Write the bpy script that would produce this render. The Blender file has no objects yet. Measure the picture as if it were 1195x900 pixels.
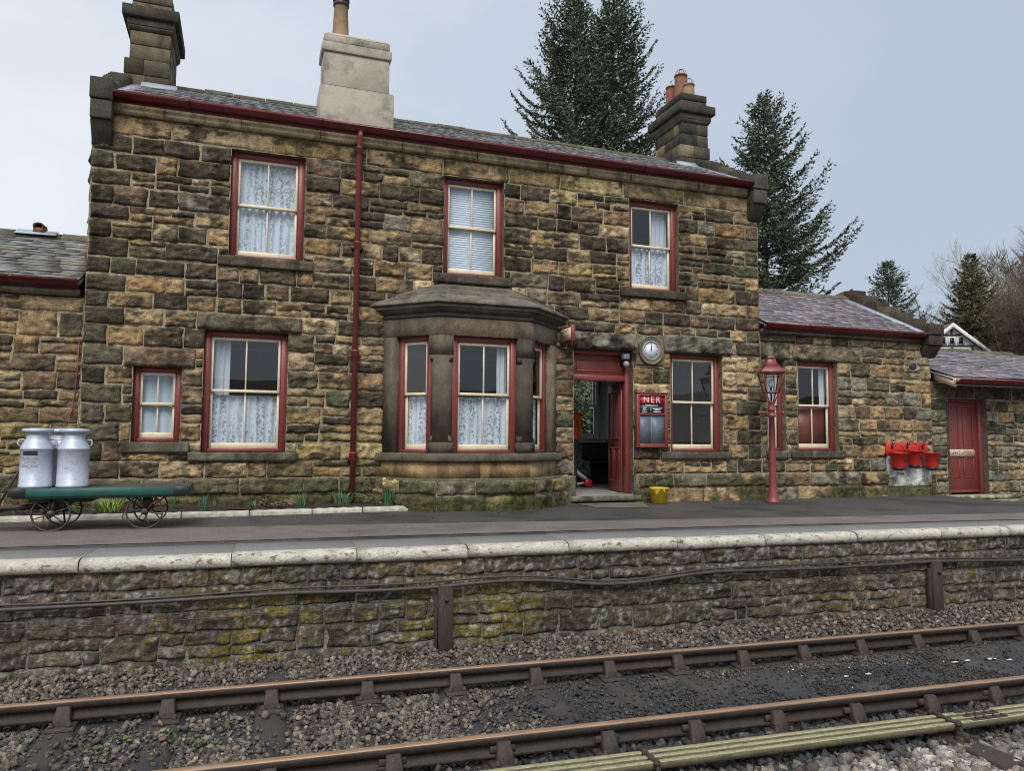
import bpy, math, random
import numpy as np
from mathutils import Matrix, Vector

rng = random.Random(11)
nrs = np.random.RandomState(11)
C = bpy.context.scene.collection
PI = math.pi
WM = {}          # world matrix of every top-level Empty, by object name

# ------------------------------------------------------------------ noise
def _h(i, j, s):
    n = (i.astype(np.int64) * 374761393 + j.astype(np.int64) * 668265263 + int(s) * 144665) & 0xffffffff
    n = ((n ^ (n >> 13)) * 1274126177) & 0xffffffff
    n = n ^ (n >> 16)
    return (n & 0xffff) / 65535.0
def vn(x, y, s=0):
    x = np.asarray(x, float); y = np.asarray(y, float)
    i = np.floor(x); j = np.floor(y); fx = x - i; fy = y - j
    fx = fx * fx * (3 - 2 * fx); fy = fy * fy * (3 - 2 * fy)
    a = _h(i, j, s); b = _h(i + 1, j, s); c = _h(i, j + 1, s); d = _h(i + 1, j + 1, s)
    return (a * (1 - fx) + b * fx) * (1 - fy) + (c * (1 - fx) + d * fx) * fy
def fbm(x, y, s=0, o=3):
    t = 0; a = .5; n = 0
    for k in range(o):
        t = t + a * vn(np.asarray(x) * 2 ** k, np.asarray(y) * 2 ** k, s + k * 17); n += a; a *= .5
    return t / n
def sstep(a, b, x):
    t = np.clip((np.asarray(x, float) - a) / (b - a), 0, 1); return t * t * (3 - 2 * t)

# ------------------------------------------------------------------ mesh builder
class MB:
    def __init__(s, M=None):
        s.v = []; s.f = []; s.c = []; s.n = 0; s.M = M; s.q = []; s.mi = []
    def add(s, verts, faces, col=None):
        verts = np.asarray(verts, float).reshape(-1, 3)
        if s.M is not None:
            A = np.array(s.M); verts = verts @ A[:3, :3].T + A[:3, 3]
        s.v.append(verts)
        if isinstance(faces, np.ndarray): s.q.append(faces.astype(np.int64) + s.n)
        else:
            for f in faces: s.f.append([i + s.n for i in f])
        c = np.ones((len(verts), 4))
        if col is not None: c[:, :3] = np.asarray(col)
        s.c.append(c); s.n += len(verts)
        return s
    def box(s, x0, x1, y0, y1, z0, z1, col=None):
        v = [(x0,y0,z0),(x1,y0,z0),(x1,y1,z0),(x0,y1,z0),(x0,y0,z1),(x1,y0,z1),(x1,y1,z1),(x0,y1,z1)]
        return s.add(v, [(0,3,2,1),(4,5,6,7),(0,1,5,4),(1,2,6,5),(2,3,7,6),(3,0,4,7)], col)
    def hexa(s, v8, col=None):
        return s.add(v8, [(0,3,2,1),(4,5,6,7),(0,1,5,4),(1,2,6,5),(2,3,7,6),(3,0,4,7)], col)
    def beam(s, p0, p1, w, h, col=None):
        p0 = Vector(p0); p1 = Vector(p1); d = (p1 - p0).normalized()
        up = Vector((0,0,1)) if abs(d.z) < .95 else Vector((0,1,0))
        r = d.cross(up).normalized(); u = r.cross(d)
        v = []
        for p in (p0, p1):
            for a, b in ((-1,-1),(1,-1),(1,1),(-1,1)): v.append(p + r * (a * w / 2) + u * (b * h / 2))
        return s.add([tuple(x) for x in v], [(0,1,2,3),(7,6,5,4),(0,4,5,1),(1,5,6,2),(2,6,7,3),(3,7,4,0)], col)
    def quad(s, a, b, c, d, col=None): return s.add([a,b,c,d], [(0,1,2,3)], col)
    def tube(s, pts, r, n=8, col=None, caps=True):
        pts = [Vector(p) for p in pts]; m = len(pts)
        rs = [r] * m if not hasattr(r, '__len__') else list(r)
        v = []; prev = None
        for i, p in enumerate(pts):
            d = (pts[min(i+1, m-1)] - pts[max(i-1, 0)]).normalized()
            if prev is None:
                a = Vector((0,0,1)) if abs(d.z) < .9 else Vector((1,0,0))
                x = d.cross(a).normalized()
            else:
                x = (prev - d * prev.dot(d))
                x = x.normalized() if x.length > 1e-6 else d.orthogonal().normalized()
            prev = x; y = d.cross(x)
            for k in range(n):
                t = 2 * PI * k / n; v.append(tuple(p + (x * math.cos(t) + y * math.sin(t)) * rs[i]))
        f = []
        for i in range(m - 1):
            for k in range(n):
                k2 = (k + 1) % n; f.append((i*n+k, i*n+k2, (i+1)*n+k2, (i+1)*n+k))
        if caps: f.append(tuple(range(n-1, -1, -1))); f.append(tuple((m-1)*n + k for k in range(n)))
        return s.add(v, f, col)
    def lathe(s, prof, c=(0,0,0), n=24, col=None, axis='z', sx=1, sy=1, rot=0, nocap=False):
        v = []; m = len(prof)
        for r, z in prof:
            for k in range(n):
                t = 2 * PI * k / n + rot
                a, b = r * math.cos(t) * sx, r * math.sin(t) * sy
                p = (a, b, z) if axis == 'z' else ((a, -z, b) if axis == 'y' else (z, a, b))
                v.append((p[0]+c[0], p[1]+c[1], p[2]+c[2]))
        f = []
        for i in range(m - 1):
            for k in range(n):
                k2 = (k + 1) % n; f.append((i*n+k, i*n+k2, (i+1)*n+k2, (i+1)*n+k))
        if not nocap and tuple(prof[0]) != tuple(prof[-1]):
            if prof[0][0] > 1e-4: f.append(tuple(range(n-1, -1, -1)))
            if prof[-1][0] > 1e-4: f.append(tuple((m-1)*n + k for k in range(n)))
        return s.add(v, f, col)
    def extrude(s, poly, p0, p1, axes, col=None):
        """poly: 2-D points on axes (ax, ay) vectors, swept from p0 to p1"""
        ax = Vector(axes[0]); ay = Vector(axes[1]); n = len(poly)
        v = [tuple(Vector(p) + ax * a + ay * b) for p in (p0, p1) for a, b in poly]
        f = [tuple(range(n-1, -1, -1)), tuple(range(n, 2*n))]
        for k in range(n):
            k2 = (k+1) % n; f.append((k, k2, n+k2, n+k))
        return s.add(v, f, col)
    def grid(s, P, col=None):
        """P: array (nz, nx, 3)"""
        nz, nx = P.shape[:2]
        idx = np.arange(nz * nx).reshape(nz, nx)
        q = np.stack([idx[:-1,:-1], idx[:-1,1:], idx[1:,1:], idx[1:,:-1]], -1).reshape(-1, 4)
        c = None if col is None else np.asarray(col).reshape(-1, 3) if np.asarray(col).ndim == 3 else col
        return s.add(P.reshape(-1, 3), q, c)
    def build(s, name, mat, parent=None, smooth=False, bevel=0, seg=1, local=False, solid=0):
        V = np.concatenate(s.v); col = np.concatenate(s.c)
        root = parent
        while root is not None and root.parent is not None: root = root.parent
        if root is not None and not local and root.name in WM:
            A = np.array(WM[root.name].inverted()); V = V @ A[:3,:3].T + A[:3,3]
        me = bpy.data.meshes.new(name)
        loops = []; starts = []; tot = 0; parts = []
        st = []
        for Q in s.q:
            parts.append(Q.reshape(-1)); st.append(tot + np.arange(len(Q)) * Q.shape[1]); tot += Q.size
        if s.f:
            ln = np.array([len(f) for f in s.f]); fl = np.array([i for f in s.f for i in f])
            parts.append(fl); st.append(tot + np.concatenate([[0], np.cumsum(ln)[:-1]])); tot += len(fl)
        L = np.concatenate(parts).astype(np.int32); S = np.concatenate(st).astype(np.int32)
        me.vertices.add(len(V)); me.vertices.foreach_set('co', V.astype(np.float32).ravel())
        me.loops.add(len(L)); me.loops.foreach_set('vertex_index', L)
        me.polygons.add(len(S)); me.polygons.foreach_set('loop_start', S)
        if smooth: me.polygons.foreach_set('use_smooth', np.ones(len(S), bool))
        me.update(calc_edges=True)
        a = me.color_attributes.new('Col', 'FLOAT_COLOR', 'POINT')
        a.data.foreach_set('color', col.astype(np.float32).ravel())
        if not isinstance(mat, (list, tuple)): mat = [mat]
        for m_ in mat: me.materials.append(m_)
        o = bpy.data.objects.new(name, me); C.objects.link(o)
        if parent is not None: o.parent = parent
        if solid:
            md = o.modifiers.new('Solidify', 'SOLIDIFY'); md.thickness = solid
        if bevel:
            md = o.modifiers.new('Bevel', 'BEVEL'); md.width = bevel; md.segments = seg; md.limit_method = 'ANGLE'
            md.harden_normals = False
        return o

def tag(o, label=None, cat=None, group=None, kind=None):
    if label: o['label'] = label
    if cat: o['category'] = cat
    if group: o['group'] = group
    if kind: o['kind'] = kind
    return o
def thing(name, label, cat, loc=(0,0,0), rz=0, group=None):
    o = bpy.data.objects.new(name, None); C.objects.link(o)
    o.location = loc; o.rotation_euler = (0,0,rz); o.empty_display_size = .2
    WM[o.name] = Matrix.Translation(loc) @ Matrix.Rotation(rz, 4, 'Z')
    return tag(o, label, cat, group)
def copy_tree(o, parent=None):
    c = o.copy(); C.objects.link(c)
    if parent is not None: c.parent = parent
    for ch in list(o.children): copy_tree(ch, c)
    return c
def text(body, size, M4, mat, name, parent, depth=.002, align='CENTER', space=1.0):
    cu = bpy.data.curves.new(name, 'FONT'); cu.body = body; cu.size = size; cu.extrude = depth
    cu.align_x = align; cu.align_y = 'CENTER'; cu.space_character = space
    t = bpy.data.objects.new(name, cu); C.objects.link(t)
    bpy.context.view_layer.update()
    me = bpy.data.meshes.new_from_object(t.evaluated_get(bpy.context.evaluated_depsgraph_get()))
    bpy.data.objects.remove(t); bpy.data.curves.remove(cu)
    root = parent
    while root is not None and root.parent is not None: root = root.parent
    A = Matrix(M4)
    if root is not None and root.name in WM: A = WM[root.name].inverted() @ A
    me.transform(A); me.materials.clear(); me.materials.append(mat)
    o = bpy.data.objects.new(name, me); C.objects.link(o); o.parent = parent
    return o
def face_cam(x, y, z):          # text standing upright in the wall plane, facing -Y
    return Matrix.Translation((x, y, z)) @ Matrix.Rotation(PI/2, 4, 'X')

# ------------------------------------------------------------------ materials
def mat(name, col, col2=None, rough=.7, metal=0, scale=6, lo=.35, hi=.65, detail=6, bump=0, bscale=40, attr=False,
        stretch=(1,1,1), spec=.5, amp=(.72, 1.2), bstretch=None, col3=None, scale3=1.3, lo3=.55, hi3=.7, stretch3=(1,1,1), fine=0, fscale=70):
    m = bpy.data.materials.new(name); m.use_nodes = True
    nt = m.node_tree; N = nt.nodes; L = nt.links; b = N['Principled BSDF']
    b.inputs['Roughness'].default_value = rough; b.inputs['Metallic'].default_value = metal
    b.inputs['Specular IOR Level'].default_value = spec
    tc = N.new('ShaderNodeTexCoord'); mp = N.new('ShaderNodeMapping'); mp.inputs['Scale'].default_value = stretch
    L.new(tc.outputs['Object'], mp.inputs['Vector'])
    nz = N.new('ShaderNodeTexNoise'); nz.inputs['Scale'].default_value = scale; nz.inputs['Detail'].default_value = detail
    nz.inputs['Roughness'].default_value = .62
    L.new(mp.outputs['Vector'], nz.inputs['Vector'])
    rp = N.new('ShaderNodeMapRange'); rp.inputs['From Min'].default_value = lo; rp.inputs['From Max'].default_value = hi
    L.new(nz.outputs['Fac'], rp.inputs['Value'])
    mx = N.new('ShaderNodeMix'); mx.data_type = 'RGBA'
    L.new(rp.outputs['Result'], mx.inputs['Factor'])
    A, B, R = mx.inputs[6], mx.inputs[7], mx.outputs[2]
    if attr:
        at = N.new('ShaderNodeAttribute'); at.attribute_name = 'Col'
        for inp, k in ((A, amp[0]), (B, amp[1])):
            s = N.new('ShaderNodeVectorMath'); s.operation = 'SCALE'; s.inputs['Scale'].default_value = k
            L.new(at.outputs['Color'], s.inputs[0])
            cm = N.new('ShaderNodeVectorMath'); cm.operation = 'MULTIPLY'; cm.inputs[1].default_value = col
            L.new(s.outputs[0], cm.inputs[0]); L.new(cm.outputs[0], inp)
    else:
        A.default_value = (*col, 1); B.default_value = (*(col2 or [c * .75 for c in col]), 1)
    out = R
    if col3:
        n3 = N.new('ShaderNodeTexNoise'); n3.inputs['Scale'].default_value = scale3; n3.inputs['Detail'].default_value = 8
        n3.inputs['Roughness'].default_value = .65
        mp3 = N.new('ShaderNodeMapping'); mp3.inputs['Scale'].default_value = stretch3; L.new(tc.outputs['Object'], mp3.inputs['Vector']); L.new(mp3.outputs['Vector'], n3.inputs['Vector'])
        r3 = N.new('ShaderNodeMapRange'); r3.inputs['From Min'].default_value = lo3; r3.inputs['From Max'].default_value = hi3
        L.new(n3.outputs['Fac'], r3.inputs['Value'])
        m3 = N.new('ShaderNodeMix'); m3.data_type = 'RGBA'; m3.inputs[7].default_value = (*col3, 1)
        L.new(r3.outputs['Result'], m3.inputs['Factor']); L.new(R, m3.inputs[6]); out = m3.outputs[2]
    if fine:
        nf = N.new('ShaderNodeTexNoise'); nf.inputs['Scale'].default_value = fscale; nf.inputs['Detail'].default_value = 4; nf.inputs['Roughness'].default_value = .7
        L.new(tc.outputs['Object'], nf.inputs['Vector'])
        rf_ = N.new('ShaderNodeMapRange'); rf_.inputs['From Min'].default_value = .32; rf_.inputs['From Max'].default_value = .68; rf_.inputs['To Min'].default_value = 1-fine; rf_.inputs['To Max'].default_value = 1+fine*.8
        L.new(nf.outputs['Fac'], rf_.inputs['Value'])
        sf = N.new('ShaderNodeVectorMath'); sf.operation = 'SCALE'; L.new(out, sf.inputs[0]); L.new(rf_.outputs[0], sf.inputs['Scale']); out = sf.outputs[0]
    L.new(out, b.inputs['Base Color'])
    if bump:
        bn = N.new('ShaderNodeTexNoise'); bn.inputs['Scale'].default_value = bscale; bn.inputs['Detail'].default_value = 8
        bn.inputs['Roughness'].default_value = .6
        if bstretch:
            m2 = N.new('ShaderNodeMapping'); m2.inputs['Scale'].default_value = bstretch
            L.new(tc.outputs['Object'], m2.inputs['Vector']); L.new(m2.outputs['Vector'], bn.inputs['Vector'])
        else: L.new(tc.outputs['Object'], bn.inputs['Vector'])
        bp = N.new('ShaderNodeBump'); bp.inputs['Strength'].default_value = bump; bp.inputs['Distance'].default_value = .02
        L.new(bn.outputs['Fac'], bp.inputs['Height']); L.new(bp.outputs['Normal'], b.inputs['Normal'])
    return m
def glass_mat(name, tint=(.92,.95,.95), refl=1.0):
    m = bpy.data.materials.new(name); m.use_nodes = True; nt = m.node_tree; N = nt.nodes; L = nt.links
    N.remove(N['Principled BSDF']); out = N['Material Output']
    tr = N.new('ShaderNodeBsdfTransparent'); tr.inputs[0].default_value = (*tint, 1)
    gl = N.new('ShaderNodeBsdfGlossy'); gl.inputs['Roughness'].default_value = .015; gl.inputs['Color'].default_value = (refl, refl, refl, 1)
    lw = N.new('ShaderNodeLayerWeight'); pw_ = N.new('ShaderNodeMath'); pw_.operation = 'POWER'; pw_.inputs[1].default_value = 5; L.new(lw.outputs['Facing'], pw_.inputs[0])
    ml = N.new('ShaderNodeMath'); ml.operation = 'MULTIPLY_ADD'; ml.inputs[1].default_value = .9; ml.inputs[2].default_value = .08; ml.use_clamp = True
    nz = N.new('ShaderNodeTexNoise'); nz.inputs['Scale'].default_value = 2.2
    tc = N.new('ShaderNodeTexCoord'); L.new(tc.outputs['Object'], nz.inputs['Vector'])
    bp = N.new('ShaderNodeBump'); bp.inputs['Strength'].default_value = .05; L.new(nz.outputs['Fac'], bp.inputs['Height'])
    L.new(bp.outputs['Normal'], gl.inputs['Normal'])
    mx = N.new('ShaderNodeMixShader'); L.new(pw_.outputs[0], ml.inputs[0]); L.new(ml.outputs[0], mx.inputs[0])
    L.new(tr.outputs[0], mx.inputs[1]); L.new(gl.outputs[0], mx.inputs[2]); L.new(mx.outputs[0], out.inputs['Surface'])
    return m
def lace_mat(name, open_=.45, lace=True, col=(.74,.80,.90)):
    m = bpy.data.materials.new(name); m.use_nodes = True; nt = m.node_tree; N = nt.nodes; L = nt.links
    N.remove(N['Principled BSDF']); out = N['Material Output']
    tc = N.new('ShaderNodeTexCoord')
    di = N.new('ShaderNodeBsdfDiffuse'); di.inputs[0].default_value = (*col, 1)
    tl = N.new('ShaderNodeBsdfTranslucent'); tl.inputs[0].default_value = (*col, 1)
    m1 = N.new('ShaderNodeMixShader'); m1.inputs[0].default_value = .08
    L.new(di.outputs[0], m1.inputs[1]); L.new(tl.outputs[0], m1.inputs[2])
    tr = N.new('ShaderNodeBsdfTransparent')
    mx = N.new('ShaderNodeMixShader')
    if lace:
        mp = N.new('ShaderNodeMapping'); mp.inputs['Scale'].default_value = (1.0, 0.05, .8); L.new(tc.outputs['Object'], mp.inputs['Vector'])
        nz = N.new('ShaderNodeTexNoise'); nz.inputs['Scale'].default_value = 34; nz.inputs['Detail'].default_value = 4; L.new(mp.outputs['Vector'], nz.inputs['Vector'])
        b_ = N.new('ShaderNodeMapRange'); b_.inputs['From Min'].default_value = .42; b_.inputs['From Max'].default_value = .60; L.new(nz.outputs['Fac'], b_.inputs['Value'])
        m2 = N.new('ShaderNodeMapping'); m2.inputs['Scale'].default_value = (1.0, 0.05, .06); L.new(tc.outputs['Object'], m2.inputs['Vector'])
        n2 = N.new('ShaderNodeTexNoise'); n2.inputs['Scale'].default_value = 19; n2.inputs['Detail'].default_value = 3; L.new(m2.outputs['Vector'], n2.inputs['Vector'])
        f_ = N.new('ShaderNodeMapRange'); f_.inputs['From Min'].default_value = .42; f_.inputs['From Max'].default_value = .58; f_.inputs['To Min'].default_value = .08; f_.inputs['To Max'].default_value = 1.0; L.new(n2.outputs['Fac'], f_.inputs['Value'])
        mm = N.new('ShaderNodeMath'); mm.operation = 'MULTIPLY'; L.new(b_.outputs[0], mm.inputs[0]); L.new(f_.outputs[0], mm.inputs[1])
        sc = N.new('ShaderNodeMapRange'); sc.inputs['To Min'].default_value = .05; sc.inputs['To Max'].default_value = .05 + open_
        L.new(mm.outputs[0], sc.inputs['Value']); L.new(sc.outputs[0], mx.inputs[0])
    else: mx.inputs[0].default_value = open_
    L.new(m1.outputs[0], mx.inputs[1]); L.new(tr.outputs[0], mx.inputs[2]); L.new(mx.outputs[0], out.inputs['Surface'])
    return m

W1 = (1,1,1)
m_stone = mat('rock_faced_sandstone', W1, attr=True, rough=.9, scale=9, detail=9, amp=(.5, 1.35), lo=.3, hi=.7, bump=1.0, bscale=30, bstretch=(1,1,1.9), spec=.2, fine=.42, fscale=55)
m_ashlar = mat('dressed_sandstone', W1, attr=True, rough=.85, scale=4.5, detail=9, amp=(.55, 1.3), lo=.3, hi=.7, bump=.35, bscale=50, spec=.2, col3=(.060,.050,.038), scale3=2.4, lo3=.50, hi3=.72, stretch3=(1.6,1.6,.45), fine=.35, fscale=60)
m_wallstone = mat('platform_wall_stone', W1, attr=True, rough=.85, scale=14, detail=9, amp=(.5, 1.45), lo=.3, hi=.7, bump=1.0, bscale=34, spec=.3, fine=.5, fscale=60)
m_slate = mat('roof_slate', W1, attr=True, rough=.38, fine=.2, scale=14, detail=8, amp=(.75, 1.2), bump=.25, bscale=60, spec=.5)
m_red = mat('oxide_red_paint', (.235,.053,.048), (.18,.040,.037), rough=.42, scale=5, bump=.12, bscale=40, lo=.3, hi=.8, col3=(.13,.035,.03), scale3=6, lo3=.60, hi3=.74, fine=.12, fscale=40)
m_reddoor = mat('door_red_paint', (.245,.056,.048), (.195,.044,.038), rough=.42, scale=4, bump=.06, bscale=60)
m_gutter = mat('gutter_red_paint', (.16,.022,.024), (.10,.016,.016), rough=.3, scale=5)
m_cream = mat('cream_paint', (.78,.70,.50), (.68,.58,.40), rough=.4, scale=9)
m_white = mat('white_paint', (.75,.76,.78), (.65,.66,.68), rough=.5, scale=7)
m_glass = glass_mat('window_glass')
m_lampglass = glass_mat('lamp_glass', (.85,.88,.88))
m_lace = lace_mat('lace_net', .60)
m_net = lace_mat('plain_net', .05, lace=False, col=(.60,.69,.82))
m_drape = lace_mat('white_drape', .02, lace=False, col=(.62,.66,.73))
m_blind = mat('white_blind', (.70,.77,.86), (.66,.73,.82), rough=.6)
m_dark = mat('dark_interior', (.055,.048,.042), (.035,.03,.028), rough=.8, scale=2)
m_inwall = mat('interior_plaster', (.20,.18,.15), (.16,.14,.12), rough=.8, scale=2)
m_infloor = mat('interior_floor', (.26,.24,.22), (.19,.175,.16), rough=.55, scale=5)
m_lead = mat('lead_flashing', (.42,.46,.53), (.32,.36,.42), rough=.45, scale=8, bump=.1, bscale=20)
m_buff = mat('buff_clay', (.38,.26,.15), (.25,.17,.1), rough=.75, scale=6, bump=.15)
m_terra = mat('terracotta_clay', (.34,.13,.065), (.17,.075,.05), rough=.75, scale=7, bump=.15)
m_render = mat('weathered_render', (.46,.42,.34), (.37,.335,.265), rough=.85, scale=3, bump=.3, bscale=30, col3=(.13,.12,.085), scale3=2.4, lo3=.52, hi3=.72)
m_iron = mat('black_iron', (.03,.027,.025), (.06,.045,.035), rough=.5, scale=14, bump=.1)
m_wheel = mat('rusty_wheel_iron', (.09,.065,.05), (.05,.04,.035), rough=.6, scale=20, bump=.2)
m_rail_side = mat('rail_side_rust', (.042,.029,.022), (.020,.015,.012), rough=.7, scale=14, bump=.3, bscale=60)
m_rail_top = mat('rail_head_rust', (.36,.235,.15), (.22,.14,.09), rough=.42, scale=9, stretch=(.4,6,1), metal=.15)
m_chair = mat('chair_iron', (.060,.043,.034), (.030,.023,.019), rough=.7, scale=18, bump=.35, bscale=50)
m_sleeper = mat('creosoted_timber', (.075,.062,.055), (.038,.033,.032), rough=.75, scale=10, stretch=(14,1,6), bump=.5, bscale=14, bstretch=(16,1,8), col3=(.028,.028,.032), scale3=2.0, lo3=.45, hi3=.65)
m_post = mat('dark_timber_post', (.062,.045,.035), (.03,.024,.02), rough=.8, scale=8, stretch=(10,10,1), bump=.5, bscale=12, bstretch=(12,12,1))
m_rod = mat('lichened_rod_paint', (.37,.345,.20), (.22,.20,.11), rough=.7, scale=10, stretch=(1,8,8), bump=.3, fine=.3, fscale=40)
m_rodside = mat('rod_side_dirt_and_shade', (.15,.135,.075), (.085,.073,.045), rough=.8, scale=9, stretch=(1,6,6), fine=.3)  # darker than the tops: shade between the rods painted in with the dirt
m_ballast = mat('ballast_stone', W1, attr=True, rough=.85, scale=30, fine=.3, fscale=120, amp=(.6, 1.3), bump=.3, bscale=120, spec=.3)
m_bed = mat('trackbed_grit', (.085,.077,.070), (.045,.043,.042), rough=.85, scale=5, bump=1.0, bscale=55, col3=(.038,.039,.044), scale3=1.0, lo3=.42, hi3=.6, fine=.5, fscale=110)
m_asph = mat('damp_dark_tarmac', (.088,.082,.080), (.062,.059,.059), rough=.55, scale=1.2, bump=.35, bscale=180, lo=.3, hi=.7, fine=.38, fscale=32, col3=(.040,.039,.041), scale3=.75, lo3=.50, hi3=.60)
m_brown = mat('brown_tarmac', (.195,.166,.15), (.145,.122,.111), rough=.7, scale=1.3, bump=.3, bscale=180, lo=.3, hi=.7, fine=.28, fscale=32, col3=(.115,.097,.089), scale3=.9, lo3=.52, hi3=.66)
m_slab = mat('edge_paving', (.23,.225,.215), (.15,.148,.145), rough=.75, scale=70, bump=.4, bscale=150, col3=(.10,.095,.06), scale3=1.2, lo3=.62, hi3=.75)
m_greyspot = mat('chalky_splash', (.60,.61,.63), (.38,.38,.39), rough=.8, scale=30)
m_apron = mat('worn_door_paving', (.20,.18,.14), (.13,.118,.095), rough=.8, scale=3, bump=.5, bscale=60, fine=.3, fscale=60, col3=(.085,.08,.06), scale3=2, lo3=.5, hi3=.65)
m_coping = mat('white_coping_paint', (.58,.55,.47), (.43,.40,.33), rough=.65, scale=7, bump=.6, bscale=40, col3=(.16,.13,.085), scale3=17, lo3=.555, hi3=.63, stretch3=(.6,1,1), fine=.25, fscale=50)
m_soil = mat('bed_soil', (.045,.032,.024), (.025,.019,.016), rough=.95, scale=30, bump=1, bscale=60)
m_kerb = mat('whitewashed_kerb', (.55,.52,.44), (.33,.31,.24), rough=.75, scale=9, bump=.4, bscale=40)
m_ground = mat('rough_grass_ground', (.06,.075,.025), (.045,.05,.02), rough=.95, scale=.6, bump=.6, bscale=8)
m_hill = mat('winter_hillside', (.11,.092,.062), (.07,.067,.04), rough=.95, scale=.25, bump=.8, bscale=2)
m_needle = mat('conifer_needles', W1, attr=True, rough=.8, scale=1.2, amp=(.75,1.25), spec=.15)
m_bark = mat('tree_bark', (.055,.045,.036), (.035,.03,.026), rough=.9, scale=6, bump=.5, bscale=20)
m_twig = mat('bare_twigs', W1, attr=True, rough=.9, scale=1, amp=(.8,1.2), spec=.15)
m_leaf = mat('plant_leaves', W1, attr=True, rough=.55, scale=6, amp=(.75,1.2))
m_green = mat('trolley_green_paint', (.012,.105,.085), (.02,.07,.06), rough=.5, scale=9, bump=.15, col3=(.05,.045,.035), scale3=7, lo3=.6, hi3=.7)
m_deck = mat('worn_deck_planks', (.10,.085,.07), (.05,.043,.037), rough=.75, scale=8, stretch=(1,8,1), bump=.4, bscale=20, bstretch=(1,10,1), col3=(.02,.11,.09), scale3=4, lo3=.54, hi3=.64)
m_churn = mat('silver_churn_paint', (.52,.56,.64), (.43,.47,.55), rough=.45, metal=.15, scale=5, bump=.55, bscale=7, col3=(.25,.255,.27), scale3=9, lo3=.60, hi3=.72, fine=.12, fscale=40)
m_black = mat('black_paint', (.015,.015,.017), (.022,.022,.024), rough=.4)
m_ink = mat('faded_lettering', (.12,.13,.16), (.38,.41,.46), rough=.7, scale=60)
m_brightred = mat('fire_bucket_red', (.60,.03,.018), (.47,.022,.014), rough=.4, scale=6, bump=.25, bscale=9, col3=(.22,.02,.015), scale3=9, lo3=.60, hi3=.72)
m_signred = mat('sign_red_enamel', (.50,.03,.028), (.42,.025,.025), rough=.3, scale=6)
m_signcream = mat('sign_cream', (.72,.58,.42), (.6,.48,.34), rough=.5, scale=10)
m_yellow = mat('yellow_plastic', (.66,.47,.02), (.52,.36,.02), rough=.45, scale=8, col3=(.10,.075,.02), scale3=11, lo3=.62, hi3=.7)
m_dial = mat('clock_dial', (.74,.79,.85), (.68,.73,.8), rough=.4)
m_poster = mat('slate_blue_poster', (.12,.145,.195), (.19,.225,.29), rough=.4, scale=7)
m_navy = mat('navy_panel', (.012,.014,.03), (.016,.02,.04), rough=.35)
m_greycase = mat('grey_metal_case', (.33,.35,.36), (.25,.27,.28), rough=.5)
m_orange = mat('orange_workwear', (.62,.085,.02), (.5,.06,.015), rough=.8, scale=12)
m_trouser = mat('navy_trousers', (.018,.02,.03), (.025,.026,.035), rough=.9)
m_skin = mat('skin', (.5,.3,.22), (.46,.27,.2), rough=.55)
m_hair = mat('brown_hair', (.05,.03,.02), (.03,.02,.015), rough=.6)
m_timberwhite = mat('white_infill_plaster', (.82,.83,.84), (.76,.77,.78), rough=.8)
m_timberblack = mat('dark_framing_timber', (.05,.055,.06), (.035,.04,.045), rough=.8)
m_tile = mat('red_roof_tiles', (.20,.10,.07), (.12,.07,.055), rough=.8, scale=8)
m_cable = mat('black_cable_sheath', (.040,.036,.032), (.07,.06,.05), rough=.55, scale=9)
m_throw = mat('patterned_throw', (.36,.35,.37), (.12,.12,.13), rough=.95, scale=16, lo=.45, hi=.55)

# ------------------------------------------------------------------ colours of stones (linear albedo)
TAN=(.40,.285,.155); LTAN=(.51,.395,.235); BRN=(.24,.165,.096); DRK=(.065,.052,.038); BLK=(.036,.032,.027)
GRN=(.125,.115,.068); GRY=(.25,.215,.155); ORG=(.36,.235,.115); MORT=(.42,.345,.235)
def pick(r, table):
    t = r.random() * sum(w for _, w in table)
    for c, w in table:
        t -= w
        if t <= 0: break
    k = r.uniform(.78, 1.22); h = r.uniform(-.06, .06)
    return (c[0]*k*(1+h), c[1]*k, c[2]*k*(1-h))
def pal_house(u, z, r, kind):
    if kind == 'quoin': return pick(r, [(DRK,3),(GRN,4),(BLK,1),(BRN,.6)])
    if kind == 'rquoin': return pick(r, [(DRK,2),(GRN,3),(TAN,2),(BRN,1.5),(LTAN,.7)])
    if kind == 'frieze': return pick(r, [(TAN,4),(ORG,1.5),(LTAN,.8),(BRN,.8)])
    if kind == 'plinth': return pick(r, [(GRN,4),(TAN,1.5),(BRN,1.5),(GRY,1)])
    dark = 1.0 + (1.2 if z > 2.9 else 0)
    if u > 7.2 and z > 2.7: dark *= .7
    if z > 2.9 and 4.3 < u < 7: dark *= 1.6
    return pick(r, [(TAN,2.6),(LTAN,1.0),(BRN,1.8),(ORG,.6),(DRK,1.1*dark),(BLK,.75*dark),(GRN,.9),(GRY,.4)])
def pal_wing(u, z, r, kind):
    if kind == 'quoin': return pick(r, [(DRK,3),(BLK,1),(GRY,2),(GRN,1)])
    if kind == 'frieze': return pick(r, [(TAN,3),(LTAN,1),(BRN,1)])
    if kind == 'plinth': return pick(r, [(TAN,2),(GRY,2),(GRN,2),(BRN,1)])
    return pick(r, [(TAN,2.6),(LTAN,1.3),(BRN,1.2),(GRY,1.6),(DRK,.5),(ORG,.4),(GRN,.7)])
def pal_left(u, z, r, kind):
    if kind == 'frieze': return pick(r, [(ORG,2),(TAN,3),(LTAN,.6)])
    return pick(r, [(TAN,3),(BRN,2),(ORG,.7),(GRN,1),(DRK,.9),(LTAN,.5)])
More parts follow.
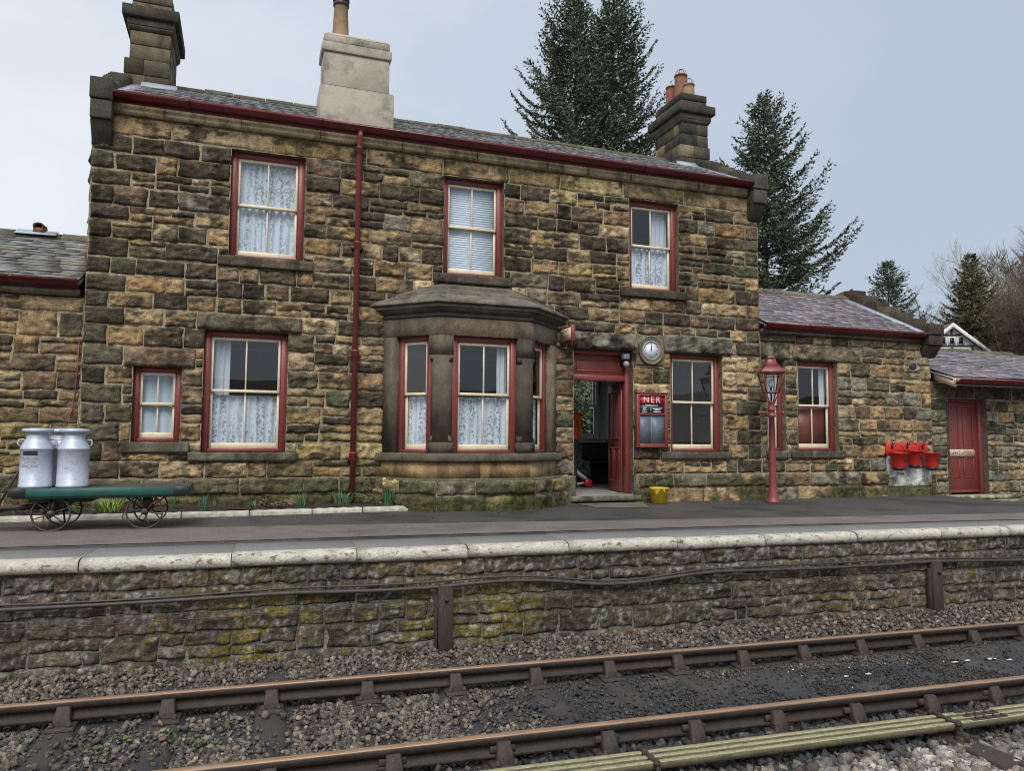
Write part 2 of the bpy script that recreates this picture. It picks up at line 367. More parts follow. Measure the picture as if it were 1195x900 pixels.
def pal_gents(u, z, r, kind):
    if u < 13.35: return pick(r, [(DRK,2),(GRY,2),(BLK,1),(GRN,1.5)])
    return pick(r, [(GRY,3),(TAN,1.5),(LTAN,.8),((.29,.265,.22),1.4),(BRN,.8),(GRN,.8)])
def pal_plat(u, z, r, kind):
    return pick(r, [((.098,.075,.054),3),((.066,.051,.039),3.2),((.13,.096,.068),1.5),((.11,.064,.046),1.1),((.048,.042,.036),1.8),((.105,.092,.058),1.0)])

def stone(mb, u0, u1, z0, z1, col, d0=0., rise=.022, rough=.014, cell=.028, mort=.006, seed=0, stain=None, r=rng, wob=.007, crust=None):
    w = u1 - u0; h = z1 - z0
    if w < .03 or h < .03: return
    nx = max(3, int(round(w / cell)) + 1); nz = max(3, int(round(h / cell)) + 1)
    sx = np.concatenate([[0], np.linspace(0, 1, nx), [1]]); sz = np.concatenate([[0], np.linspace(0, 1, nz), [1]])
    SX, SZ = np.meshgrid(sx, sz)
    m1, m2, m3, m4 = [mort * r.uniform(.5, 1.9) for _ in range(4)]
    U = u0 + m1 + (w - m1 - m2) * SX; Z = z0 + m3 + (h - m3 - m4) * SZ
    ed = np.minimum(np.minimum(SX, 1 - SX) * w, np.minimum(SZ, 1 - SZ) * h)
    pr = np.clip(ed / min(.022, .25 * min(w, h)), 0, 1)
    lowf = fbm(U * 5 + seed, Z * 7, seed, 2)
    hi = fbm(U * 16, Z * 30 + seed, seed + 5, 3)
    ridge = np.abs(fbm(U * 6, Z * 16, seed + 9, 2) - .5) * 2
    tx, tz = r.uniform(-1, 1), r.uniform(-.6, 1)
    rs = rise * r.uniform(.5, 1.5)
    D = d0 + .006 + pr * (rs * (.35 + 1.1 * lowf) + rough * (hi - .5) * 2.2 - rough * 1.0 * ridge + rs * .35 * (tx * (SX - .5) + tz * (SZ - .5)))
    D = D + .5 * rough * pr; D = np.maximum(D, d0 + .005)
    wx = wob * (vn(U * 9, Z * 9, seed + 3) - .5) * 2; wz = wob * (vn(U * 9 + 40, Z * 9, seed + 4) - .5) * 2
    # corners rounded a little
    U = U + wx; Z = Z + wz
    D[0,:] = D[-1,:] = d0 - .010; D[:,0] = D[:,-1] = d0 - .010
    body = np.array(col); lum = body.mean(); k0 = r.uniform(-.05, .05)
    if crust is None: cr_ = .55 + k0
    else: cr_ = crust + k0
    light = body if lum > .09 else body * .85 + np.array(r.choice([TAN, BRN, BRN, GRN])) * .20
    dark = np.array((.076,.062,.045)) * r.uniform(.6, 1.5) * np.array((1, r.uniform(.95,1.08), r.uniform(.85,1.1)))
    bias = .16 if lum < .05 else (.09 if lum < .09 else (.02 if lum < .13 else -.07))
    n1 = fbm(U * 4.2 + seed * .37, Z * 9, seed + 11, 4); n2 = fbm(U * 17, Z * 30, seed + 13, 3)
    mk = .5 + (n1 - .5) * 1.55 + (n2 - .5) * .5 + .12 * (lowf - .5) + bias * .72
    t = (sstep(cr_ - .10, cr_ + .12, mk + .10 * (ridge - .45)) * .90)[..., None]
    c = light[None, None, :] * (.72 + .56 * fbm(U * 7 + 3, Z * 12, seed + 21, 3))[..., None]
    c = c * (1 - t) + dark * t
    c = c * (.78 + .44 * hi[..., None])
    if stain is not None: c = stain(U, Z, c)
    mb.grid(np.stack([U, -D, Z], -1), c)

def masonry(mb, u0, u1, courses, holes, pal, d0=0., cell=.028, seed=1, stain=None, mortcol=MORT, rise=.023, rough=.030,
            lo=.26, hi=.66, split=.3, quoin_l=None, quoin_r=None, mort=.0095, wob=.014, crust=None):
    """courses: (z0, z1, kind, lengths or None); holes: (u0, u1, z0, z1)"""
    r = random.Random(seed); k = seed * 1000; qi = 0
    for (za, zb, kind, lens) in courses:
        cuts = sorted({u0, u1} | {round(c, 4) for h in holes if h[2] < zb - 1e-4 and h[3] > za + 1e-4 for c in h[:2] if u0 < c < u1})
        segs = []
        for a, b in zip(cuts[:-1], cuts[1:]):
            if b - a < .004: continue
            m = (a + b) / 2; runs = [(za, zb)]
            for h in holes:
                if h[0] < m < h[1]:
                    nr = []
                    for p, q in runs:
                        if h[3] <= p + 1e-4 or h[2] >= q - 1e-4: nr.append((p, q)); continue
                        if h[2] > p + 1e-4: nr.append((p, h[2]))
                        if h[3] < q - 1e-4: nr.append((h[3], q))
                    runs = nr
            if segs and segs[-1][2] == runs and abs(segs[-1][1] - a) < 1e-4: segs[-1] = (segs[-1][0], b, runs)
            else: segs.append((a, b, runs))
        qi += 1
        for a, b, runs in segs:
            for p, q in runs:
                c = stain(np.array([[a, b], [a, b]]), np.array([[p, p], [q, q]]), np.ones((2,2,3)) * np.array(mortcol)) if stain else None
                mc = np.array(mortcol) * np.ones((4,3)) if c is None else c[[0,0,1,1],[0,1,1,0]]
                mb.add([(a,-d0-.004,p),(b,-d0-.004,p),(b,-d0-.004,q),(a,-d0-.004,q)], [(0,1,2,3)], mc)
                x = a
                items = []
                ax, bx = a, b
                if quoin_l is not None and abs(a - u0) < 1e-3 and kind not in ('frieze',):
                    w = quoin_l[qi % 2]; items.append((a, a + w, p, q, 'quoin')); ax = a + w
                if quoin_r is not None and abs(b - u1) < 1e-3 and kind not in ('frieze',):
                    w = quoin_r[qi % 2]; items.append((b - w, b, p, q, 'rquoin')); bx = b - w
                l0, h0 = lens or (lo, hi)
                x = ax
                while x < bx - 1e-3:
                    w = r.uniform(l0, h0)
                    if q - p < .16: w *= 1.15
                    if bx - (x + w) < l0 * .75: w = bx - x if bx - x < h0 * 1.15 else (bx - x) / 2
                    if kind == 'wall' and q - p > .19 and r.random() < split:
                        W = min(bx - x, w * r.choice([1, 1.7, 2.3]))
                        if bx - (x + W) < l0 * .6: W = bx - x
                        zc = p + (q - p) * r.uniform(.36, .64)
                        for aa, bb in ((p, zc), (zc, q)):
                            y = x
                            while y < x + W - 1e-3:
                                ww = r.uniform(l0, h0)
                                if x + W - (y + ww) < l0 * .7: ww = x + W - y
                                items.append((y, y + ww, aa, bb, kind)); y += ww
                        x += W
                    else:
                        items.append((x, x + w, p, q, kind)); x += w
                for (a1, b1, c1, d1, kd) in items:
                    k += 1
                    col = pal((a1+b1)/2, (c1+d1)/2, r, kd)
                    rk = {'frieze': (.014, .012), 'quoin': (.04, .022), 'rquoin': (.03, .02), 'plinth': (.034, .024)}.get(kd, (rise, rough))
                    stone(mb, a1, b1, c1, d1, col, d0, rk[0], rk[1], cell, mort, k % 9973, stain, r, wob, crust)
def reveal(mb, x0, x1, z0, z1, dp, col=(.2,.16,.11), bottom=True):
    """stone sides of an opening, from the wall face back to the frame"""
    mb.quad((x0,-.012,z0),(x0,-.012,z1),(x0,dp,z1),(x0,dp,z0),col); mb.quad((x1,-.012,z0),(x1,dp,z0),(x1,dp,z1),(x1,-.012,z1),col)
    mb.quad((x0,-.012,z1),(x1,-.012,z1),(x1,dp,z1),(x0,dp,z1),col)
    if bottom: mb.quad((x0,-.012,z0),(x0,dp,z0),(x1,dp,z0),(x1,-.012,z0),col)
def rough_block(name, parent, M, x0, x1, z0, z1, d0, d1, col, material=None, rise=.02, rough=.012, cell=.03, seed=3, stain=None, crust=None):
    """one big stone (lintel, sill, block) with a worked face d1 in front of the wall plane and plain sides"""
    mb = MB(M); stone(mb, x0, x1, z0, z1, col, d1, rise, rough, cell, .001, seed, stain, random.Random(seed), .002, crust)
    mb.box(x0+.002, x1-.002, -d1+.001, -d0, z0+.002, z1-.002, np.array(col)*.95)
    return mb.build(name, material or m_stone, parent, smooth=True)
def moss_stain(zg, amt=1., soot=None):
    def f(U, Z, c):
        n = fbm(U * 2.3, Z * 3.1, 77, 4)
        g = sstep(.0, .22, n - .33 - .45 * np.clip((Z - zg) / .55, 0, 1.2))[..., None] * .62 * amt
        c = c * (1 - g) + np.array([.085,.085,.034]) * g
        n2 = fbm(U * 1.1 + 9, Z * 1.3, 31, 4)
        g2 = sstep(.54, .72, n2)[..., None] * .45
        c = c * (1 - g2) + c * np.array([.85, 1.0, .6]) * .75 * g2
        n4 = fbm(U * 4.5 + 2, Z * .45, 91, 3); g4 = sstep(.56, .72, n4)[..., None] * .42; c = c * (1 - g4)
        n3 = fbm(U * 14 + 5, Z * 14, 55, 3)
        g3 = sstep(.70, .80, n3)[..., None] * .22
        return c * (1 - g3) + np.array([.42,.40,.36]) * g3
    return f
house_stain = moss_stain(0.)

# ================================================================== windows
def frame2(o, d):
    n = (-d[1], d[0])
    return Matrix(((d[0], n[0], 0, o[0]), (d[1], n[1], 0, o[1]), (0, 0, 1, 0), (0, 0, 0, 1)))
I4 = Matrix.Identity(4)
def window(parent, M, x0, x1, z0, z1, dp=.09, bar=True, fw=.085, sill=None, sillcol=None, lower_pane=True, fmat=None, sash_mat=None, label=None):
    fmat = fmat or m_red; sm = sash_mat or m_cream
    mb = MB(M)
    mb.box(x0, x0+fw, dp, dp+.13, z0, z1); mb.box(x1-fw, x1, dp, dp+.13, z0, z1)
    mb.box(x0+fw, x1-fw, dp+.004, dp+.13, z1-fw, z1); mb.box(x0+fw, x1-fw, dp-.012, dp+.13, z0, z0+.05)
    mb.box(x0+fw, x0+fw+.014, dp+.012, dp+.03, z0+.05, z1-fw); mb.box(x1-fw-.014, x1-fw, dp+.012, dp+.03, z0+.05, z1-fw)
    w = mb.build('window', fmat, parent, bevel=.004)
    if label: w['label'] = label
    a, b = x0+fw+.003, x1-fw-.003; zm = (z0+z1)/2 + .01
    mb = MB(M); y0, y1 = dp+.032, dp+.066; st = .04
    mb.box(a, a+st, y0, y1, zm-.02, z1-fw-.003); mb.box(b-st, b, y0, y1, zm-.02, z1-fw-.003)
    mb.box(a+st, b-st, y0+.001, y1, z1-fw-.003-.042, z1-fw-.003); mb.box(a+st, b-st, y0-.006, y1, zm-.022, zm+.018)
    if bar: mb.box((a+b)/2-.011, (a+b)/2+.011, y0+.004, y1-.004, zm+.018, z1-fw-.045)
    mb.build('sash', sm, w, bevel=.003)
    mb = MB(M); y2, y3 = dp+.070, dp+.104
    mb.box(a, a+st, y2, y3, z0+.05, zm+.015); mb.box(b-st, b, y2, y3, z0+.05, zm+.015)
    mb.box(a+st, b-st, y2+.001, y3, z0+.05, z0+.05+.08); mb.box(a+st, b-st, y2, y3, zm-.02, zm+.012)
    if bar: mb.box((a+b)/2-.011, (a+b)/2+.011, y2+.004, y3-.004, z0+.13, zm-.02)
    mb.build('sash', sm, w, bevel=.003)
    mb = MB(M); y = (y0+y1)/2; mb.quad((a+st-.005,y,zm),(b-st+.005,y,zm),(b-st+.005,y,z1-fw-.03),(a+st-.005,y,z1-fw-.03)); mb.build('pane', m_glass, w)
    mb = MB(M); y = (y2+y3)/2; mb.quad((a+st-.005,y,z0+.1),(b-st+.005,y,z0+.1),(b-st+.005,y,zm),(a+st-.005,y,zm)); mb.build('pane', m_glass, w)
    if sill:
        sx0, sx1, sz0, sz1 = sill
        s = rough_block('sill', w, M, sx0, sx1, sz0, sz1, -.06, .06, sillcol or (.075,.068,.05), m_ashlar, .004, .004, .03, int(sx0*37)+900, house_stain)
    return w
def drape(name, label, M, x0, x1, z0, z1, y, mat_, amp=.022, wave=.11, top=None, seed=0, group=None):
    n = int((x1-x0)/.012)+2; nz = 8
    xs = np.linspace(x0, x1, n); zs = np.linspace(z0, z1, nz); X, Z = np.meshgrid(xs, zs)
    Y = y + amp*np.sin(X*2*PI/wave + 2.2*fbm(X*3, Z*.8, seed, 2)*3) * (.65+.35*(z1-Z)/(z1-z0))
    mb = MB(M); mb.grid(np.stack([X, Y, Z], -1))
    o = mb.build(name, mat_, None, smooth=True)
    return tag(o, label, 'curtain', group)

# ================================================================== the station house
house = thing('station_house', 'two-storey stone station house with slate roof and bay window', 'building', (3.4, 0, 0))
HX0, HX1 = -2.09, 8.87
fr_wins = [(-.29,.75,3.66,5.25),(2.89,3.90,3.66,5.25),(6.20,7.18,3.66,5.25),(-1.46,-.85,.98,2.02),(-.57,.57,.84,2.58),(6.99,8.05,.85,2.58)]
sills = [(-.43,.90,3.51,3.66),(2.73,4.03,3.51,3.66),(6.01,7.31,3.51,3.66),(-1.58,-.72,.83,.98),(-.73,.74,.71,.84),(6.78,8.19,.72,.85)]
lint = [(-.67,.76,2.58,2.80),(-1.58,-.68,2.02,2.29),(5.02,6.30,2.58,2.86),(6.86,8.25,2.58,2.89)]
holes = fr_wins + sills + lint + [(5.15,6.25,0,2.58),(2.0,4.8,0,3.06),(6.31,6.855,2.33,2.87)]
mb = MB()
courses = [(.47,.71,'wall',None),(.71,.98,'wall',None),(.98,1.24,'wall',None),(1.24,1.50,'wall',None),(1.50,1.76,'wall',None),(1.76,2.02,'wall',None),
    (2.02,2.29,'wall',None),(2.29,2.58,'wall',None),(2.58,2.82,'wall',None),(2.82,3.04,'wall',None),(3.04,3.28,'wall',None),(3.28,3.52,'wall',None),
    (3.52,3.78,'wall',None),(3.78,4.03,'wall',None),(4.03,4.25,'wall',None),(4.25,4.52,'wall',None),(4.52,4.74,'wall',None),(4.74,5.0,'wall',None),(5.0,5.25,'wall',None),
    (5.25,5.53,'frieze',(.75,1.5))]
masonry(mb, HX0, HX1, courses, holes, pal_house, 0, .027, 5, house_stain, quoin_l=(.29,.5), quoin_r=(.28,.52), split=.17)
for i, (a,b,c,d) in enumerate(fr_wins): reveal(mb, a, b, c, d, .1, bottom=False)
reveal(mb, 5.15, 6.25, .0, 2.58, .3, (.17,.14,.1))
mb.build('wall', m_stone, house, smooth=True)
for q0, q1 in ((HX0-.05, 1.9), (4.92, 5.02), (6.30, HX1+.02)):
    mb = MB(); masonry(mb, q0, q1, [(-.1,.235,'plinth',(.4,1.0)),(.235,.47,'plinth',(.4,1.0))], [], pal_house, .065, .03, 8+int(q0), moss_stain(.1, 1.5))
    mb.box(q0+.002, q1-.002, -.064, .0, .455, .472, (.14,.13,.09)); mb.build('plinth', m_stone, house, smooth=True)
# door piers (blocks each side of the doorway at the plinth)
for a, b in ((4.86,5.15),(6.25,6.34)):
    rough_block('door_pier', house, I4, a, b, -.05, .46, 0, .075, (.16,.15,.095), None, .018, .012, .03, int(a*51), moss_stain(.1,1.2))
# lintels
rough_block('lintel', house, I4, *lint[0], -.08, .02, (.17,.15,.10), None, .03, .014, .027, 21, house_stain)
rough_block('lintel', house, I4, *lint[1], -.08, .02, (.27,.19,.11), None, .03, .02, .027, 22, house_stain)
rough_block('lintel', house, I4, *lint[2], -.08, .035, (.23,.22,.165), None, .075, .028, .025, 23, house_stain, .56)
rough_block('lintel', house, I4, *lint[3], -.08, .035, (.21,.20,.155), None, .075, .028, .025, 24, house_stain, .55)
# gable ends, back wall and lining of the rooms
def gable(mb, X, y0, y1, z0, ze, zr, out):
    M = frame2((X, y1 if out < 0 else y0), (0, -1 if out < 0 else 1)); return M
for X, out in ((HX0, -1), (HX1, 1)):
    M = frame2((X, 4.0 if out < 0 else 0.0), (0, -1 if out < 0 else 1)); mb = MB(M)
    masonry(mb, 0.0, 4.0, [(0+.28*k, .28*(k+1), 'wall', None) for k in range(20)], [], pal_house, 0, .09, 31 + out, house_stain)
    n = 8
    for k in range(n):
        za = 5.6 + 1.25*k/n; zb = 5.6 + 1.25*(k+1)/n; hw = 2.0*(1 - (k+.6)/n)
        stone(mb, 2.0-hw, 2.0, za, zb, pick(rng, [(BRN,1),(DRK,1),(TAN,1)]), 0, seed=k+60); stone(mb, 2.0, 2.0+hw, za, zb, pick(rng, [(BRN,1),(DRK,1),(TAN,1)]), 0, seed=k+70)
        mb.quad((2-hw,0,za),(2+hw,0,za),(2+hw*.9,0,zb),(2-hw*.9,0,zb), MORT)
    mb.build('gable_wall', m_stone, house, smooth=True)
BW = (6.30, 7.50, 1.06, 2.58); BW2 = (5.28, 6.0, 1.06, 2.58)  # second opening is added out of sight to let light into the room
mb = MB(frame2((HX1, 4.0), (-1, 0)))
masonry(mb, 0, HX1-HX0, [(.28*k, .28*(k+1), 'wall', None) for k in range(20)], [(HX1-BW[1], HX1-BW[0], BW[2], BW[3]), (HX1-BW2[1], HX1-BW2[0], BW2[2], BW2[3])], pal_house, 0, .12, 41, house_stain)
mb.build('back_wall', m_stone, house, smooth=True)
# inner lining: pieces of inner wall round the openings
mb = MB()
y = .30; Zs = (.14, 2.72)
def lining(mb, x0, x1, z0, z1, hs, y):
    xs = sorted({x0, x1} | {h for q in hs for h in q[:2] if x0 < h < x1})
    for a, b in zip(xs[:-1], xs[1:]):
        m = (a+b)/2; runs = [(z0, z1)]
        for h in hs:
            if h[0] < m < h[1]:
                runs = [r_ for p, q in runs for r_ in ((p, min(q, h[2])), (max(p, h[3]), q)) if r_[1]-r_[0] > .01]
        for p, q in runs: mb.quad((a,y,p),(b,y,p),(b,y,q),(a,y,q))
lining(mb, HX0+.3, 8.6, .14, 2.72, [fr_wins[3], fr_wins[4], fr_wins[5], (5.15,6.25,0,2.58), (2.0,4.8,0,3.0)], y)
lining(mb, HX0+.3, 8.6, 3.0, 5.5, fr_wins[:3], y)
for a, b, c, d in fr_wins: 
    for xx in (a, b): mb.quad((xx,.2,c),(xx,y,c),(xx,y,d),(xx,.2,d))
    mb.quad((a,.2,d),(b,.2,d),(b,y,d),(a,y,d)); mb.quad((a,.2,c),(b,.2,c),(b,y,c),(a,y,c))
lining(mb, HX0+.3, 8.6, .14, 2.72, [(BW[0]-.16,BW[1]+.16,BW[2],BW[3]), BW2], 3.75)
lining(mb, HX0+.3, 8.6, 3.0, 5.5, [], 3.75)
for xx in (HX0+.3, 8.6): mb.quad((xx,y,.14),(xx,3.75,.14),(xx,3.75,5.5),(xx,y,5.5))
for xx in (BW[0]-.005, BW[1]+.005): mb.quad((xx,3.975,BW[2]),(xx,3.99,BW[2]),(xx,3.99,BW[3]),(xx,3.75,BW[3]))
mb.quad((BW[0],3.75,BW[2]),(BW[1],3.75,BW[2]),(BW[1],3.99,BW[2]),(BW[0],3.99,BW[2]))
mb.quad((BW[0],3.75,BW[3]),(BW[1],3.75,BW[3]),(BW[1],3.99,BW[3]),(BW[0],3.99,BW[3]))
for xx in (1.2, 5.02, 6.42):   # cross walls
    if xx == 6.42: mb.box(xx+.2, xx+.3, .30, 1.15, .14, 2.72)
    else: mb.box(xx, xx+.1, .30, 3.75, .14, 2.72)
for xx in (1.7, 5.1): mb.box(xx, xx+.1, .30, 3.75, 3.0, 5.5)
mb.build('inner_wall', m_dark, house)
m_plaster = mat('bounce_plaster', (.62,.62,.64), (.55,.55,.57), rough=.8, scale=2)
mb = MB()   # pale lining above the dark dado, added to bounce light in the waiting room
lining(mb, 5.125, 8.595, 1.02, 2.715, [(BW[0]-.16,BW[1]+.16,BW[2]-.08,BW[3]+.05), BW2], 3.745)
for xx in BW2[:2]: mb.quad((xx,3.745,BW2[2]),(xx,3.985,BW2[2]),(xx,3.985,BW2[3]),(xx,3.745,BW2[3]))
for zz in BW2[2:]: mb.quad((BW2[0],3.745,zz),(BW2[1],3.745,zz),(BW2[1],3.985,zz),(BW2[0],3.985,zz))
mb.quad((5.125,.31,1.02),(5.125,3.74,1.02),(5.125,3.74,2.715),(5.125,.31,2.715)); mb.quad((8.595,.31,1.02),(8.595,3.74,1.02),(8.595,3.74,2.715),(8.595,.31,2.715)); mb.quad((5.125,.31,2.717),(8.595,.31,2.717),(8.595,3.74,2.717),(5.125,3.74,2.717))
mb.build('bounce_lining', m_plaster, house)
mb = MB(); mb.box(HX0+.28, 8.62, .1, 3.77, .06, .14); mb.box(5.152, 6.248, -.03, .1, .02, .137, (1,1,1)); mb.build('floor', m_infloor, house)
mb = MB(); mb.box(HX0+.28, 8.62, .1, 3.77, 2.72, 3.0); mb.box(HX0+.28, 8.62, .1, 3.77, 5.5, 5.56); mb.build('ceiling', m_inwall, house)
# windows
wl = ['upper window with lace curtain over the small ground floor window','upper window with white blind above the bay','upper window with half lace curtain, right end of the house',
      'small low window beside the churns','tall ground floor window with half lace curtain','wide window with dark panes beside the notice board']
cols = [(.055,.052,.042)]*3 + [(.15,.135,.095),(.14,.13,.09),(.10,.095,.08)]
for i, (a,b,c,d) in enumerate(fr_wins):
    window(house, I4, a, b, c, d if i > 2 else 5.25, sill=sills[i], sillcol=cols[i], fw=.085 if i != 3 else .07, label=wl[i])
bm_ = frame2((BW[1], 3.99), (-1, 0))
window(house, bm_, 0, BW[1]-BW[0], BW[2], BW[3], dp=.02, fmat=m_white, sash_mat=m_white, label='white sash window at the back of the waiting room')
window(house, frame2((BW2[1], 3.99), (-1, 0)), 0, BW2[1]-BW2[0], BW2[2], BW2[3], dp=.02, fmat=m_white, sash_mat=m_white, label='unseen white sash window added to let light into the waiting room')
mb = MB(); z0, z1 = BW[2]-.05, BW[3]+.05
for xa_, xb_ in ((BW[1]+.003, BW[1]+.16), (BW[0]-.003, BW[0]-.16)): mb.quad((xa_,3.97,z0),(xb_,3.735,z0),(xb_,3.735,z1),(xa_,3.97,z1)); mb.quad((xb_,3.735,z0),(xb_+(.09 if xb_>7 else -.09),3.733,z0),(xb_+(.09 if xb_>7 else -.09),3.733,z1),(xb_,3.735,z1))
mb.quad((BW[0],3.97,BW[2]-.003),(BW[1],3.97,BW[2]-.003),(BW[1]+.16,3.70,BW[2]-.01),(BW[0]-.16,3.70,BW[2]-.01)); mb.box(BW[0]-.2, BW[1]+.2, 3.70, 3.733, BW[2]-.07, BW[2]-.012)
mb.build('window_reveal', m_white, house)
# doorway: jambs, transom panel, leaf
mb = MB(); mb.box(6.165, 6.25, .10, .24, .14, 2.58); mb.box(5.15, 5.19, .10, .24, .14, 2.58); mb.box(5.19, 6.165, .102, .24, 2.50, 2.58); mb.box(5.19, 6.165, .102, .22, 2.05, 2.15)
mb.build('door_frame', m_red, house, bevel=.006)
mb = MB(); mb.box(5.19, 6.165, .16, .20, 2.15, 2.50); mb.box(5.27, 6.08, .145, .16, 2.21, 2.235); mb.box(5.27, 6.08, .145, .16, 2.40, 2.42); mb.box(5.27, 5.295, .145, .16, 2.235, 2.40); mb.box(6.055, 6.08, .145, .16, 2.235, 2.40)
mb.build('transom_panel', m_reddoor, house, bevel=.004)
DA = .20; X = 0
mb = MB(Matrix.Translation((6.15,.25,0)) @ Matrix.Rotation(-DA, 4, 'Z'))
mb.box(0, .045, 0, .84, .15, 2.04)
for ya, yb, za, zb in ((.08,.38,.32,.92),(.46,.76,.32,.92),(.08,.38,1.06,1.92),(.46,.76,1.06,1.92)):
    for q in ((ya,yb,za,za+.03),(ya,yb,zb-.03,zb),(ya,ya+.03,za+.03,zb-.03),(yb-.03,yb,za+.03,zb-.03)): mb.box(-.014, 0, *q)
dl = mb.build('door', m_reddoor, house, bevel=.004)
mb = MB(); mb.lathe([(.012,0),(.012,.04),(.03,.05),(.033,.07),(.02,.085),(.001,.09)], (0,0,0), 14, axis='x'); v = mb.v[0]; v[:,0] *= -1; v += np.array((6.27,1.03,1.02))
o = mb.build('handle', m_iron, dl); 
# doorstep
rough_block('doorstep', house, I4, 5.06, 6.36, .03, .125, -.1, .10, (.21,.19,.15), m_ashlar, .006, .006, .03, 77, moss_stain(.0,.8), .66)

# eaves: cornice, gutter, brackets
mb = MB(); mb.extrude([(0,0),(-.06,0),(-.10,.05),(-.10,.10),(-.13,.12),(-.13,.15),(0,.15)], (-1.83,0,5.532), (8.60,0,5.532), ((0,1,0),(0,0,1)), (.44,.35,.22))
x = -1.2
while x < 8.4:
    mb.box(x, x+.006, -.134, -.09, 5.534, 5.675, (.10,.085,.06)); x += rng.uniform(1.0,1.6)
mb.build('cornice', m_ashlar, house)
def gutter(parent, x0, x1, y, z, h=.085, w=.12):
    mb = MB(); pf = [(0,0),(-.45*w,-.0),(-.75*w,.25*h),(-.80*w,.5*h),(-w,.6*h),(-w,h),(-.93*w,h),(-.9*w,.7*h),(-.7*w,.6*h),(-.62*w,.3*h),(-.4*w,.12*h),(0,.12*h)]
    mb.extrude(pf, (x0,y,z), (x1,y,z), ((0,1,0),(0,0,1)))
    x = x0 + .9
    while x < x1:
        mb.extrude([(.004,-.004),(-.45*w,-.006),(-.78*w,.22*h),(-.84*w,.5*h),(-w-.004,.56*h),(-w-.004,h+.004),(.004,h+.004)], (x,y,z), (x+.06,y,z), ((0,1,0),(0,0,1))); x += 1.83
    mb.box(x0, x1, y+.001, y+.02, z-.03, z+h)
    return mb.build('gutter', m_gutter, parent)
gutter(house, -1.82, 8.62, -.155, 5.685, .09, .13)
mb = MB(); mb.tube([(1.53,-.2,5.70),(1.53,-.2,5.62),(1.53,-.1,5.47),(1.53,-.1,.12)], .043, 14)
for z in (5.42, 3.95, 2.3, .78): mb.lathe([(.043,z-.05),(.055,z-.045),(.055,z+.035),(.062,z+.04),(.062,z+.06),(.043,z+.062)], (1.53,-.1,0), 14)
for z in (3.93, 2.28, .76): mb.box(1.44,1.62,-.09,-.03,z-.02,z+.02)
mb.build('downpipe', m_red, house, smooth=False)

# slates
def slates(parent, x0, x1, y0, z0, y1, z1, expo=.155, wd=.24, seed=1, cols=None, name='roof', wj=.1):
    r = random.Random(seed); mb = MB(); L = math.hypot(y1-y0, z1-z0); dy, dz = (y1-y0)/L, (z1-z0)/L; ny, nz = -dz, dy
    n = int(L / expo) + 1; ex = L / n
    for k in range(n):
        x = x0 - (wd/2 if k % 2 else 0); s0 = k*ex - .02; s1 = min(s0 + ex*1.9, L)
        while x < x1:
            w = wd * r.uniform(1-wj, 1+wj); a, b = max(x, x0)+.0015, min(x+w, x1)-.0015; x += w
            if b - a < .01: continue
            c = pick(r, cols); t = .011 + r.uniform(0,.004); lift = .014 + r.uniform(-.002,.007); j = r.uniform(-.006,.006)
            v = []
            for (s, o) in ((s0+j, lift), (s1, -.004)):
                for q in (0, t):
                    for X_ in (a, b): v.append((X_, y0+dy*s+ny*(o+q), z0+dz*s+nz*(o+q)))
            mb.add([v[0],v[1],v[5],v[4],v[2],v[3],v[7],v[6]], [(0,3,2,1),(4,5,6,7),(0,1,5,4),(1,2,6,5),(2,3,7,6),(3,0,4,7)], c)
    return mb, ny, nz
SLC = [((.21,.21,.22),4),((.165,.165,.18),3),((.27,.27,.28),2),((.19,.19,.165),2),((.12,.12,.13),1)]
SLP = [((.20,.165,.185),4),((.16,.135,.155),3),((.25,.22,.235),2),((.15,.14,.13),1.5),((.12,.10,.11),1)]
SLG = [((.155,.155,.14),4),((.125,.125,.115),3),((.20,.20,.205),1.5),((.17,.165,.13),2),((.15,.145,.17),1)]
RZ = 6.88
mb, ny, nz = slates(house, -1.85, 8.6, -.20, 5.755, 2.0, RZ, .15, .21, 3, SLC)
mb.hexa([(-1.85,-.18,5.70),(8.6,-.18,5.70),(8.6,2.0,RZ-.07),(-1.85,2.0,RZ-.07),(-1.85,-.18,5.745),(8.6,-.18,5.745),(8.6,2.0,RZ-.02),(-1.85,2.0,RZ-.02)], (.1,.1,.1))
mb.hexa([(-1.85,2.0,RZ-.07),(8.6,2.0,RZ-.07),(8.6,4.2,5.70),(-1.85,4.2,5.70),(-1.85,2.0,RZ),(8.6,2.0,RZ),(8.6,4.2,5.77),(-1.85,4.2,5.77)], (.13,.13,.14))
roof = mb.build('roof', m_slate, house)
def ridge(parent, x0, x1, y, z, col=(.13,.125,.085), seed=1, piece=.5):
    mb = MB(); r = random.Random(seed); x = x0
    while x < x1-.05:
        b = min(x+piece*r.uniform(.9,1.1), x1); k = r.uniform(.7,1.3); dzz = r.uniform(-.008,.008); j = r.uniform(.03,.045)
        mb.extrude([(-.17,-.075),(-.16,-.045),(-.05,j),(0,j+.02),(.05,j),(.16,-.045),(.17,-.075)], (x+.004,y,z+dzz), (b-.004,y,z+dzz), ((0,1,0),(0,0,1)), np.array(col)*k); x = b
    return mb.build('ridge', m_ashlar, parent, bevel=.01)
ridge(roof, -1.28, 8.12, 2.0, RZ+.015, seed=4)
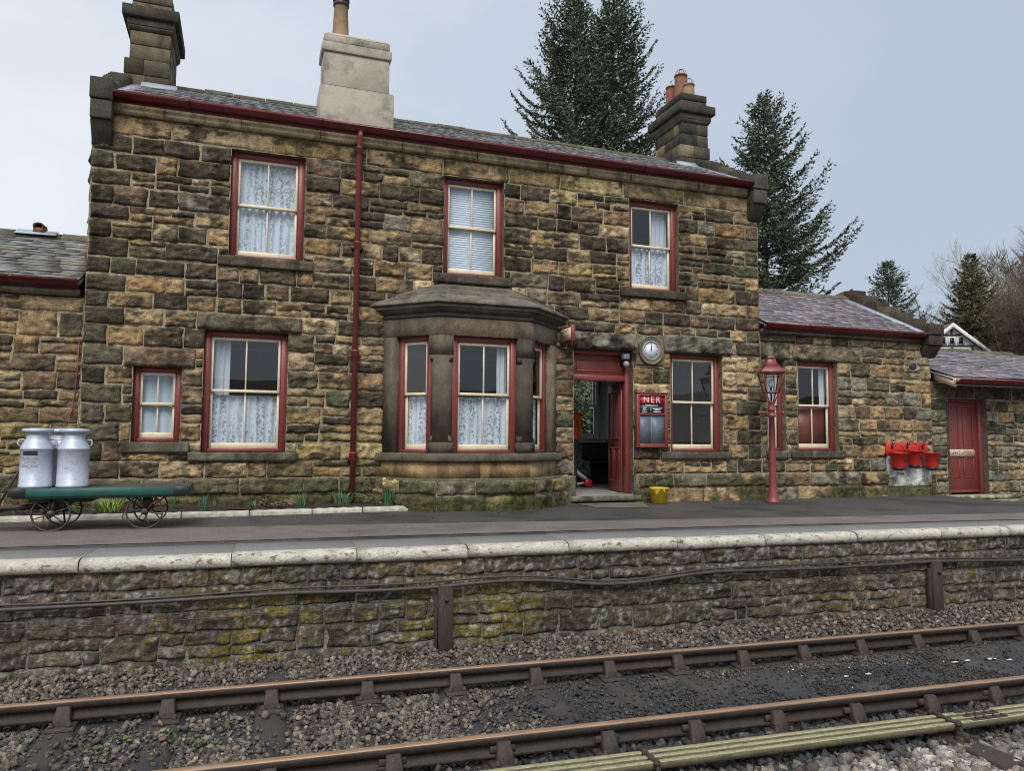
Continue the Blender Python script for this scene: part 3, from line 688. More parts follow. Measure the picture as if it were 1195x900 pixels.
# lead flashings up the verges
for v8 in ([(-1.84,-.12,5.80),(-1.66,-.12,5.80),(-1.66,1.5,6.635),(-1.84,1.5,6.635),(-1.84,-.12,5.825),(-1.66,-.12,5.825),(-1.66,1.5,6.66),(-1.84,1.5,6.66)],
    [(8.46,-.12,5.80),(8.6,-.12,5.80),(8.6,1.5,6.635),(8.46,1.5,6.635),(8.46,-.12,5.825),(8.6,-.12,5.825),(8.6,1.5,6.66),(8.46,1.5,6.66)],
    [(-1.70,1.32,6.55),(-1.18,1.32,6.55),(-1.18,1.47,6.63),(-1.70,1.47,6.63),(-1.70,1.32,6.575),(-1.18,1.32,6.575),(-1.18,1.44,6.69),(-1.70,1.44,6.69)],
    [(8.06,1.32,6.55),(8.5,1.32,6.55),(8.5,1.47,6.63),(8.06,1.47,6.63),(8.06,1.32,6.575),(8.5,1.32,6.575),(8.5,1.44,6.69),(8.06,1.44,6.69)]):
    MB().hexa(v8).build('lead_flashing', m_lead, roof)

# stepped gable copings and kneelers
def coping(parent, x0, x1, y0, z0, y1, z1, n, seed, cols):
    mb = MB(); r = random.Random(seed); dy = (y1-y0)/n; dz = (z1-z0)/n
    for k in range(n):
        ya = y0 + dy*k; zb = z0 + dz*(k+1)
        c = np.array(pick(r, cols)); j = r.uniform(-.01,.01)
        mb.hexa([(x0+j,ya,z0+dz*k-.22),(x1+j,ya,z0+dz*k-.22),(x1+j,ya+dy-.004,z0+dz*k-.12),(x0+j,ya+dy-.004,z0+dz*k-.12),
                 (x0+j,ya-.02,zb+.02),(x1+j,ya-.02,zb+.02),(x1+j,ya+dy-.006,zb+.06),(x0+j,ya+dy-.006,zb+.06)], c)
    return mb.build('coping', m_ashlar, parent, bevel=.012)
DC = [((.07,.06,.045),2),((.09,.085,.06),2),((.05,.045,.038),1)]
coping(house, -2.12, -1.84, .12, 5.92, 1.44, 6.68, 8, 1, DC); coping(house, 8.60, 8.89, .12, 5.92, 1.44, 6.68, 7, 2, DC)
coping(house, -2.12, -1.84, 3.9, 5.86, 2.56, 6.60, 8, 3, DC); coping(house, 8.60, 8.89, 3.9, 5.86, 2.56, 6.60, 7, 4, DC)
def kneeler(parent, x0, x1, ztop, seed, h=.87, y0=-.26, y1=.14, col=(.075,.068,.05)):
    mb = MB(); c = np.array(col); r = random.Random(seed)
    z2 = ztop - .30*h/.87; z1 = ztop - .57*h/.87; zb = ztop - h
    mb.box(x0, x1, y0, y1, z2+.004, ztop, c*r.uniform(.9,1.2))
    mb.box(x0+.012, x1-.012, y0+.02, y1, z1+.004, z2-.002, c*r.uniform(.8,1.2))
    mb.hexa([(x0+.02,y0+.22,zb),(x1-.02,y0+.22,zb),(x1-.02,y1,zb),(x0+.02,y1,zb),(x0+.012,y0+.05,z1),(x1-.012,y0+.05,z1),(x1-.012,y1,z1),(x0+.012,y1,z1)], c*r.uniform(.7,1.0))
    return mb.build('kneeler', m_ashlar, parent, bevel=.014, seg=2)
kneeler(house, -2.11, -1.82, 5.93, 1); kneeler(house, 8.62, 8.935, 5.93, 2, .83)

# chimneys
def ash_courses(mb, x0, x1, y0, y1, rows, r, cols):
    """ashlar stack: each row is a ring of blocks with real joints"""
    for za, zb in rows:
        for side in range(4):
            a, b = (x0, x1) if side % 2 == 0 else (y0, y1)
            L = b - a; n = max(1, int(round(L / .42))); cut = sorted([a] + [a + L*(k+r.uniform(-.16,.16))/n for k in range(1, n)] + [b])
            for p, q in zip(cut[:-1], cut[1:]):
                c = np.array(pick(r, cols)); g = .003; o = r.uniform(0,.008)
                if side == 0: mb.box(p+g, q-g, y0-o, y0+.12, za+g, zb-g, c)
                elif side == 2: mb.box(p+g, q-g, y1-.12, y1+o, za+g, zb-g, c)
                elif side == 1: mb.box(x1-.12, x1+o, max(p,y0+.122)+g, min(q,y1-.122)-g, za+g, zb-g, c)
                else: mb.box(x0-o, x0+.12, max(p,y0+.122)+g, min(q,y1-.122)-g, za+g, zb-g, c)
    mb.box(x0+.02, x1-.02, y0+.02, y1-.02, rows[0][0], rows[-1][1]-.01, (.3,.26,.18))
CHC = [((.17,.14,.09),3),((.12,.10,.07),2.5),((.21,.165,.10),1.5),((.065,.055,.045),2)]
CHD = [((.075,.065,.05),3),((.05,.045,.038),2),((.12,.10,.07),1.3),((.24,.19,.11),1.2)]
def gable_chimney(x0, x1, seed, cols, low):
    r = random.Random(seed); mb = MB()
    ash_courses(mb, x0-low[0], x1+low[1], 1.45, 2.55, [(6.1,6.52),(6.52,6.80),(6.80,7.06)], r, cols)
    ash_courses(mb, x0, x1, 1.47, 2.53, [(7.06,7.30),(7.30,7.53)], r, cols)
    c = (.07,.062,.048)
    def band(g, za, zb, k=1): mb.box(x0-g, x1+g, 1.47-g, 2.53+g, za, zb, np.array(c)*k)
    mb.hexa([(x0-.004,1.466,7.53),(x1+.004,1.466,7.53),(x1+.004,2.534,7.53),(x0-.004,2.534,7.53),(x0-.05,1.42,7.60),(x1+.05,1.42,7.60),(x1+.05,2.58,7.60),(x0-.05,2.58,7.60)], (.11,.095,.065))
    band(.05, 7.602, 7.72, 1.5); band(.115, 7.722, 7.90, 1.0)
    ash_courses(mb, x0+.005, x1-.005, 1.49, 2.51, [(7.902,8.02),(8.02,8.17)], r, cols)
    return mb.build('chimney', m_ashlar, roof, bevel=.012)
gable_chimney(-1.90, -1.30, 3, CHC, (.07,.0)); gable_chimney(8.20, 8.83, 4, CHD, (.05,.03))
def pot(x, y, z0, z1, r0, r1, m, rim=True, cage=False):
    mb = MB(); pr = [(r0,z0),(r0*.99,z0+.02),(r1,z1-.10)]
    pr += [(r1*1.12,z1-.09),(r1*1.15,z1-.05),(r1*1.05,z1-.04),(r1*1.18,z1-.02),(r1*1.18,z1),(r1*.85,z1),(r1*.82,z1-.25)] if rim else [(r1,z1-.03),(r1*1.06,z1-.03),(r1*1.06,z1),(r1*.86,z1),(r1*.84,z1-.25)]
    mb.lathe(pr, (x,y,0), 20)
    if cage:
        for k in range(4):
            t = PI*k/4; mb.tube([(x+r1*.95*math.cos(t)*math.cos(s), y+r1*.95*math.sin(t)*math.cos(s), z1+.14*math.sin(s)) for s in np.linspace(0, PI, 9)], .005, 4)
    return mb.build('chimney_pot', m, roof, smooth=False)
pot(8.50, 1.66, 8.15, 8.44, .125, .118, m_buff, False, True); pot(8.53, 2.0, 8.15, 8.80, .14, .132, m_terra, False, True); pot(8.52, 2.36, 8.15, 8.70, .125, .118, m_terra, False)
pot(-1.6, 1.75, 8.15, 8.60, .13, .115, m_buff); pot(-1.6, 2.25, 8.15, 8.60, .13, .115, m_buff)
mb = MB()
mb.box(.935, 2.075, .05, .62, 5.72, 6.46); mb.hexa([(.935,.05,6.46),(2.075,.05,6.46),(2.075,.62,6.46),(.935,.62,6.46),(.985,.085,6.485),(2.0,.085,6.485),(2.0,.6,6.485),(.985,.6,6.485)])
mb.box(.985, 2.0, .085, .6, 6.485, 7.02); mb.box(.955, 2.03, .055, .63, 7.02, 7.165); mb.hexa([(.955,.055,7.165),(2.03,.055,7.165),(2.03,.63,7.165),(.955,.63,7.165),(.98,.08,7.18),(2.0,.08,7.18),(2.0,.605,7.18),(.98,.605,7.18)])
mb.box(.98, 2.0, .08, .605, 7.18, 7.29); mb.hexa([(.98,.08,7.29),(2.0,.08,7.29),(2.0,.605,7.29),(.98,.605,7.29),(1.05,.15,7.36),(1.95,.15,7.36),(1.95,.53,7.36),(1.05,.53,7.36)])
mb.build('chimney', m_render, roof, bevel=.014, seg=2)
pot(1.255, .34, 7.32, 8.12, .135, .10, m_buff)
mb = MB(); mb.lathe([(.102,7.90),(.125,7.91),(.125,7.95),(.108,7.96),(.108,7.985),(.13,7.99),(.13,8.02),(.1,8.03)], (1.255,.34,0), 20); mb.build('pot_collar', m_iron, roof)

# ================================================================== bay window
Pb = [(1.95,0.),(2.67,-.70),(4.11,-.70),(4.85,0.)]
def offs(g):   # the bay plan pushed outwards by g
    k = g*math.tan(PI/8); return [(Pb[0][0]-g*1.414,0.),(Pb[1][0]-k,-.70-g),(Pb[2][0]+k,-.70-g),(Pb[3][0]+g*1.414,0.)]
bayM = []
for i in range(3):
    a, b = Pb[i], Pb[i+1]; L = math.hypot(b[0]-a[0], b[1]-a[1]); bayM.append((frame2(a, ((b[0]-a[0])/L, (b[1]-a[1])/L)), L))
mb = MB()
BC = [((.20,.145,.085),2),((.27,.185,.10),2),((.12,.10,.065),1.5)]
def bay_band(mb, g, z0, z1, col, cut=None):
    P = offs(g)
    v = [(x,y,z) for z in (z0,z1) for x,y in P] 
    mb.add(v, [(0,1,5,4),(1,2,6,5),(2,3,7,6),(4,5,6,7),(3,2,1,0)], col)
def bay_frustum(mb, g0, z0, g1, z1, col):
    A, B = offs(g0), offs(g1); v = [(x,y,z0) for x,y in A] + [(x,y,z1) for x,y in B]
    mb.add(v, [(0,1,5,4),(1,2,6,5),(2,3,7,6),(4,5,6,7),(3,2,1,0)], col)
# rough plinth: two courses of stones on each face
mbp = MB()
for i,(M,L) in enumerate(bayM):
    g = .11; k = g*math.tan(PI/8); P = offs(g)
    a, b = P[i], P[i+1]; LL = math.hypot(b[0]-a[0], b[1]-a[1]); M2 = frame2(a, ((b[0]-a[0])/LL, (b[1]-a[1])/LL))
    m2 = MB(M2); masonry(m2, 0, LL, [(-.1,.22,'plinth',(.35,.8)),(.22,.43,'plinth',(.4,.9))], [], pal_house, 0, .03, 61+i, moss_stain(.12,1.7))
    for arr, q, c in zip(m2.v, m2.q + m2.f, m2.c): pass
    o_v = m2; mbp.v += m2.v; mbp.c += m2.c; mbp.q += [q + mbp.n for q in m2.q]; mbp.f += [[j + mbp.n for j in f] for f in m2.f]; mbp.n += m2.n
bay_frustum(mbp, .10, .425, .03, .465, (.13,.125,.075))
bay = mbp.build('bay_window', m_stone, house, smooth=True, )
mb = MB(); r_ = random.Random(5)
bay_band(mb, 0, .46, .72, (.25,.175,.10))
for i,(M,L) in enumerate(bayM):
    m2 = MB(M)
    cuts = [0, L*.45, L] if i == 1 else [0, L]
    for p, q in zip(cuts[:-1], cuts[1:]): m2.box(p+.004, q-.004, -.006, .02, .468, .715, np.array(pick(r_, [((.40,.27,.14),2),((.27,.19,.11),1)])))
    mb.v += m2.v; mb.c += m2.c; mb.f += [[j + mb.n for j in f] for f in m2.f]; mb.n += m2.n
mb.build('apron', m_ashlar, bay)
mb = MB(); bay_band(mb, .075, .715, .80, (.115,.105,.075)); bay_frustum(mb, .072, .80, .0, .835, (.13,.12,.085)); mb.build('sill', m_ashlar, bay, bevel=.01)
mb = MB()
# stone posts between the lights, chamfered with stops
def bay_post(mb, i, s0, s1, z0, z1, col):
    M, L = bayM[i]; m2 = MB(M)
    m2.box(s0, s1, 0, .2, z0, z1, col)
    mb.v += m2.v; mb.c += m2.c; mb.f += [[j + mb.n for j in f] for f in m2.f]; mb.n += m2.n
LS = bayM[0][1]; LF = bayM[1][1]; LR = bayM[2][1]
wz0, wz1 = .835, 2.585
lights = [(.255, .83), (.225, 1.235), (.17, .76)]
sc_ = (.125,.105,.078); sd_ = (.085,.072,.056)
bay_post(mb, 0, 0, lights[0][0], wz0, wz1, sc_); mb.build('mullion', m_ashlar, bay); mb = MB(); bay_post(mb, 2, lights[2][1], LR, wz0, wz1, (.2,.165,.12)); mb.build('mullion', m_ashlar, bay); mb = MB()
def corner_post(mb, i, s0, j, s1, col):
    (Ma, La), (Mb, Lb) = bayM[i], bayM[j]
    p = [Ma @ Vector((s0,0,0)), Vector((*Pb[i+1],0)), Mb @ Vector((s1,0,0)), Mb @ Vector((s1,.19,0)), Ma @ Vector((s0,.19,0))]
    # wide foot and head blocks, slimmer chamfered shaft between them
    def prism(pts, z0, z1, c): 
        n = len(pts); v = [(q.x,q.y,z) for z in (z0,z1) for q in pts]; mb.add(v, [tuple(range(n-1,-1,-1)), tuple(range(n,2*n))] + [(k,(k+1)%n,n+(k+1)%n,n+k) for k in range(n)], c)
    ch = .075
    q = [Ma @ Vector((s0,ch,0)), Ma @ Vector((s0+ch,0,0)), Vector((*Pb[i+1],0)), Mb @ Vector((s1-ch,0,0)), Mb @ Vector((s1,ch,0)), Mb @ Vector((s1,.19,0)), Ma @ Vector((s0,.19,0))]
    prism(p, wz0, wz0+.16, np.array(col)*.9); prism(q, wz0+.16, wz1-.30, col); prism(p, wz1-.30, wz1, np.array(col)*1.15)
    for zz, up in ((wz0+.16, 1), (wz1-.30, -1)):   # sloping chamfer stops
        for Mx, s, sg in ((Ma, s0, 1), (Mb, s1, -1)):
            a, b, c = Mx @ Vector((s,0,0)), Mx @ Vector((s+sg*ch,0,0)), Mx @ Vector((s,ch,0))
            mb.add([(a.x,a.y,zz),(b.x,b.y,zz),(c.x,c.y,zz),(b.x,b.y,zz+up*.1),(c.x,c.y,zz+up*.1)], [(0,1,3),(0,4,2),(0,3,4),(0,2,1),(1,2,4,3)], col)
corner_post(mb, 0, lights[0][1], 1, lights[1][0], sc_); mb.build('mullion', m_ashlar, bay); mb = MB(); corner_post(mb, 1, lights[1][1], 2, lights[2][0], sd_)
mb.build('mullion', m_ashlar, bay)
mb = MB(); bay_band(mb, .0, wz1, 2.86, (.16,.125,.088))
for i,(M,L) in enumerate(bayM):
    m2 = MB(M); m2.box(.004, L-.004, -.008, .0, wz1+.004, 2.855, np.array([(.135,.118,.085),(.17,.125,.088),(.17,.145,.105)][i]))
    mb.v += m2.v; mb.c += m2.c; mb.f += [[j + mb.n for j in f] for f in m2.f]; mb.n += m2.n
mb.build('lintel', m_ashlar, bay, bevel=.004)
mb = MB(); cc = np.array((.075,.068,.048))
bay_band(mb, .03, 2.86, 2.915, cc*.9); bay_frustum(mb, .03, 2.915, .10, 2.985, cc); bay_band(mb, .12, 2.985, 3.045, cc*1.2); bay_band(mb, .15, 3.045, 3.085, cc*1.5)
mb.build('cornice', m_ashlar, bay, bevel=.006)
mb = MB(); tcol = (.16,.148,.115)
A = offs(.155); 
def roofring(s): # plan shrinking towards the wall
    cx = 3.4
    return [(A[0][0]+(2.84-A[0][0])*s, 0.), (A[1][0]+(2.86-A[1][0])*s, A[1][1]*(1-s)-.02*s), (A[2][0]+(3.94-A[2][0])*s, A[2][1]*(1-s)-.02*s), (A[3][0]+(3.96-A[3][0])*s, 0.)]
for s0_, s1_, z0_, z1_ in ((0,.36,3.087,3.24),(.33,.68,3.25,3.38),(.65,1.,3.39,3.49)):
    P0, P1 = roofring(s0_), roofring(s1_)
    v = [(x,y,z0_) for x,y in P0] + [(x,y,z1_) for x,y in P1] + [(x,y,z0_-.03) for x,y in P0]
    mb.add(v, [(0,1,5,4),(1,2,6,5),(2,3,7,6),(4,5,6,7),(8,9,1,0),(9,10,2,1),(10,11,3,2)], np.array(tcol)*rng.uniform(.85,1.15))
mb.build('bay_roof', m_ashlar, bay, bevel=.006)
for i,(M,L) in enumerate(bayM):
    window(bay, M, lights[i][0], lights[i][1], wz0, wz1, dp=.085, bar=(i == 1), fw=.075 if i != 1 else .085)
# bay floor and ceiling
mb = MB(); bay_band(mb, -.03, .44, .455, (.3,.3,.3)); bay_band(mb, -.03, 2.70, 2.72, (.3,.3,.3)); mb.build('bay_floor', m_dark, bay)

# curtains and blinds
G = 'curtains behind the station house windows'
drape('lace_curtain', 'patterned lace curtain filling the upper window at the left end', I4, -.19, .64, 3.74, 5.17, .225, m_lace, .018, .10, seed=1)
drape('lace_curtain', 'half-height lace curtain in the upper right window', I4, 6.29, 7.09, 3.74, 4.45, .225, m_lace, .02, .11, seed=2)
drape('side_curtain', 'plain white curtain at the right side of the upper right window', I4, 6.74, 7.09, 4.40, 5.17, .26, m_drape, .02, .09, seed=3)
drape('net_curtain', 'plain pale net covering the small low window beside the churns', I4, -1.38, -.93, 1.05, 1.94, .215, m_net, .012, .14, seed=4)
drape('lace_curtain', 'half-height lace curtain in the tall ground floor window', I4, -.47, .47, .90, 1.66, .225, m_lace, .022, .12, seed=5)
drape('side_curtain', 'white curtain at the left side of the tall ground floor window', I4, -.46, -.22, 1.66, 2.5, .26, m_drape, .022, .09, seed=6)
drape('lace_curtain', 'half-height lace curtain in the front light of the bay', bayM[1][0], .32, 1.14, .90, 1.68, .222, m_lace, .02, .12, seed=7)
drape('lace_curtain', 'half-height lace curtain in the left light of the bay', bayM[0][0], .34, .77, .90, 1.68, .222, m_lace, .02, .12, seed=8)
drape('lace_curtain', 'half-height lace curtain in the narrow right light of the bay', bayM[2][0], .22, .68, .90, 1.68, .222, m_lace, .02, .12, seed=9)
drape('side_curtain', 'white curtain at the right side of the bay front light', bayM[1][0], .98, 1.13, 1.70, 2.5, .25, m_drape, .02, .07, seed=10)
mb = MB(); 
for k in range(38):
    z = 3.74 + k*.038; mb.hexa([(2.985,.222,z),(3.805,.222,z),(3.805,.232,z),(2.985,.232,z),(2.985,.204,z+.036),(3.805,.204,z+.036),(3.805,.214,z+.036),(2.985,.214,z+.036)])
tag(mb.build('slatted_blind', m_blind, None), 'white slatted blind closed in the upper window above the bay', 'blind')

# ================================================================== left wing
wing = thing('left_wing', 'single-storey stone wing with grey slates at the left edge', 'building', (-5, 0, 0))
mb = MB(); lz = [(-.1,.30),(.30,.55),(.55,.78),(.78,.98),(.98,1.22),(1.22,1.42),(1.42,1.66),(1.66,1.90),(1.90,2.14),(2.14,2.38),(2.38,2.72)]
masonry(mb, -7.5, HX0-.005, [(a,b,'wall',(.3,.7)) for a,b in lz] + [(2.72,2.92,'frieze',(.6,1.1))], [], pal_left, -.03, .03, 13, moss_stain(.0,.8), split=.3, crust=.61)
mb.build('wall', m_stone, wing, smooth=True)
mb = MB(); mb.extrude([(.03,0),(-.04,0),(-.09,.05),(-.09,.085),(.03,.085)], (-7.5,0,2.935), (HX0-.06,0,2.935), ((0,1,0),(0,0,1)), (.27,.23,.155)); mb.build('cornice', m_ashlar, wing)
gutter(wing, -7.5, HX0-.06, -.13, 3.045, .09, .12)
mb, _, _ = slates(wing, -7.5, HX0-.04, -.17, 3.12, 2.0, 4.18, .16, .42, 7, SLG, wj=.3)
mb.hexa([(-7.5,-.15,3.06),(HX0-.04,-.15,3.06),(HX0-.04,2.0,4.11),(-7.5,2.0,4.11),(-7.5,-.15,3.105),(HX0-.04,-.15,3.105),(HX0-.04,2.0,4.16),(-7.5,2.0,4.16)], (.1,.1,.1))
mb.hexa([(-7.5,2.0,4.11),(HX0-.04,2.0,4.11),(HX0-.04,4.2,3.06),(-7.5,4.2,3.06),(-7.5,2.0,4.17),(HX0-.04,2.0,4.17),(HX0-.04,4.2,3.12),(-7.5,4.2,3.12)], (.13,.13,.12))
wr = mb.build('roof', m_slate, wing)
ridge(wr, -7.5, HX0-.06, 2.0, 4.20, seed=9, piece=.6)
mb = MB(); mb.hexa([(-3.42,1.80,4.165),(-2.86,1.80,4.165),(-2.86,2.0,4.268),(-3.42,2.0,4.268),(-3.42,1.80,4.175),(-2.86,1.80,4.175),(-2.86,2.0,4.278),(-3.42,2.0,4.278)])
mb.build('ridge_lead', m_lead, wr)
mb = MB(); 
for t0, t1 in ((0, 1),):
    pts = [(-3.30 + .0, 0)]
ring = [(math.cos(t), math.sin(t)) for t in np.linspace(-.5, PI+.5, 9)]
v = [(-3.17 + .085*c, yy, 4.38 + .085*s + .02) for yy in (1.80, 2.20) for c, s in ring] + [(-3.17 + .063*c, yy, 4.38 + .063*s + .02) for yy in (1.80, 2.20) for c, s in ring]
f = []
for k in range(8): f += [(k,k+1,10+k,9+k),(18+k,27+k,28+k,19+k),(k,18+k,19+k,k+1),(9+k,10+k,28+k,27+k)]
f += [(0,9,27,18),(8,26,35,17)]
mb.add(v, f); mb.box(-3.245,-3.095,2.17,2.19,4.33,4.48); mb.box(-3.25,-3.09,1.85,2.15,4.24,4.36)
for q in range(len(mb.v)): mb.v[q] = (mb.v[q]-np.array((-3.17,2.0,4.24)))*np.array((.95,.6,.60)) + np.array((-3.12,2.0,4.235))
mb.build('ridge_vent', m_terra, wr)
mb = MB(); mb.box(-7.5, HX0-.01, 3.9, 4.0, 0, 3.1, (.2,.15,.1)); mb.build('back_wall', m_stone, wing)
mb = MB(); mb.tube([(-2.13,-.02,2.35),(-2.135,-.022,1.9),(-2.16,-.02,1.45),(-2.19,-.02,1.28)], .008, 6)
mb.build('conduit', m_red, wing)

# ================================================================== right wing
rw = thing('right_wing', 'single-storey stone wing with purple slates beside the red lamp post', 'building', (11, 0, 0))
RW0, RW1 = HX1+.005, 12.97
rwin = [(9.02,9.42,.87,2.56),(9.70,10.63,.87,2.56)]; rsill = [(8.98,9.46,.73,.87),(9.52,10.74,.73,.87)]; rl = [(8.90,9.52,2.56,2.86),(9.60,11.25,2.56,2.86)]
patch = (11.77, 12.86, .18, .80)
mb = MB()
masonry(mb, RW0, RW1, [(.47,.73,'wall',(.3,.7)),(.73,.98,'wall',None),(.98,1.24,'wall',None),(1.24,1.48,'wall',None),(1.48,1.74,'wall',None),(1.74,2.02,'wall',None),(2.02,2.28,'wall',None),(2.28,2.56,'wall',None),(2.56,2.86,'wall',None),(2.86,3.02,'wall',(.4,.8))],
        rwin + rsill + rl + [patch], pal_wing, -.004, .027, 17, moss_stain(.0,.7), quoin_r=(.25,.40), split=.30, crust=.63)
for a,b,c,d in rwin: reveal(mb, a, b, c, d, .1, (.24,.2,.14), bottom=False)
mb.build('wall', m_stone, rw, smooth=True)
mb = MB(); masonry(mb, RW0, RW1+.03, [(-.15,.22,'plinth',(.4,.9)),(.22,.47,'plinth',(.4,.9))], [patch], pal_wing, .045, .03, 19, moss_stain(.05,1.3)); mb.box(RW0, 11.76, -.044, 0, .455, .472, (.2,.18,.13)); mb.build('plinth', m_stone, rw, smooth=True)
rough_block('limewash_patch', rw, I4, *patch, -.05, .05, (.74,.73,.69), None, .008, .014, .03, 333, moss_stain(.0,1.0), .74)
rough_block('lintel', rw, I4, *rl[0], -.08, .02, (.2,.2,.12), None, .03, .016, .027, 44, house_stain); rough_block('lintel', rw, I4, *rl[1], -.08, .02, (.25,.20,.13), None, .03, .02, .027, 45, house_stain)
window(rw, I4, *rwin[0], bar=False, sill=rsill[0], sillcol=(.12,.115,.085), fw=.07, label='narrow window behind the red lamp post')
window(rw, I4, *rwin[1], sill=rsill[1], sillcol=(.07,.065,.055), label='window with red boards behind its lower panes')
mb = MB(); mb.box(9.79,10.54,.24,.26,.93,1.70); mb.box(10.15,10.18,.235,.24,.93,1.70); mb.build('window_board', m_reddoor, rw)
drape('net_curtain', 'pale net curtain in the narrow window behind the red lamp post', I4, 9.09, 9.36, .95, 2.48, .215, m_net, .012, .1, seed=21)
drape('side_curtain', 'white curtain at the right side of the red-boarded window', I4, 10.40, 10.54, 1.70, 2.48, .23, m_drape, .012, .06, seed=22)
mb = MB(); lining(mb, RW0+.02, 12.7, .1, 2.9, rwin, .30); mb.quad((RW0+.02,3.75,.1),(12.7,3.75,.1),(12.7,3.75,2.9),(RW0+.02,3.75,2.9))
mb.box(RW0+.02,12.7,.1,3.75,.02,.1); mb.box(RW0+.02,12.7,.1,3.75,2.9,3.0); mb.quad((12.7,.3,.1),(12.7,3.75,.1),(12.7,3.75,2.9),(12.7,.3,2.9)); mb.quad((RW0+.02,.3,.1),(RW0+.02,3.75,.1),(RW0+.02,3.75,2.9),(RW0+.02,.3,2.9))
for a,b,c,d in rwin:
    for xx in (a,b): mb.quad((xx,.2,c),(xx,.3,c),(xx,.3,d),(xx,.2,d))
    mb.quad((a,.2,d),(b,.2,d),(b,.3,d),(a,.3,d)); mb.quad((a,.2,c),(b,.2,c),(b,.3,c),(a,.3,c))
mb.build('inner_wall', m_dark, rw)
mb = MB(); mb.extrude([(0,0),(-.05,0),(-.09,.04),(-.09,.08),(0,.08)], (RW0,0,3.022), (12.74,0,3.022), ((0,1,0),(0,0,1)), (.15,.13,.09)); mb.build('cornice', m_ashlar, rw)
gutter(rw, RW0, 12.72, -.13, 3.115, .09, .12)
mb, _, _ = slates(rw, RW0, 12.72, -.19, 3.19, 2.0, 4.28, .16, .30, 12, SLP, wj=.2)
mb.hexa([(RW0,-.16,3.13),(12.74,-.16,3.13),(12.74,2.0,4.21),(RW0,2.0,4.21),(RW0,-.16,3.175),(12.74,-.16,3.175),(12.74,2.0,4.26),(RW0,2.0,4.26)], (.1,.1,.1))
mb.hexa([(RW0,2.0,4.21),(12.74,2.0,4.21),(12.74,4.2,3.13),(RW0,4.2,3.13),(RW0,2.0,4.27),(12.74,2.0,4.27),(12.74,4.2,3.19),(RW0,4.2,3.19)], (.14,.13,.14))
rr = mb.build('roof', m_slate, rw)
ridge(rr, RW0, 12.76, 2.0, 4.30, seed=14, piece=.55, col=(.16,.14,.1))
mb = MB(); mb.hexa([(12.54,-.14,3.22),(12.745,-.14,3.22),(12.745,2.0,4.28),(12.54,2.0,4.28),(12.54,-.14,3.245),(12.745,-.14,3.245),(12.745,2.0,4.32),(12.54,2.0,4.32)]); mb.build('lead_flashing', m_lead, rr)
DB = [((.10,.075,.052),2),((.07,.055,.042),2),((.12,.10,.06),1)]
coping(rw, 12.74, 13.07, .14, 3.36, 2.0, 4.40, 6, 5, DB); coping(rw, 12.74, 13.07, 3.9, 3.36, 2.0, 4.40, 6, 6, DB)
kneeler(rw, 12.72, 13.11, 3.40, 7, .66, -.25, .16, (.075,.058,.045))
mb = MB(frame2((RW1,0),(0,1))); masonry(mb, 0, 4, [(.28*k-.1,.28*(k+1)-.1,'wall',None) for k in range(12)], [], pal_wing, 0, .09, 23, house_stain)
for k in range(5):
    hw = 2.0*(1-(k+.6)/5); stone(mb, 2-hw, 2, 3.2+.2*k, 3.4+.2*k, TAN, 0, seed=k); stone(mb, 2, 2+hw, 3.2+.2*k, 3.4+.2*k, BRN, 0, seed=k+9)
mb.build('gable_wall', m_stone, rw, smooth=True)
mb = MB(); mb.box(RW0, RW1-.02, 3.9, 4.0, 0, 3.1, (.22,.18,.12)); mb.build('back_wall', m_stone, rw)

# ================================================================== gents block
gb = thing('toilet_block', 'low stone outbuilding with purple slates and a red door, right edge', 'building', (15.5, 0, -.2))
mb = MB(); gd = (13.42, 14.47, -.02, 1.93)
masonry(mb, 13.0, 19.0, [(-.5,-.2,'wall',None),(-.2,.0,'wall',None),(.0,.24,'wall',None),(.24,.46,'wall',None),(.46,.72,'wall',None),(.72,.96,'wall',None),(.96,1.2,'wall',None),(1.2,1.45,'wall',None),(1.45,1.68,'wall',None),(1.68,1.93,'wall',None)],
        [gd], pal_gents, -.05, .03, 29, moss_stain(-.3,.8), mortcol=(.42,.37,.28), mort=.010, crust=.61)
masonry(mb, 13.0, 19.0, [(1.93,2.26,'frieze',(.9,1.5))], [], lambda u,z,r,k: pick(r, [((.17,.14,.095),1),((.14,.12,.085),1)]), -.05, .03, 30)
reveal(mb, gd[0], gd[1], gd[2], gd[3], .22, (.17,.145,.11))
mb.build('wall', m_stone, gb, smooth=True)
mb = MB(); mb.box(gd[0], gd[0]+.03, .10, .22, 0, gd[3]); mb.box(gd[1]-.09, gd[1], .10, .22, 0, gd[3]); mb.box(gd[0]+.03, gd[1]-.09, .102, .22, gd[3]-.05, gd[3]); mb.build('door_frame', m_reddoor, gb, bevel=.005)
mb = MB(); x0, x1 = gd[0]+.035, gd[1]-.095; mb.box(x0, x1, .15, .20, .02, gd[3]-.055)
xm = (x0+x1)/2
for (a,b,c,d) in ((x0+.12,xm-.06,.92,1.78),(xm+.06,x1-.12,.92,1.78),(x0+.12,xm-.06,.32,.74),(xm+.06,x1-.12,.32,.74)):
    for q in ((a,b,c,c+.02),(a,b,d-.02,d)): mb.box(q[0],q[1],.138,.15,q[2],q[3])
    for q in ((a,a+.02,c+.02,d-.02),(b-.02,b,c+.02,d-.02)): mb.box(q[0],q[1],.138,.15,q[2],q[3])
mb.box(x0-.0, x1, .135, .15, .02, .07)
gdo = mb.build('door', m_reddoor, gb, bevel=.004)
mb = MB(); mb.lathe([(.012,0),(.012,-.03),(.026,-.04),(.026,-.06),(.001,-.066)], (x0+.05,.15,.83), 12, axis='y'); 
v = mb.v[0]; v[:,1] = .15 - np.abs(v[:,1]-.15); mb.build('handle', m_iron, gdo)
pl = []
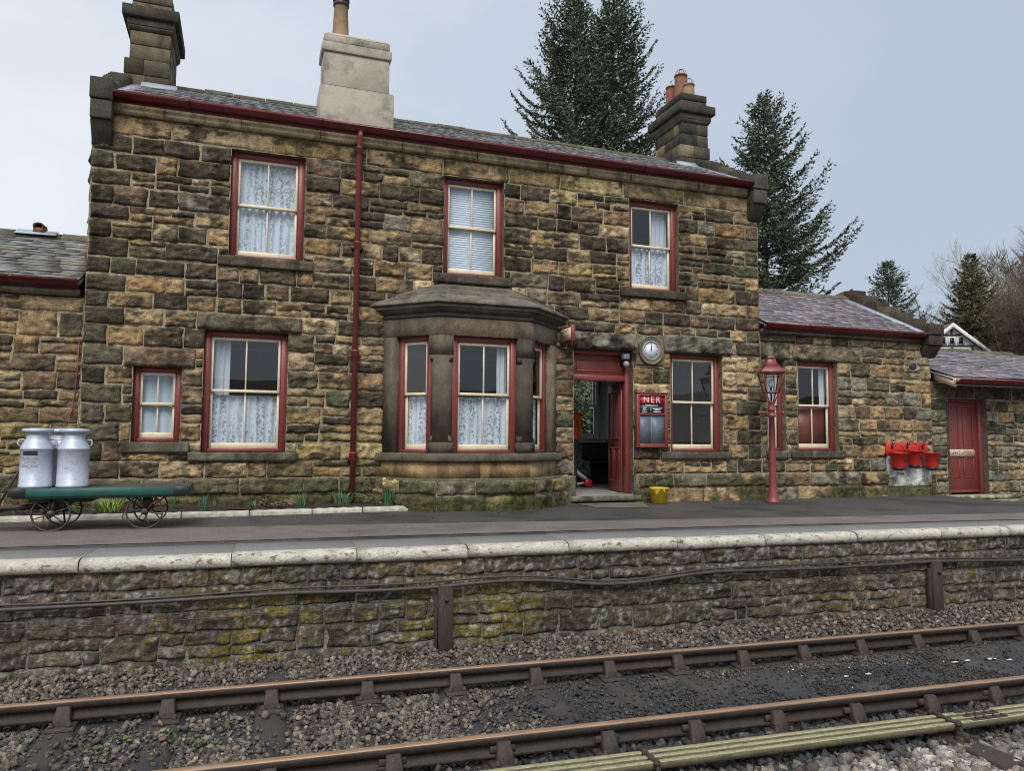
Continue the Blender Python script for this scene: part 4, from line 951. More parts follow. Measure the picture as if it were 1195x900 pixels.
for t in np.linspace(-PI/2, PI/2, 9): pl.append((.33+.045*math.cos(t), .075*math.sin(t)))
for t in np.linspace(PI/2, 3*PI/2, 9): pl.append((-.33+.045*math.cos(t), .075*math.sin(t)))
mb = MB(); mb.extrude(pl, (xm-.02,.128,.83), (xm-.02,.137,.83), ((1,0,0),(0,0,1))); gp = mb.build('sign_plate', m_signcream, gdo)
text('GENTLEMEN', .105, face_cam(xm-.02,.127,.83), m_red, 'lettering', gdo, .001, space=1.05)
rough_block('doorstep', gb, I4, 13.30, 14.85, -.075, -.005, -.1, .32, (.42,.40,.27), m_ashlar, .01, .01, .04, 401, moss_stain(-.2,1), .7); 
rough_block('doorstep', gb, I4, 13.25, 14.95, -.19, -.085, -.1, .50, (.36,.35,.24), m_ashlar, .012, .012, .04, 402, moss_stain(-.2,1.2), .7)
mb, _, _ = slates(gb, 13.05, 19.0, -.48, 2.32, 2.0, 3.22, .17, .36, 15, SLP, wj=.25)
mb.hexa([(13.05,-.46,2.25),(19,-.46,2.25),(19,2.0,3.14),(13.05,2.0,3.14),(13.05,-.46,2.30),(19,-.46,2.30),(19,2.0,3.20),(13.05,2.0,3.20)], (.1,.1,.1))
mb.hexa([(13.05,2.0,3.14),(19,2.0,3.14),(19,4.2,2.3),(13.05,4.2,2.3),(13.05,2.0,3.2),(19,2.0,3.2),(19,4.2,2.36),(13.05,4.2,2.36)], (.14,.13,.14))
gr = mb.build('roof', m_slate, gb)
ridge(gr, 13.1, 17.9, 2.0, 3.235, (.17,.15,.09), 21, .7)
mb = MB(); mb.hexa([(13.052,-.50,2.12),(13.09,-.50,2.12),(13.09,-.02,2.30),(13.052,-.02,2.30),(13.052,-.50,2.30),(13.09,-.50,2.30),(13.09,-.02,2.46),(13.052,-.02,2.46)])
mb.box(13.09, 19, -.47, -.02, 2.235, 2.25); mb.build('soffit_board', m_signcream, gb)
mb = MB(); mb.box(13.05, 19, -.505, -.48, 2.16, 2.305); mb.build('fascia', m_signcream, gb); gutter(gb, 13.06, 19, -.507, 2.20, .10, .12)
mb = MB(); mb.box(13.05, 19, 3.9, 4.0, -.2, 2.3, (.2,.17,.12)); mb.box(18.9, 19, .1, 3.9, -.2, 2.3, (.2,.17,.12)); mb.build('back_wall', m_stone, gb)

# ================================================================== things on the walls
clk = thing('wall_clock', 'round white wall clock in a stone ring between door and window', 'clock', (6.59, -.05, 2.585))
sb = rough_block('clock_surround', house, I4, 6.315, 6.85, 2.335, 2.865, -.05, .014, (.25,.22,.145), m_ashlar, .004, .006, .025, 505, house_stain, .66)
mb = MB(); mb.lathe([(.24,0),(.24,.03),(.225,.04),(.21,.03),(.205,.012),(.195,.02),(.185,.03),(.175,.02),(.172,0)], (6.585,-.038,2.60), 40, (.24,.21,.14), 'y', 1, 1.05); mb.build('clock_surround_ring', m_ashlar, house, smooth=True)
mb = MB(); mb.lathe([(.175,0),(.175,.022),(.15,.03),(.147,.02),(.147,0)], (6.585,-.045,2.595), 40, axis='y'); mb.build('rim', m_greycase, clk, smooth=True)
mb = MB(); mb.lathe([(.148,0),(.148,.012)], (6.585,-.045,2.595), 40, axis='y'); dial = mb.build('dial', m_dial, clk)
NUM = ['XII','I','II','III','IIII','V','VI','VII','VIII','IX','X','XI']
mb = MB()
for k in range(60):
    t = k*PI/30; p = (6.585+.139*math.sin(t), -.0585, 2.595+.139*math.cos(t)); q = (6.585+.133*math.sin(t), -.0585, 2.595+.133*math.cos(t)); mb.beam(p, q, .003, .002)
mb.build('minute_marks', m_black, dial)
for k, s in enumerate(NUM):
    t = k*PI/6; text(s, .036, Matrix.Translation((6.585+.113*math.sin(t), -.0575, 2.595+.113*math.cos(t))) @ Matrix.Rotation(PI/2,4,'X') @ Matrix.Rotation(-t,4,'Z'), m_black, 'numeral', dial, .0006)
mb = MB(); mb.beam((6.585,-.062,2.585), (6.584,-.062,2.71), .008, .003); mb.build('minute_hand', m_black, clk)
mb = MB(); mb.hexa([(6.579,-.066,2.585),(6.591,-.066,2.585),(6.591,-.063,2.585),(6.579,-.063,2.585),(6.574,-.066,2.655),(6.594,-.066,2.655),(6.594,-.063,2.655),(6.574,-.063,2.655)]); mb.add([(6.574,-.066,2.655),(6.594,-.066,2.655),(6.584,-.066,2.685),(6.574,-.063,2.655),(6.594,-.063,2.655),(6.584,-.063,2.685)], [(0,1,2),(5,4,3),(0,3,4,1),(1,4,5,2),(2,5,3,0)]); mb.build('hour_hand', m_black, clk)

nb = thing('notice_board', 'red notice board headed NER with dark blue panels', 'notice board', (6.56, -.09, .92))
X0, X1, Z0, Z1 = 6.265, 6.865, .92, 1.845
mb = MB(); Yb = -.12
mb.box(X0, X0+.055, Yb, -.04, Z0, Z1); mb.box(X1-.055, X1, Yb, -.04, Z0, Z1); mb.box(X0+.055, X1-.055, Yb+.001, -.04, Z1-.045, Z1); mb.box(X0+.055, X1-.055, Yb+.001, -.04, Z0, Z0+.065)
mb.box(X0+.055, X1-.055, Yb+.004, -.05, 1.475, 1.505); mb.box(X0-.012, X1+.012, Yb-.012, -.03, Z1, Z1+.02); mb.box(X0+.02, X1-.02, -.045, -.005, Z0+.02, Z1-.02)
mb.build('board_frame', m_reddoor, nb, bevel=.005)
mb = MB(); mb.box(X0+.056, X1-.056, -.095, -.06, 1.665, Z1-.046); mb.build('header_panel', m_signred, nb)
text('NER', .15, face_cam(6.565, -.097, 1.735), m_white, 'lettering', nb, .003, space=1.35)
mb = MB(); mb.box(X0+.056, X1-.056, -.085, -.06, 1.506, 1.66); mb.build('upper_panel', m_navy, nb)
mb = MB(); r_ = random.Random(3)
mb.box(6.44, 6.69, -.0875, -.085, 1.628, 1.648); mb.box(6.40,6.46,-.0875,-.085,1.575,1.60); mb.box(6.385,6.475,-.0875,-.085,1.55,1.565); mb.box(6.38,6.48,-.0875,-.085,1.52,1.535)
mb.box(6.555,6.79,-.0875,-.085,1.60,1.606); mb.box(6.59,6.76,-.0875,-.085,1.575,1.592); mb.box(6.63,6.73,-.0875,-.085,1.555,1.567); mb.box(6.60,6.75,-.0875,-.085,1.522,1.545)
mb.build('printed_lines', m_white, nb)
mb = MB(); mb.box(X0+.056, 6.556, -.085, -.06, Z0+.066, 1.474); mb.box(6.562, X1-.056, -.085, -.06, Z0+.066, 1.474); mb.build('poster', m_poster, nb)
mb = MB(); mb.box(6.552, 6.566, -.094, -.06, Z0+.066, 1.474); mb.box(6.545,6.556,-.094,-.06,1.507,1.62); mb.build('glazing_bar', m_greycase, nb)
mb = MB(); mb.quad((X0+.05,-.098,Z0+.06),(X1-.05,-.098,Z0+.06),(X1-.05,-.098,1.66),(X0+.05,-.098,1.66)); mb.build('pane', m_glass, nb)

hs = thing('hanging_sign', 'small red and cream sign projecting from the wall above the doorway', 'sign', (4.92, 0, 2.70))
mb = MB(); mb.box(4.885, 4.955, -.50, -.02, 2.625, 2.885); mb.build('sign_box', m_reddoor, hs, bevel=.006)
Ms = Matrix.Translation((4.8835, -.255, 2.755)) @ Matrix.Rotation(-PI/2, 4, 'Z') @ Matrix.Rotation(PI/2, 4, 'X')
mb = MB(); mb.box(4.880, 4.886, -.475, -.05, 2.655, 2.845); sp = mb.build('sign_face', m_signcream, hs)
Ms = Matrix.Translation((4.8795, -.262, 2.79)) @ Matrix.Rotation(-PI/2, 4, 'Z') @ Matrix.Rotation(PI/2, 4, 'X')
text('TICKET', .085, Ms, m_reddoor, 'lettering', sp, .001); text('OFFICE', .085, Matrix.Translation((0,0,-.085)) @ Ms, m_reddoor, 'lettering', sp, .001)
mb = MB(); mb.tube([(4.92,.0,2.56),(4.92,-.12,2.60),(4.92,-.40,2.625)], .01, 6); mb.box(4.90,4.94,-.03,.0,2.5,2.66); mb.build('bracket', m_iron, hs)

sl = thing('security_light', 'small grey security light above the right side of the doorway', 'light', (6.13, .06, 2.45))
mb = MB(); mb.box(6.07, 6.19, -.02, .09, 2.43, 2.53); mb.box(6.085,6.175,-.035,-.02,2.44,2.52); mb.build('lamp_housing', m_greycase, sl, bevel=.012)
mb = MB(); mb.box(6.10,6.16,.04,.145,2.34,2.43); mb.build('mount', m_black, sl)
mb = MB(); mb.lathe([(.001,-.055),(.03,-.047),(.05,-.025),(.055,0),(.05,.025),(.03,.047),(.001,.055)], (6.13,.0,2.345), 16); mb.build('sensor_dome', m_greycase, sl, smooth=True)
ls = thing('loudspeaker', 'round grey horn loudspeaker high on the right wing', 'loudspeaker', (12.47, -.02, 2.52))
mb = MB(); mb.lathe([(.03,.0),(.035,-.10),(.07,-.16),(.085,-.175),(.085,-.19),(.078,-.19),(.06,-.155),(.03,-.12)], (0,0,0), 20, axis='y')
v = mb.v[0]; v[:,1] *= -1; v[:,1] = -np.abs(v[:,1]); A = np.array(Matrix.Rotation(-.5,3,'Z')); mb.v[0] = v @ A.T + np.array((12.42,-.02,2.52)); mb.build('horn', m_greycase, ls, smooth=True)
mb = MB(); mb.lathe([(.074,0),(.05,.004),(.001,.006)], (0,0,0), 18, axis='y'); mb.v[0][:,1] -= .178; mb.v[0] = mb.v[0] @ A.T + np.array((12.42,-.02,2.52)); mb.build('speaker_cone', m_black, ls)
mb = MB(); mb.tube([(12.43,0,2.52),(12.47,-.02,2.52),(12.6,-.02,2.50),(12.75,-.02,2.50)], .012, 6); mb.build('cable', m_greycase, ls)

# fire buckets
fb = thing('bucket_rail', 'long red wooden backboard with hooks that carries the fire buckets', 'bucket rack', (12.3, -.06, .85))
mb = MB(); mb.box(11.70, 12.76, -.085, -.05, .80, 1.035); mb.build('backboard', m_brightred, fb, bevel=.008)
for x, z in ((11.84,.99),(12.22,.99),(12.62,.98)):
    mb = MB(); mb.box(x-.02,x+.02,-.095,-.085,z-.07,z+.05); mb.tube([(x,-.09,z+.02),(x,-.13,z+.0),(x,-.15,z+.03),(x,-.15,z+.05)], .008, 6); mb.build('hook', m_black, fb)
def fire_bucket(x, z, s, label, tilt, drop):
    t = thing('fire_bucket', label, 'bucket', (x, -.20, z), 0, 'red fire buckets on the right wing')
    R0, R1, H = .155*s, .105*s, .30*s
    A = Matrix.Translation((x,-.235,z)) @ Matrix.Rotation(tilt, 4, 'X')
    mb = MB(A); mb.lathe([(R1*.6,.004),(R1,.0),(R1+.02,.05*s),(R0,H),(R0+.008,H+.002),(R0+.008,H+.014),(R0-.006,H+.014),(R1-.01,.02),(.001,.02)], (0,0,0), 28); mb.build('bucket_body', m_brightred, t, smooth=False)
    mb = MB(A); mb.lathe([(R1*.5,-.035),(R1*.85,-.03),(R1+.002,-.005),(R1+.012,.03*s),(R1+.008,.03*s),(R1*.9,.0)], (0,0,0), 24); mb.build('bucket_base', m_black, t)
    mb = MB(A); mb.tube([(R0*math.cos(a), .02*math.sin(a), H+.005 + drop*math.sin(a)) for a in np.linspace(0, PI, 13)], .006, 6); mb.build('handle', m_black, t)
    body = 'FIRE'
    for k, ch in enumerate(body):
        ph = -PI/2 + .42 + (k-1.5)*.24; rad = (R0+R1)/2*1.02 + .015
        M4 = A @ Matrix.Translation((rad*math.cos(ph), rad*math.sin(ph), H*.55)) @ Matrix.Rotation(ph+PI/2, 4, 'Z') @ Matrix.Rotation(PI/2 + .10, 4, 'X')
        text(ch, .075*s, M4, m_black, 'lettering', t, .0015)
    return t
fire_bucket(11.84, .53, 1.0, 'left red fire bucket hanging by its raised handle from the rail', .06, .15)
fire_bucket(12.22, .58, .98, 'middle red fire bucket, hanging slightly higher than its neighbours', .05, .14)
fire_bucket(12.66, .53, 1.0, 'right red fire bucket at the end of the rail, nearest the red door', .0, -.05)

# yellow bucket
yb = thing('yellow_bucket', 'worn yellow plastic bucket standing on the tarmac below the notice board', 'bucket', (6.53, -.36, 0))
mb = MB(); mb.lathe([(.10,.0),(.122,.004),(.155,.235),(.165,.24),(.167,.262),(.155,.262),(.145,.235),(.115,.015),(.001,.015)], (6.53,-.37,.002), 28); mb.build('bucket_body', m_yellow, yb)
mb = MB(); mb.tube([(6.53+.165*math.cos(a), -.37-.10*math.sin(a)-.03, .25-.03*math.sin(a)) for a in np.linspace(0, PI, 13)], .006, 6); mb.build('handle', m_yellow, yb)
mb = MB(); mb.lathe([(.13,.0),(.13,.03)], (6.53,-.37,.17), 16); mb.build('contents', m_soil, yb)
rg = MB(); X, Z = np.meshgrid(np.linspace(-1.0,.1,10), np.linspace(0,1,6)); a = -PI/2 + X*.9
rg.grid(np.stack([6.53 + (.158+.01*Z+.012*np.sin(X*9))*np.cos(a), -.37 + (.158+.01*Z+.012*np.sin(X*9))*np.sin(a), .262 - .10*(1-Z)*(.7+.5*np.sin(X*5))], -1)); 
tag(rg.build('cleaning_cloth', m_yellow, None, smooth=True, solid=.006), 'yellow cloth draped over the rim of the yellow bucket', 'cloth')

# lamp post
LX, LY = 8.555, -.70
lp = thing('lamp_post', 'red cast-iron platform lamp with square lantern beside the right wing', 'lamp', (LX, LY, 0))
mb = MB(); mb.lathe([(.13,0),(.13,.015),(.105,.05),(.092,.10),(.085,.16),(.075,.20),(.062,.30),(.055,.9),(.049,1.45),(.07,1.46),(.07,1.50),(.055,1.51),(.055,1.56),(.068,1.57),(.068,1.60),(.052,1.62),(.052,1.70),(.06,1.71),(.06,1.73)], (LX,LY,0), 16); mb.build('column', m_red, lp, smooth=False)
mb = MB(); mb.tube([(LX-.24,LY,1.53),(LX+.24,LY,1.53)], .012, 8)
for s in (-1,1): mb.lathe([(.001,-.035),(.025,-.028),(.036,0),(.025,.028),(.001,.035)], (LX+s*.245,LY,1.53), 12)
mb.build('ladder_bar', m_red, lp)
La = .30   # lantern turned a little
LM = Matrix.Translation((LX,LY,0)) @ Matrix.Rotation(-.42, 4, 'Z')
def ring4(h, z): return [(-h,-h,z),(h,-h,z),(h,h,z),(-h,h,z)]
mb = MB(LM); b0, b1 = .105, .178; zb, zt = 1.88, 2.22
for c in range(4):
    p, q = ring4(b0, zb)[c], ring4(b1, zt)[c]; mb.beam(p, q, .02, .02)
    p2 = ring4(b0, zb)[(c+1)%4]; q2 = ring4(b1, zt)[(c+1)%4]; mb.beam(p, p2, .022, .022); mb.beam(q, q2, .024, .024)
    m_ = [a*.15+b*.85 for a, b in zip(p, q)]; m2_ = [a*.15+b*.85 for a, b in zip(p2, q2)]; mb.beam(m_, m2_, .012, .012)
    mb.beam(p, (ring4(.045,1.72)[c]), .014, .014)
mb.build('lantern_frame', m_red, lp)
mb = MB(LM)
for c in range(4):
    p, q, p2, q2 = ring4(b0-.004, zb)[c], ring4(b1-.004, zt)[c], ring4(b0-.004, zb)[(c+1)%4], ring4(b1-.004, zt)[(c+1)%4]; mb.quad(p, p2, q2, q)
mb.build('lantern_glass', m_lampglass, lp)
mb = MB(LM)
mb.hexa(ring4(.205,2.215)+ring4(.21,2.235)); mb.hexa(ring4(.205,2.236)+ring4(.105,2.345)); mb.hexa(ring4(.10,2.345)+ring4(.065,2.47)); mb.hexa(ring4(.082,2.47)+ring4(.085,2.485)); mb.hexa(ring4(.07,2.486)+ring4(.02,2.535)); mb.hexa(ring4(.122,2.343)+ring4(.122,2.352))
mb.build('lantern_roof', m_red, lp, bevel=.004)
mb = MB(); mb.tube([(LX,LY,1.73),(LX,LY,1.97)], .016, 8); mb.build('lamp_stem', m_black, lp)
mb = MB(); mb.lathe([(.02,1.97),(.045,2.0),(.05,2.05),(.03,2.10),(.001,2.12)], (LX,LY,0), 12); mb.build('lamp_bulb', m_dial, lp, smooth=True)

# ================================================================== platform trolley and churns
TZ = .47
tr = thing('platform_trolley', 'old green flat platform trolley on four spoked iron wheels', 'trolley', (-1.4, -1.6, 0))
ya, yb_ = -2.02, -1.20; xa, xb = -2.36, -.58
mb = MB(); r_ = random.Random(8)
for k in range(7):
    y0 = ya+.03 + k*(yb_-ya-.06)/7; mb.box(xa+.02, xb-.02, y0+.003, y0+(yb_-ya-.06)/7-.003, TZ-.03, TZ + r_.uniform(-.002,.003))
mb.build('deck', m_deck, tr, bevel=.004)
mb = MB()
mb.box(xa+.15, xb-.15, ya, ya+.03, TZ-.085, TZ+.005); mb.box(xa+.15, xb-.15, yb_-.03, yb_, TZ-.085, TZ+.005); mb.box(xb-.03, xb, ya+.03, yb_-.03, TZ-.085, TZ+.005); mb.box(xa, xa+.03, ya+.03, yb_-.03, TZ-.085, TZ+.005)
for y in (ya+.031, yb_-.09): mb.box(xa+.03, xb-.03, y, y+.06, TZ-.11, TZ-.032)
mb.build('side_rail', m_green, tr, bevel=.004)
for x0, x1 in ((xa-.006, xa+.16), (xb-.16, xb+.006)):
    for y in (ya-.006, yb_-.026): MB().box(x0, x1, y, y+.032, TZ-.088, TZ+.008).build('corner_plate', m_black, tr, bevel=.004)
def wheel(x, y, R, parent, xt=0):
    mb = MB(); n = 28
    mb.lathe([(R,-.022),(R,.022),(R-.014,.022),(R-.014,-.022),(R,-.022)], (x,y,R), n, axis='y')
    mb.lathe([(.001,-.04),(.032,-.04),(.036,-.01),(.036,.03),(.001,.03)], (x,y,R), 14, axis='y')
    for k in range(6):
        t = k*PI/3 + .35 + xt; mb.beam((x+.03*math.cos(t),y,R+.03*math.sin(t)), (x+(R-.01)*math.cos(t),y,R+(R-.01)*math.sin(t)), .02, .012)
    return mb.build('wheel', m_wheel, parent)
for i, x in enumerate((-1.97, -1.04)):
    for y in (-1.92, -1.30): wheel(x, y, .195, tr, i*.5 + (y > -1.5)*.3)
for x in (-1.97, -1.04):
    mb = MB(); mb.tube([(x,-1.96,.195),(x,-1.26,.195)], .018, 8); mb.box(x-.03,x+.03,-1.86,-1.36,.19,TZ-.10); mb.build('axle', m_iron, tr)
    for y in (-1.84, -1.38):
        for sg in (-1, 1): MB().beam((x+sg*.22,y,TZ-.10),(x+sg*.01,y,.2),.03,.014).build('stay', m_iron, tr)
MB().box(-2.2,-1.6,-1.86,-1.36,TZ-.16,TZ-.105).build('turntable', m_iron, tr)
mb = MB(); mb.beam((-2.1,-1.62,.24),(-2.75,-1.62,.22),.05,.035); mb.beam((-2.1,-1.78,.27),(-2.66,-1.64,.235),.03,.025); mb.beam((-2.1,-1.46,.27),(-2.66,-1.60,.235),.03,.025); mb.build('drawbar', m_iron, tr)
mb = MB(); mb.beam((-2.55,-1.66,.24),(-2.28,-1.66,.82),.028,.022); mb.tube([(-2.28,-1.78,.82),(-2.28,-1.54,.82)], .015, 8); mb.build('pull_handle', m_iron, tr)

def churn(x, y, label, rot, letters=False):
    t = thing('milk_churn', label, 'churn', (x, y, TZ), 0, 'milk churns on the trolley')
    mb = MB(); mb.lathe([(.14,.006),(.152,.006),(.158,.0),(.164,.02),(.164,.035),(.157,.04),(.157,.42),(.163,.425),(.163,.44),(.157,.447),(.148,.475),(.115,.535),(.108,.55),(.108,.615),(.001,.615)], (x,y,TZ), 36)
    mb.build('churn_body', m_churn, t, smooth=False)
    mb = MB(); mb.lathe([(.105,.60),(.112,.60),(.112,.617),(.148,.62),(.152,.628),(.152,.645),(.14,.655),(.06,.662),(.001,.662)], (x,y,TZ), 32); mb.build('lid', m_churn, t)
    for s in (-1, 1):
        c, sn = math.cos(rot)*s, math.sin(rot)*s
        mb = MB(); mb.tube([(x+c*.155,y+sn*.155,TZ+.455),(x+c*.185,y+sn*.185,TZ+.49),(x+c*.175,y+sn*.175,TZ+.53),(x+c*.135,y+sn*.135,TZ+.535),(x+c*.118,y+sn*.118,TZ+.53)], .009, 8); mb.build('handle', m_churn, t)
    if letters:
        X, Z = np.meshgrid(np.linspace(-.48,.48,9), np.array([.375,.422])); a = -PI/2 - .22 + X
        mb = MB(); mb.grid(np.stack([x+.1592*np.cos(a), y+.1592*np.sin(a), TZ+Z-.012], -1)); mb.build('coin_slot', m_black, t)
        for row, (s, zz, st) in enumerate((('GOATHLAND', .325, .118), ('STATION', .285, .118), ('DONATIONS', .247, .118))):
            for k, ch in enumerate(s):
                ph = -PI/2 - .22 + (k-(len(s)-1)/2)*st
                text(ch, .036, Matrix.Translation((x+.1585*math.cos(ph), y+.1585*math.sin(ph), TZ+zz)) @ Matrix.Rotation(ph+PI/2,4,'Z') @ Matrix.Rotation(PI/2,4,'X'), m_ink, 'lettering', t, .0008)
churn(-2.155, -1.82, 'silver milk churn with black slot and faded black lettering', .15, True)
churn(-1.795, -1.82, 'plain silver milk churn standing in front, right of the lettered churn', -.1)
churn(-2.00, -1.45, 'silver milk churn mostly hidden behind the other two churns', .6)

# ================================================================== inside the doorway
bt = thing('sack_barrow', 'small barrow with white frame and red wheels on the waiting room floor', 'barrow', (6.2, 1.7, .14))
bx, by, bz = 6.08, 1.75, .14
for y in (by, by+.22):
    mb = MB(); mb.lathe([(.001,-.02),(.08,-.02),(.085,0),(.08,.02),(.001,.02)], (bx+.16,y,bz+.085), 20, axis='y'); mb.build('wheel', m_signred, bt)
mb = MB()
for y in (by+.05, by+.17): mb.beam((bx-.10,y,bz+.33),(bx+.18,y,bz+.13),.04,.05)
mb.beam((bx-.25,by+.1,bz+.05),(bx+.15,by+.1,bz+.085),.04,.04); mb.build('barrow_frame', m_white, bt)
bn = thing('bench', 'dark wooden bench under the waiting room window', 'bench', (6.9, 3.3, .14))
mb = MB(); mb.box(6.0, 8.0, 3.1, 3.55, .55, .60); mb.box(6.0, 8.0, 3.52, 3.57, .60, .95); mb.build('seat', m_dark, bn)
for x in (6.05, 7.9): mb = MB(); mb.box(x, x+.06, 3.12, 3.52, .14, .55); mb.build('leg', m_dark, bn)
X, S = np.meshgrid(np.linspace(6.38,6.92,16), np.linspace(0,1,14))
Yt = np.where(S < .35, 3.085 + .0*S, np.where(S < .7, 3.085 + (S-.35)/.35*.42, 3.505)) + .01*np.sin(X*30); Zt = np.where(S < .35, .28 + S/.35*.335, np.where(S < .7, .615, .615 + (S-.7)/.3*.36)) + .008*np.sin(X*23+S*9)
mb = MB(); mb.grid(np.stack([X, Yt, Zt], -1)); tag(mb.build('throw', m_throw, None, smooth=True, solid=.01), 'grey patterned throw over the waiting room bench', 'throw')

def person(loc, rz, label):
    me = bpy.data.meshes.new('person')
    P = [(0,0,.93,.125),(0,0,1.06,.125),(0,-.01,1.22,.145),(0,-.01,1.36,.14),(0,0,1.46,.062),(0,.015,1.53,.062),(0,.02,1.60,.082),(0,.015,1.68,.075)]
    E = [(i,i+1) for i in range(7)]
    def chain(start, pts):
        k = start
        for p in pts: P.append(p); E.append((k, len(P)-1)); k = len(P)-1
        return k
    for s in (-1, 1):
        chain(0, [(s*.10,0,.86,.10),(s*.11,.01,.68,.085),(s*.11,.02,.48,.062),(s*.115,-.01,.30,.058),(s*.12,-.02,.10,.042),(s*.125,.05,.045,.042),(s*.13,.14,.035,.034)])
        h = chain(3, [(s*.155,0,1.39,.072),(s*.215,-.01,1.33,.062),(s*.24,-.01,1.10,.046),(s*.235,.06,.90,.036),(s*.23,.09,.84,.030)])
        k = chain(h, [(s*.228,.10,.79,.034)])
        for j in range(4): chain(k, [(s*(.222+.0*j),.075+.018*j,.745,.0095),(s*.215,.073+.019*j,.705+.006*abs(j-1),.0085),(s*.205,.073+.019*j,.680+.006*abs(j-1),.0075)])
        chain(h, [(s*.215,.135,.80,.011),(s*.208,.15,.765,.0095)])
    me.from_pydata([p[:3] for p in P], E, []); o = bpy.data.objects.new('person', me); C.objects.link(o)
    sk = o.modifiers.new('Skin', 'SKIN'); o.modifiers.new('Sub', 'SUBSURF').levels = 1
    me.skin_vertices.new() if not me.skin_vertices else None
    for i, p in enumerate(P):
        d = me.skin_vertices[0].data[i]; d.radius = (p[3]*(1.18 if i in (1,2,3) else 1), p[3]*(.8 if i in (0,1,2,3) else 1)); d.use_root = (i == 0)
    bpy.context.view_layer.update()
    m2 = bpy.data.meshes.new_from_object(o.evaluated_get(bpy.context.evaluated_depsgraph_get()))
    bpy.data.objects.remove(o)
    for m_ in (m_orange, m_trouser, m_skin, m_hair): m2.materials.append(m_)
    for p in m2.polygons:
        c = p.center; p.use_smooth = True
        if c.z > 1.49: p.material_index = 2
        elif c.z < .92 and abs(c.x) < .19: p.material_index = 1
        elif c.z < .86 and abs(c.x) >= .19: p.material_index = 2
        else: p.material_index = 0
        if c.z < .075: p.material_index = 3
    b = bpy.data.objects.new('person', m2); C.objects.link(b); b.location = loc; b.rotation_euler = (0,0,rz); WM[b.name] = Matrix.Translation(loc) @ Matrix.Rotation(rz,4,'Z')
    mb = MB(); mb.lathe([(.001,.115),(.05,.105),(.082,.06),(.093,.0),(.085,-.06)], (0,.0,1.665), 18, sy=1.12); mb.build('hair', m_hair, b, smooth=True, local=True)
    for s in (-1,1):
        mb = MB(); mb.lathe([(.001,-.011),(.011,0),(.001,.011)], (s*.03,.098,1.63), 10); mb.build('eye', m_dial, b, local=True)
    mb = MB(); mb.lathe([(.012,-.02),(.014,0),(.006,.035)], (0,.105,1.60), 8); mb.build('nose', m_skin, b, local=True)
    return tag(b, label, 'person')
person((5.60, 1.22, .14), .25, 'person in orange workwear and dark trousers half hidden behind the door jamb')

# ================================================================== platform (built in the line of the track)
DT = -.0463442
TO = Matrix.Translation((0,-11.5,0)) @ Matrix.Rotation(DT, 4, 'Z')       # a along the rails, b away from the camera
def W(a, b, z=0): p = TO @ Vector((a, b, z)); return (p.x, p.y, p.z)
def droop(x, y): return -.26*float(sstep(12.9, 15.2, x))*float(sstep(-3.0, -.9, y))
def sheet(name, left, right, mat_, z, nx=40, ny=14, kind='structure', amp=.004):
    """a ground sheet between two polylines given in track coordinates"""
    mb = MB(); la = np.array(left); ra = np.array(right)
    t = np.linspace(0, 1, nx)
    def along(p): return np.stack([np.interp(t, np.linspace(0,1,len(p)), p[:,0]), np.interp(t, np.linspace(0,1,len(p)), p[:,1])], -1)
    A, B = along(la), along(ra); P = np.zeros((ny, nx, 3))
    for j in range(ny):
        s = j/(ny-1); q = A*(1-s)+B*s
        for i in range(nx):
            w = W(q[i,0], q[i,1]); P[j,i] = (w[0], w[1], z + droop(w[0], w[1]) + amp*(fbm(w[0]*.9, w[1]*.9, 5, 2)-.5))
    mb.grid(P); return tag(mb.build(name, mat_, None, smooth=True), kind=kind)
sheet('platform', [(-30,7.30),(45,7.30)], [(-30,11.7),(45,13.9)], m_asph, -.002, 160, 30)
sheet('tarmac_strip', [(-12,8.2),(-2.5,8.2),(5,8.16),(9.5,7.9),(20,7.4)], [(-12,10.0),(-2.9,9.58),(.7,9.39),(5.1,9.0),(10.5,8.62),(20,7.9)], m_brown, .004, 80, 6)
mb = MB(); mb.add([(5.12,-.11,.009),(6.36,-.11,.009),(5.95,-1.08,.006),(5.17,-.90,.006)], [(0,1,2,3)]); tag(mb.build('door_paving', m_apron, None), kind='structure')
# grit, moss crumbs and dead leaves along the foot of the wall and the bed kerb
R = np.random.RandomState(21); n = 1500; xg = R.uniform(-3, 13.3, n); yg = -.12 - np.abs(R.normal(0,.16,n)); k_ = xg < 2.5; yg[k_] -= .62; m_ = (xg > 1.6) & (xg < 5.1); yg[m_] = yg[m_] - .75*np.clip(1-np.abs(xg[m_]-3.4)/1.8,0,1)**.5 - .1
sz = R.uniform(.006,.022,n); zg = np.array([droop(a, b) for a, b in zip(xg, yg)]) + .004
d = R.normal(size=(n,3)); d[:,2] *= .25; e = R.normal(size=(n,3)); e[:,2] *= .25; P0 = np.stack([xg,yg,zg],-1)
V = np.stack([P0-d*sz[:,None]*.5, P0+e*sz[:,None]*.5, P0+d*sz[:,None]*.5+np.array((0,0,.004))],1).reshape(-1,3)
cg = np.array([(.10,.11,.04),(.16,.12,.07),(.22,.2,.16),(.05,.045,.04)])[R.randint(0,4,n)]*R.uniform(.6,1.4,(n,1)); mb = MB(); mb.add(V, np.arange(3*n).reshape(-1,3), np.repeat(cg,3,0)); tag(mb.build('platform_grit', m_twig, None), 'moss crumbs grit and dead leaves along the foot of the station wall', 'grit', kind='stuff')
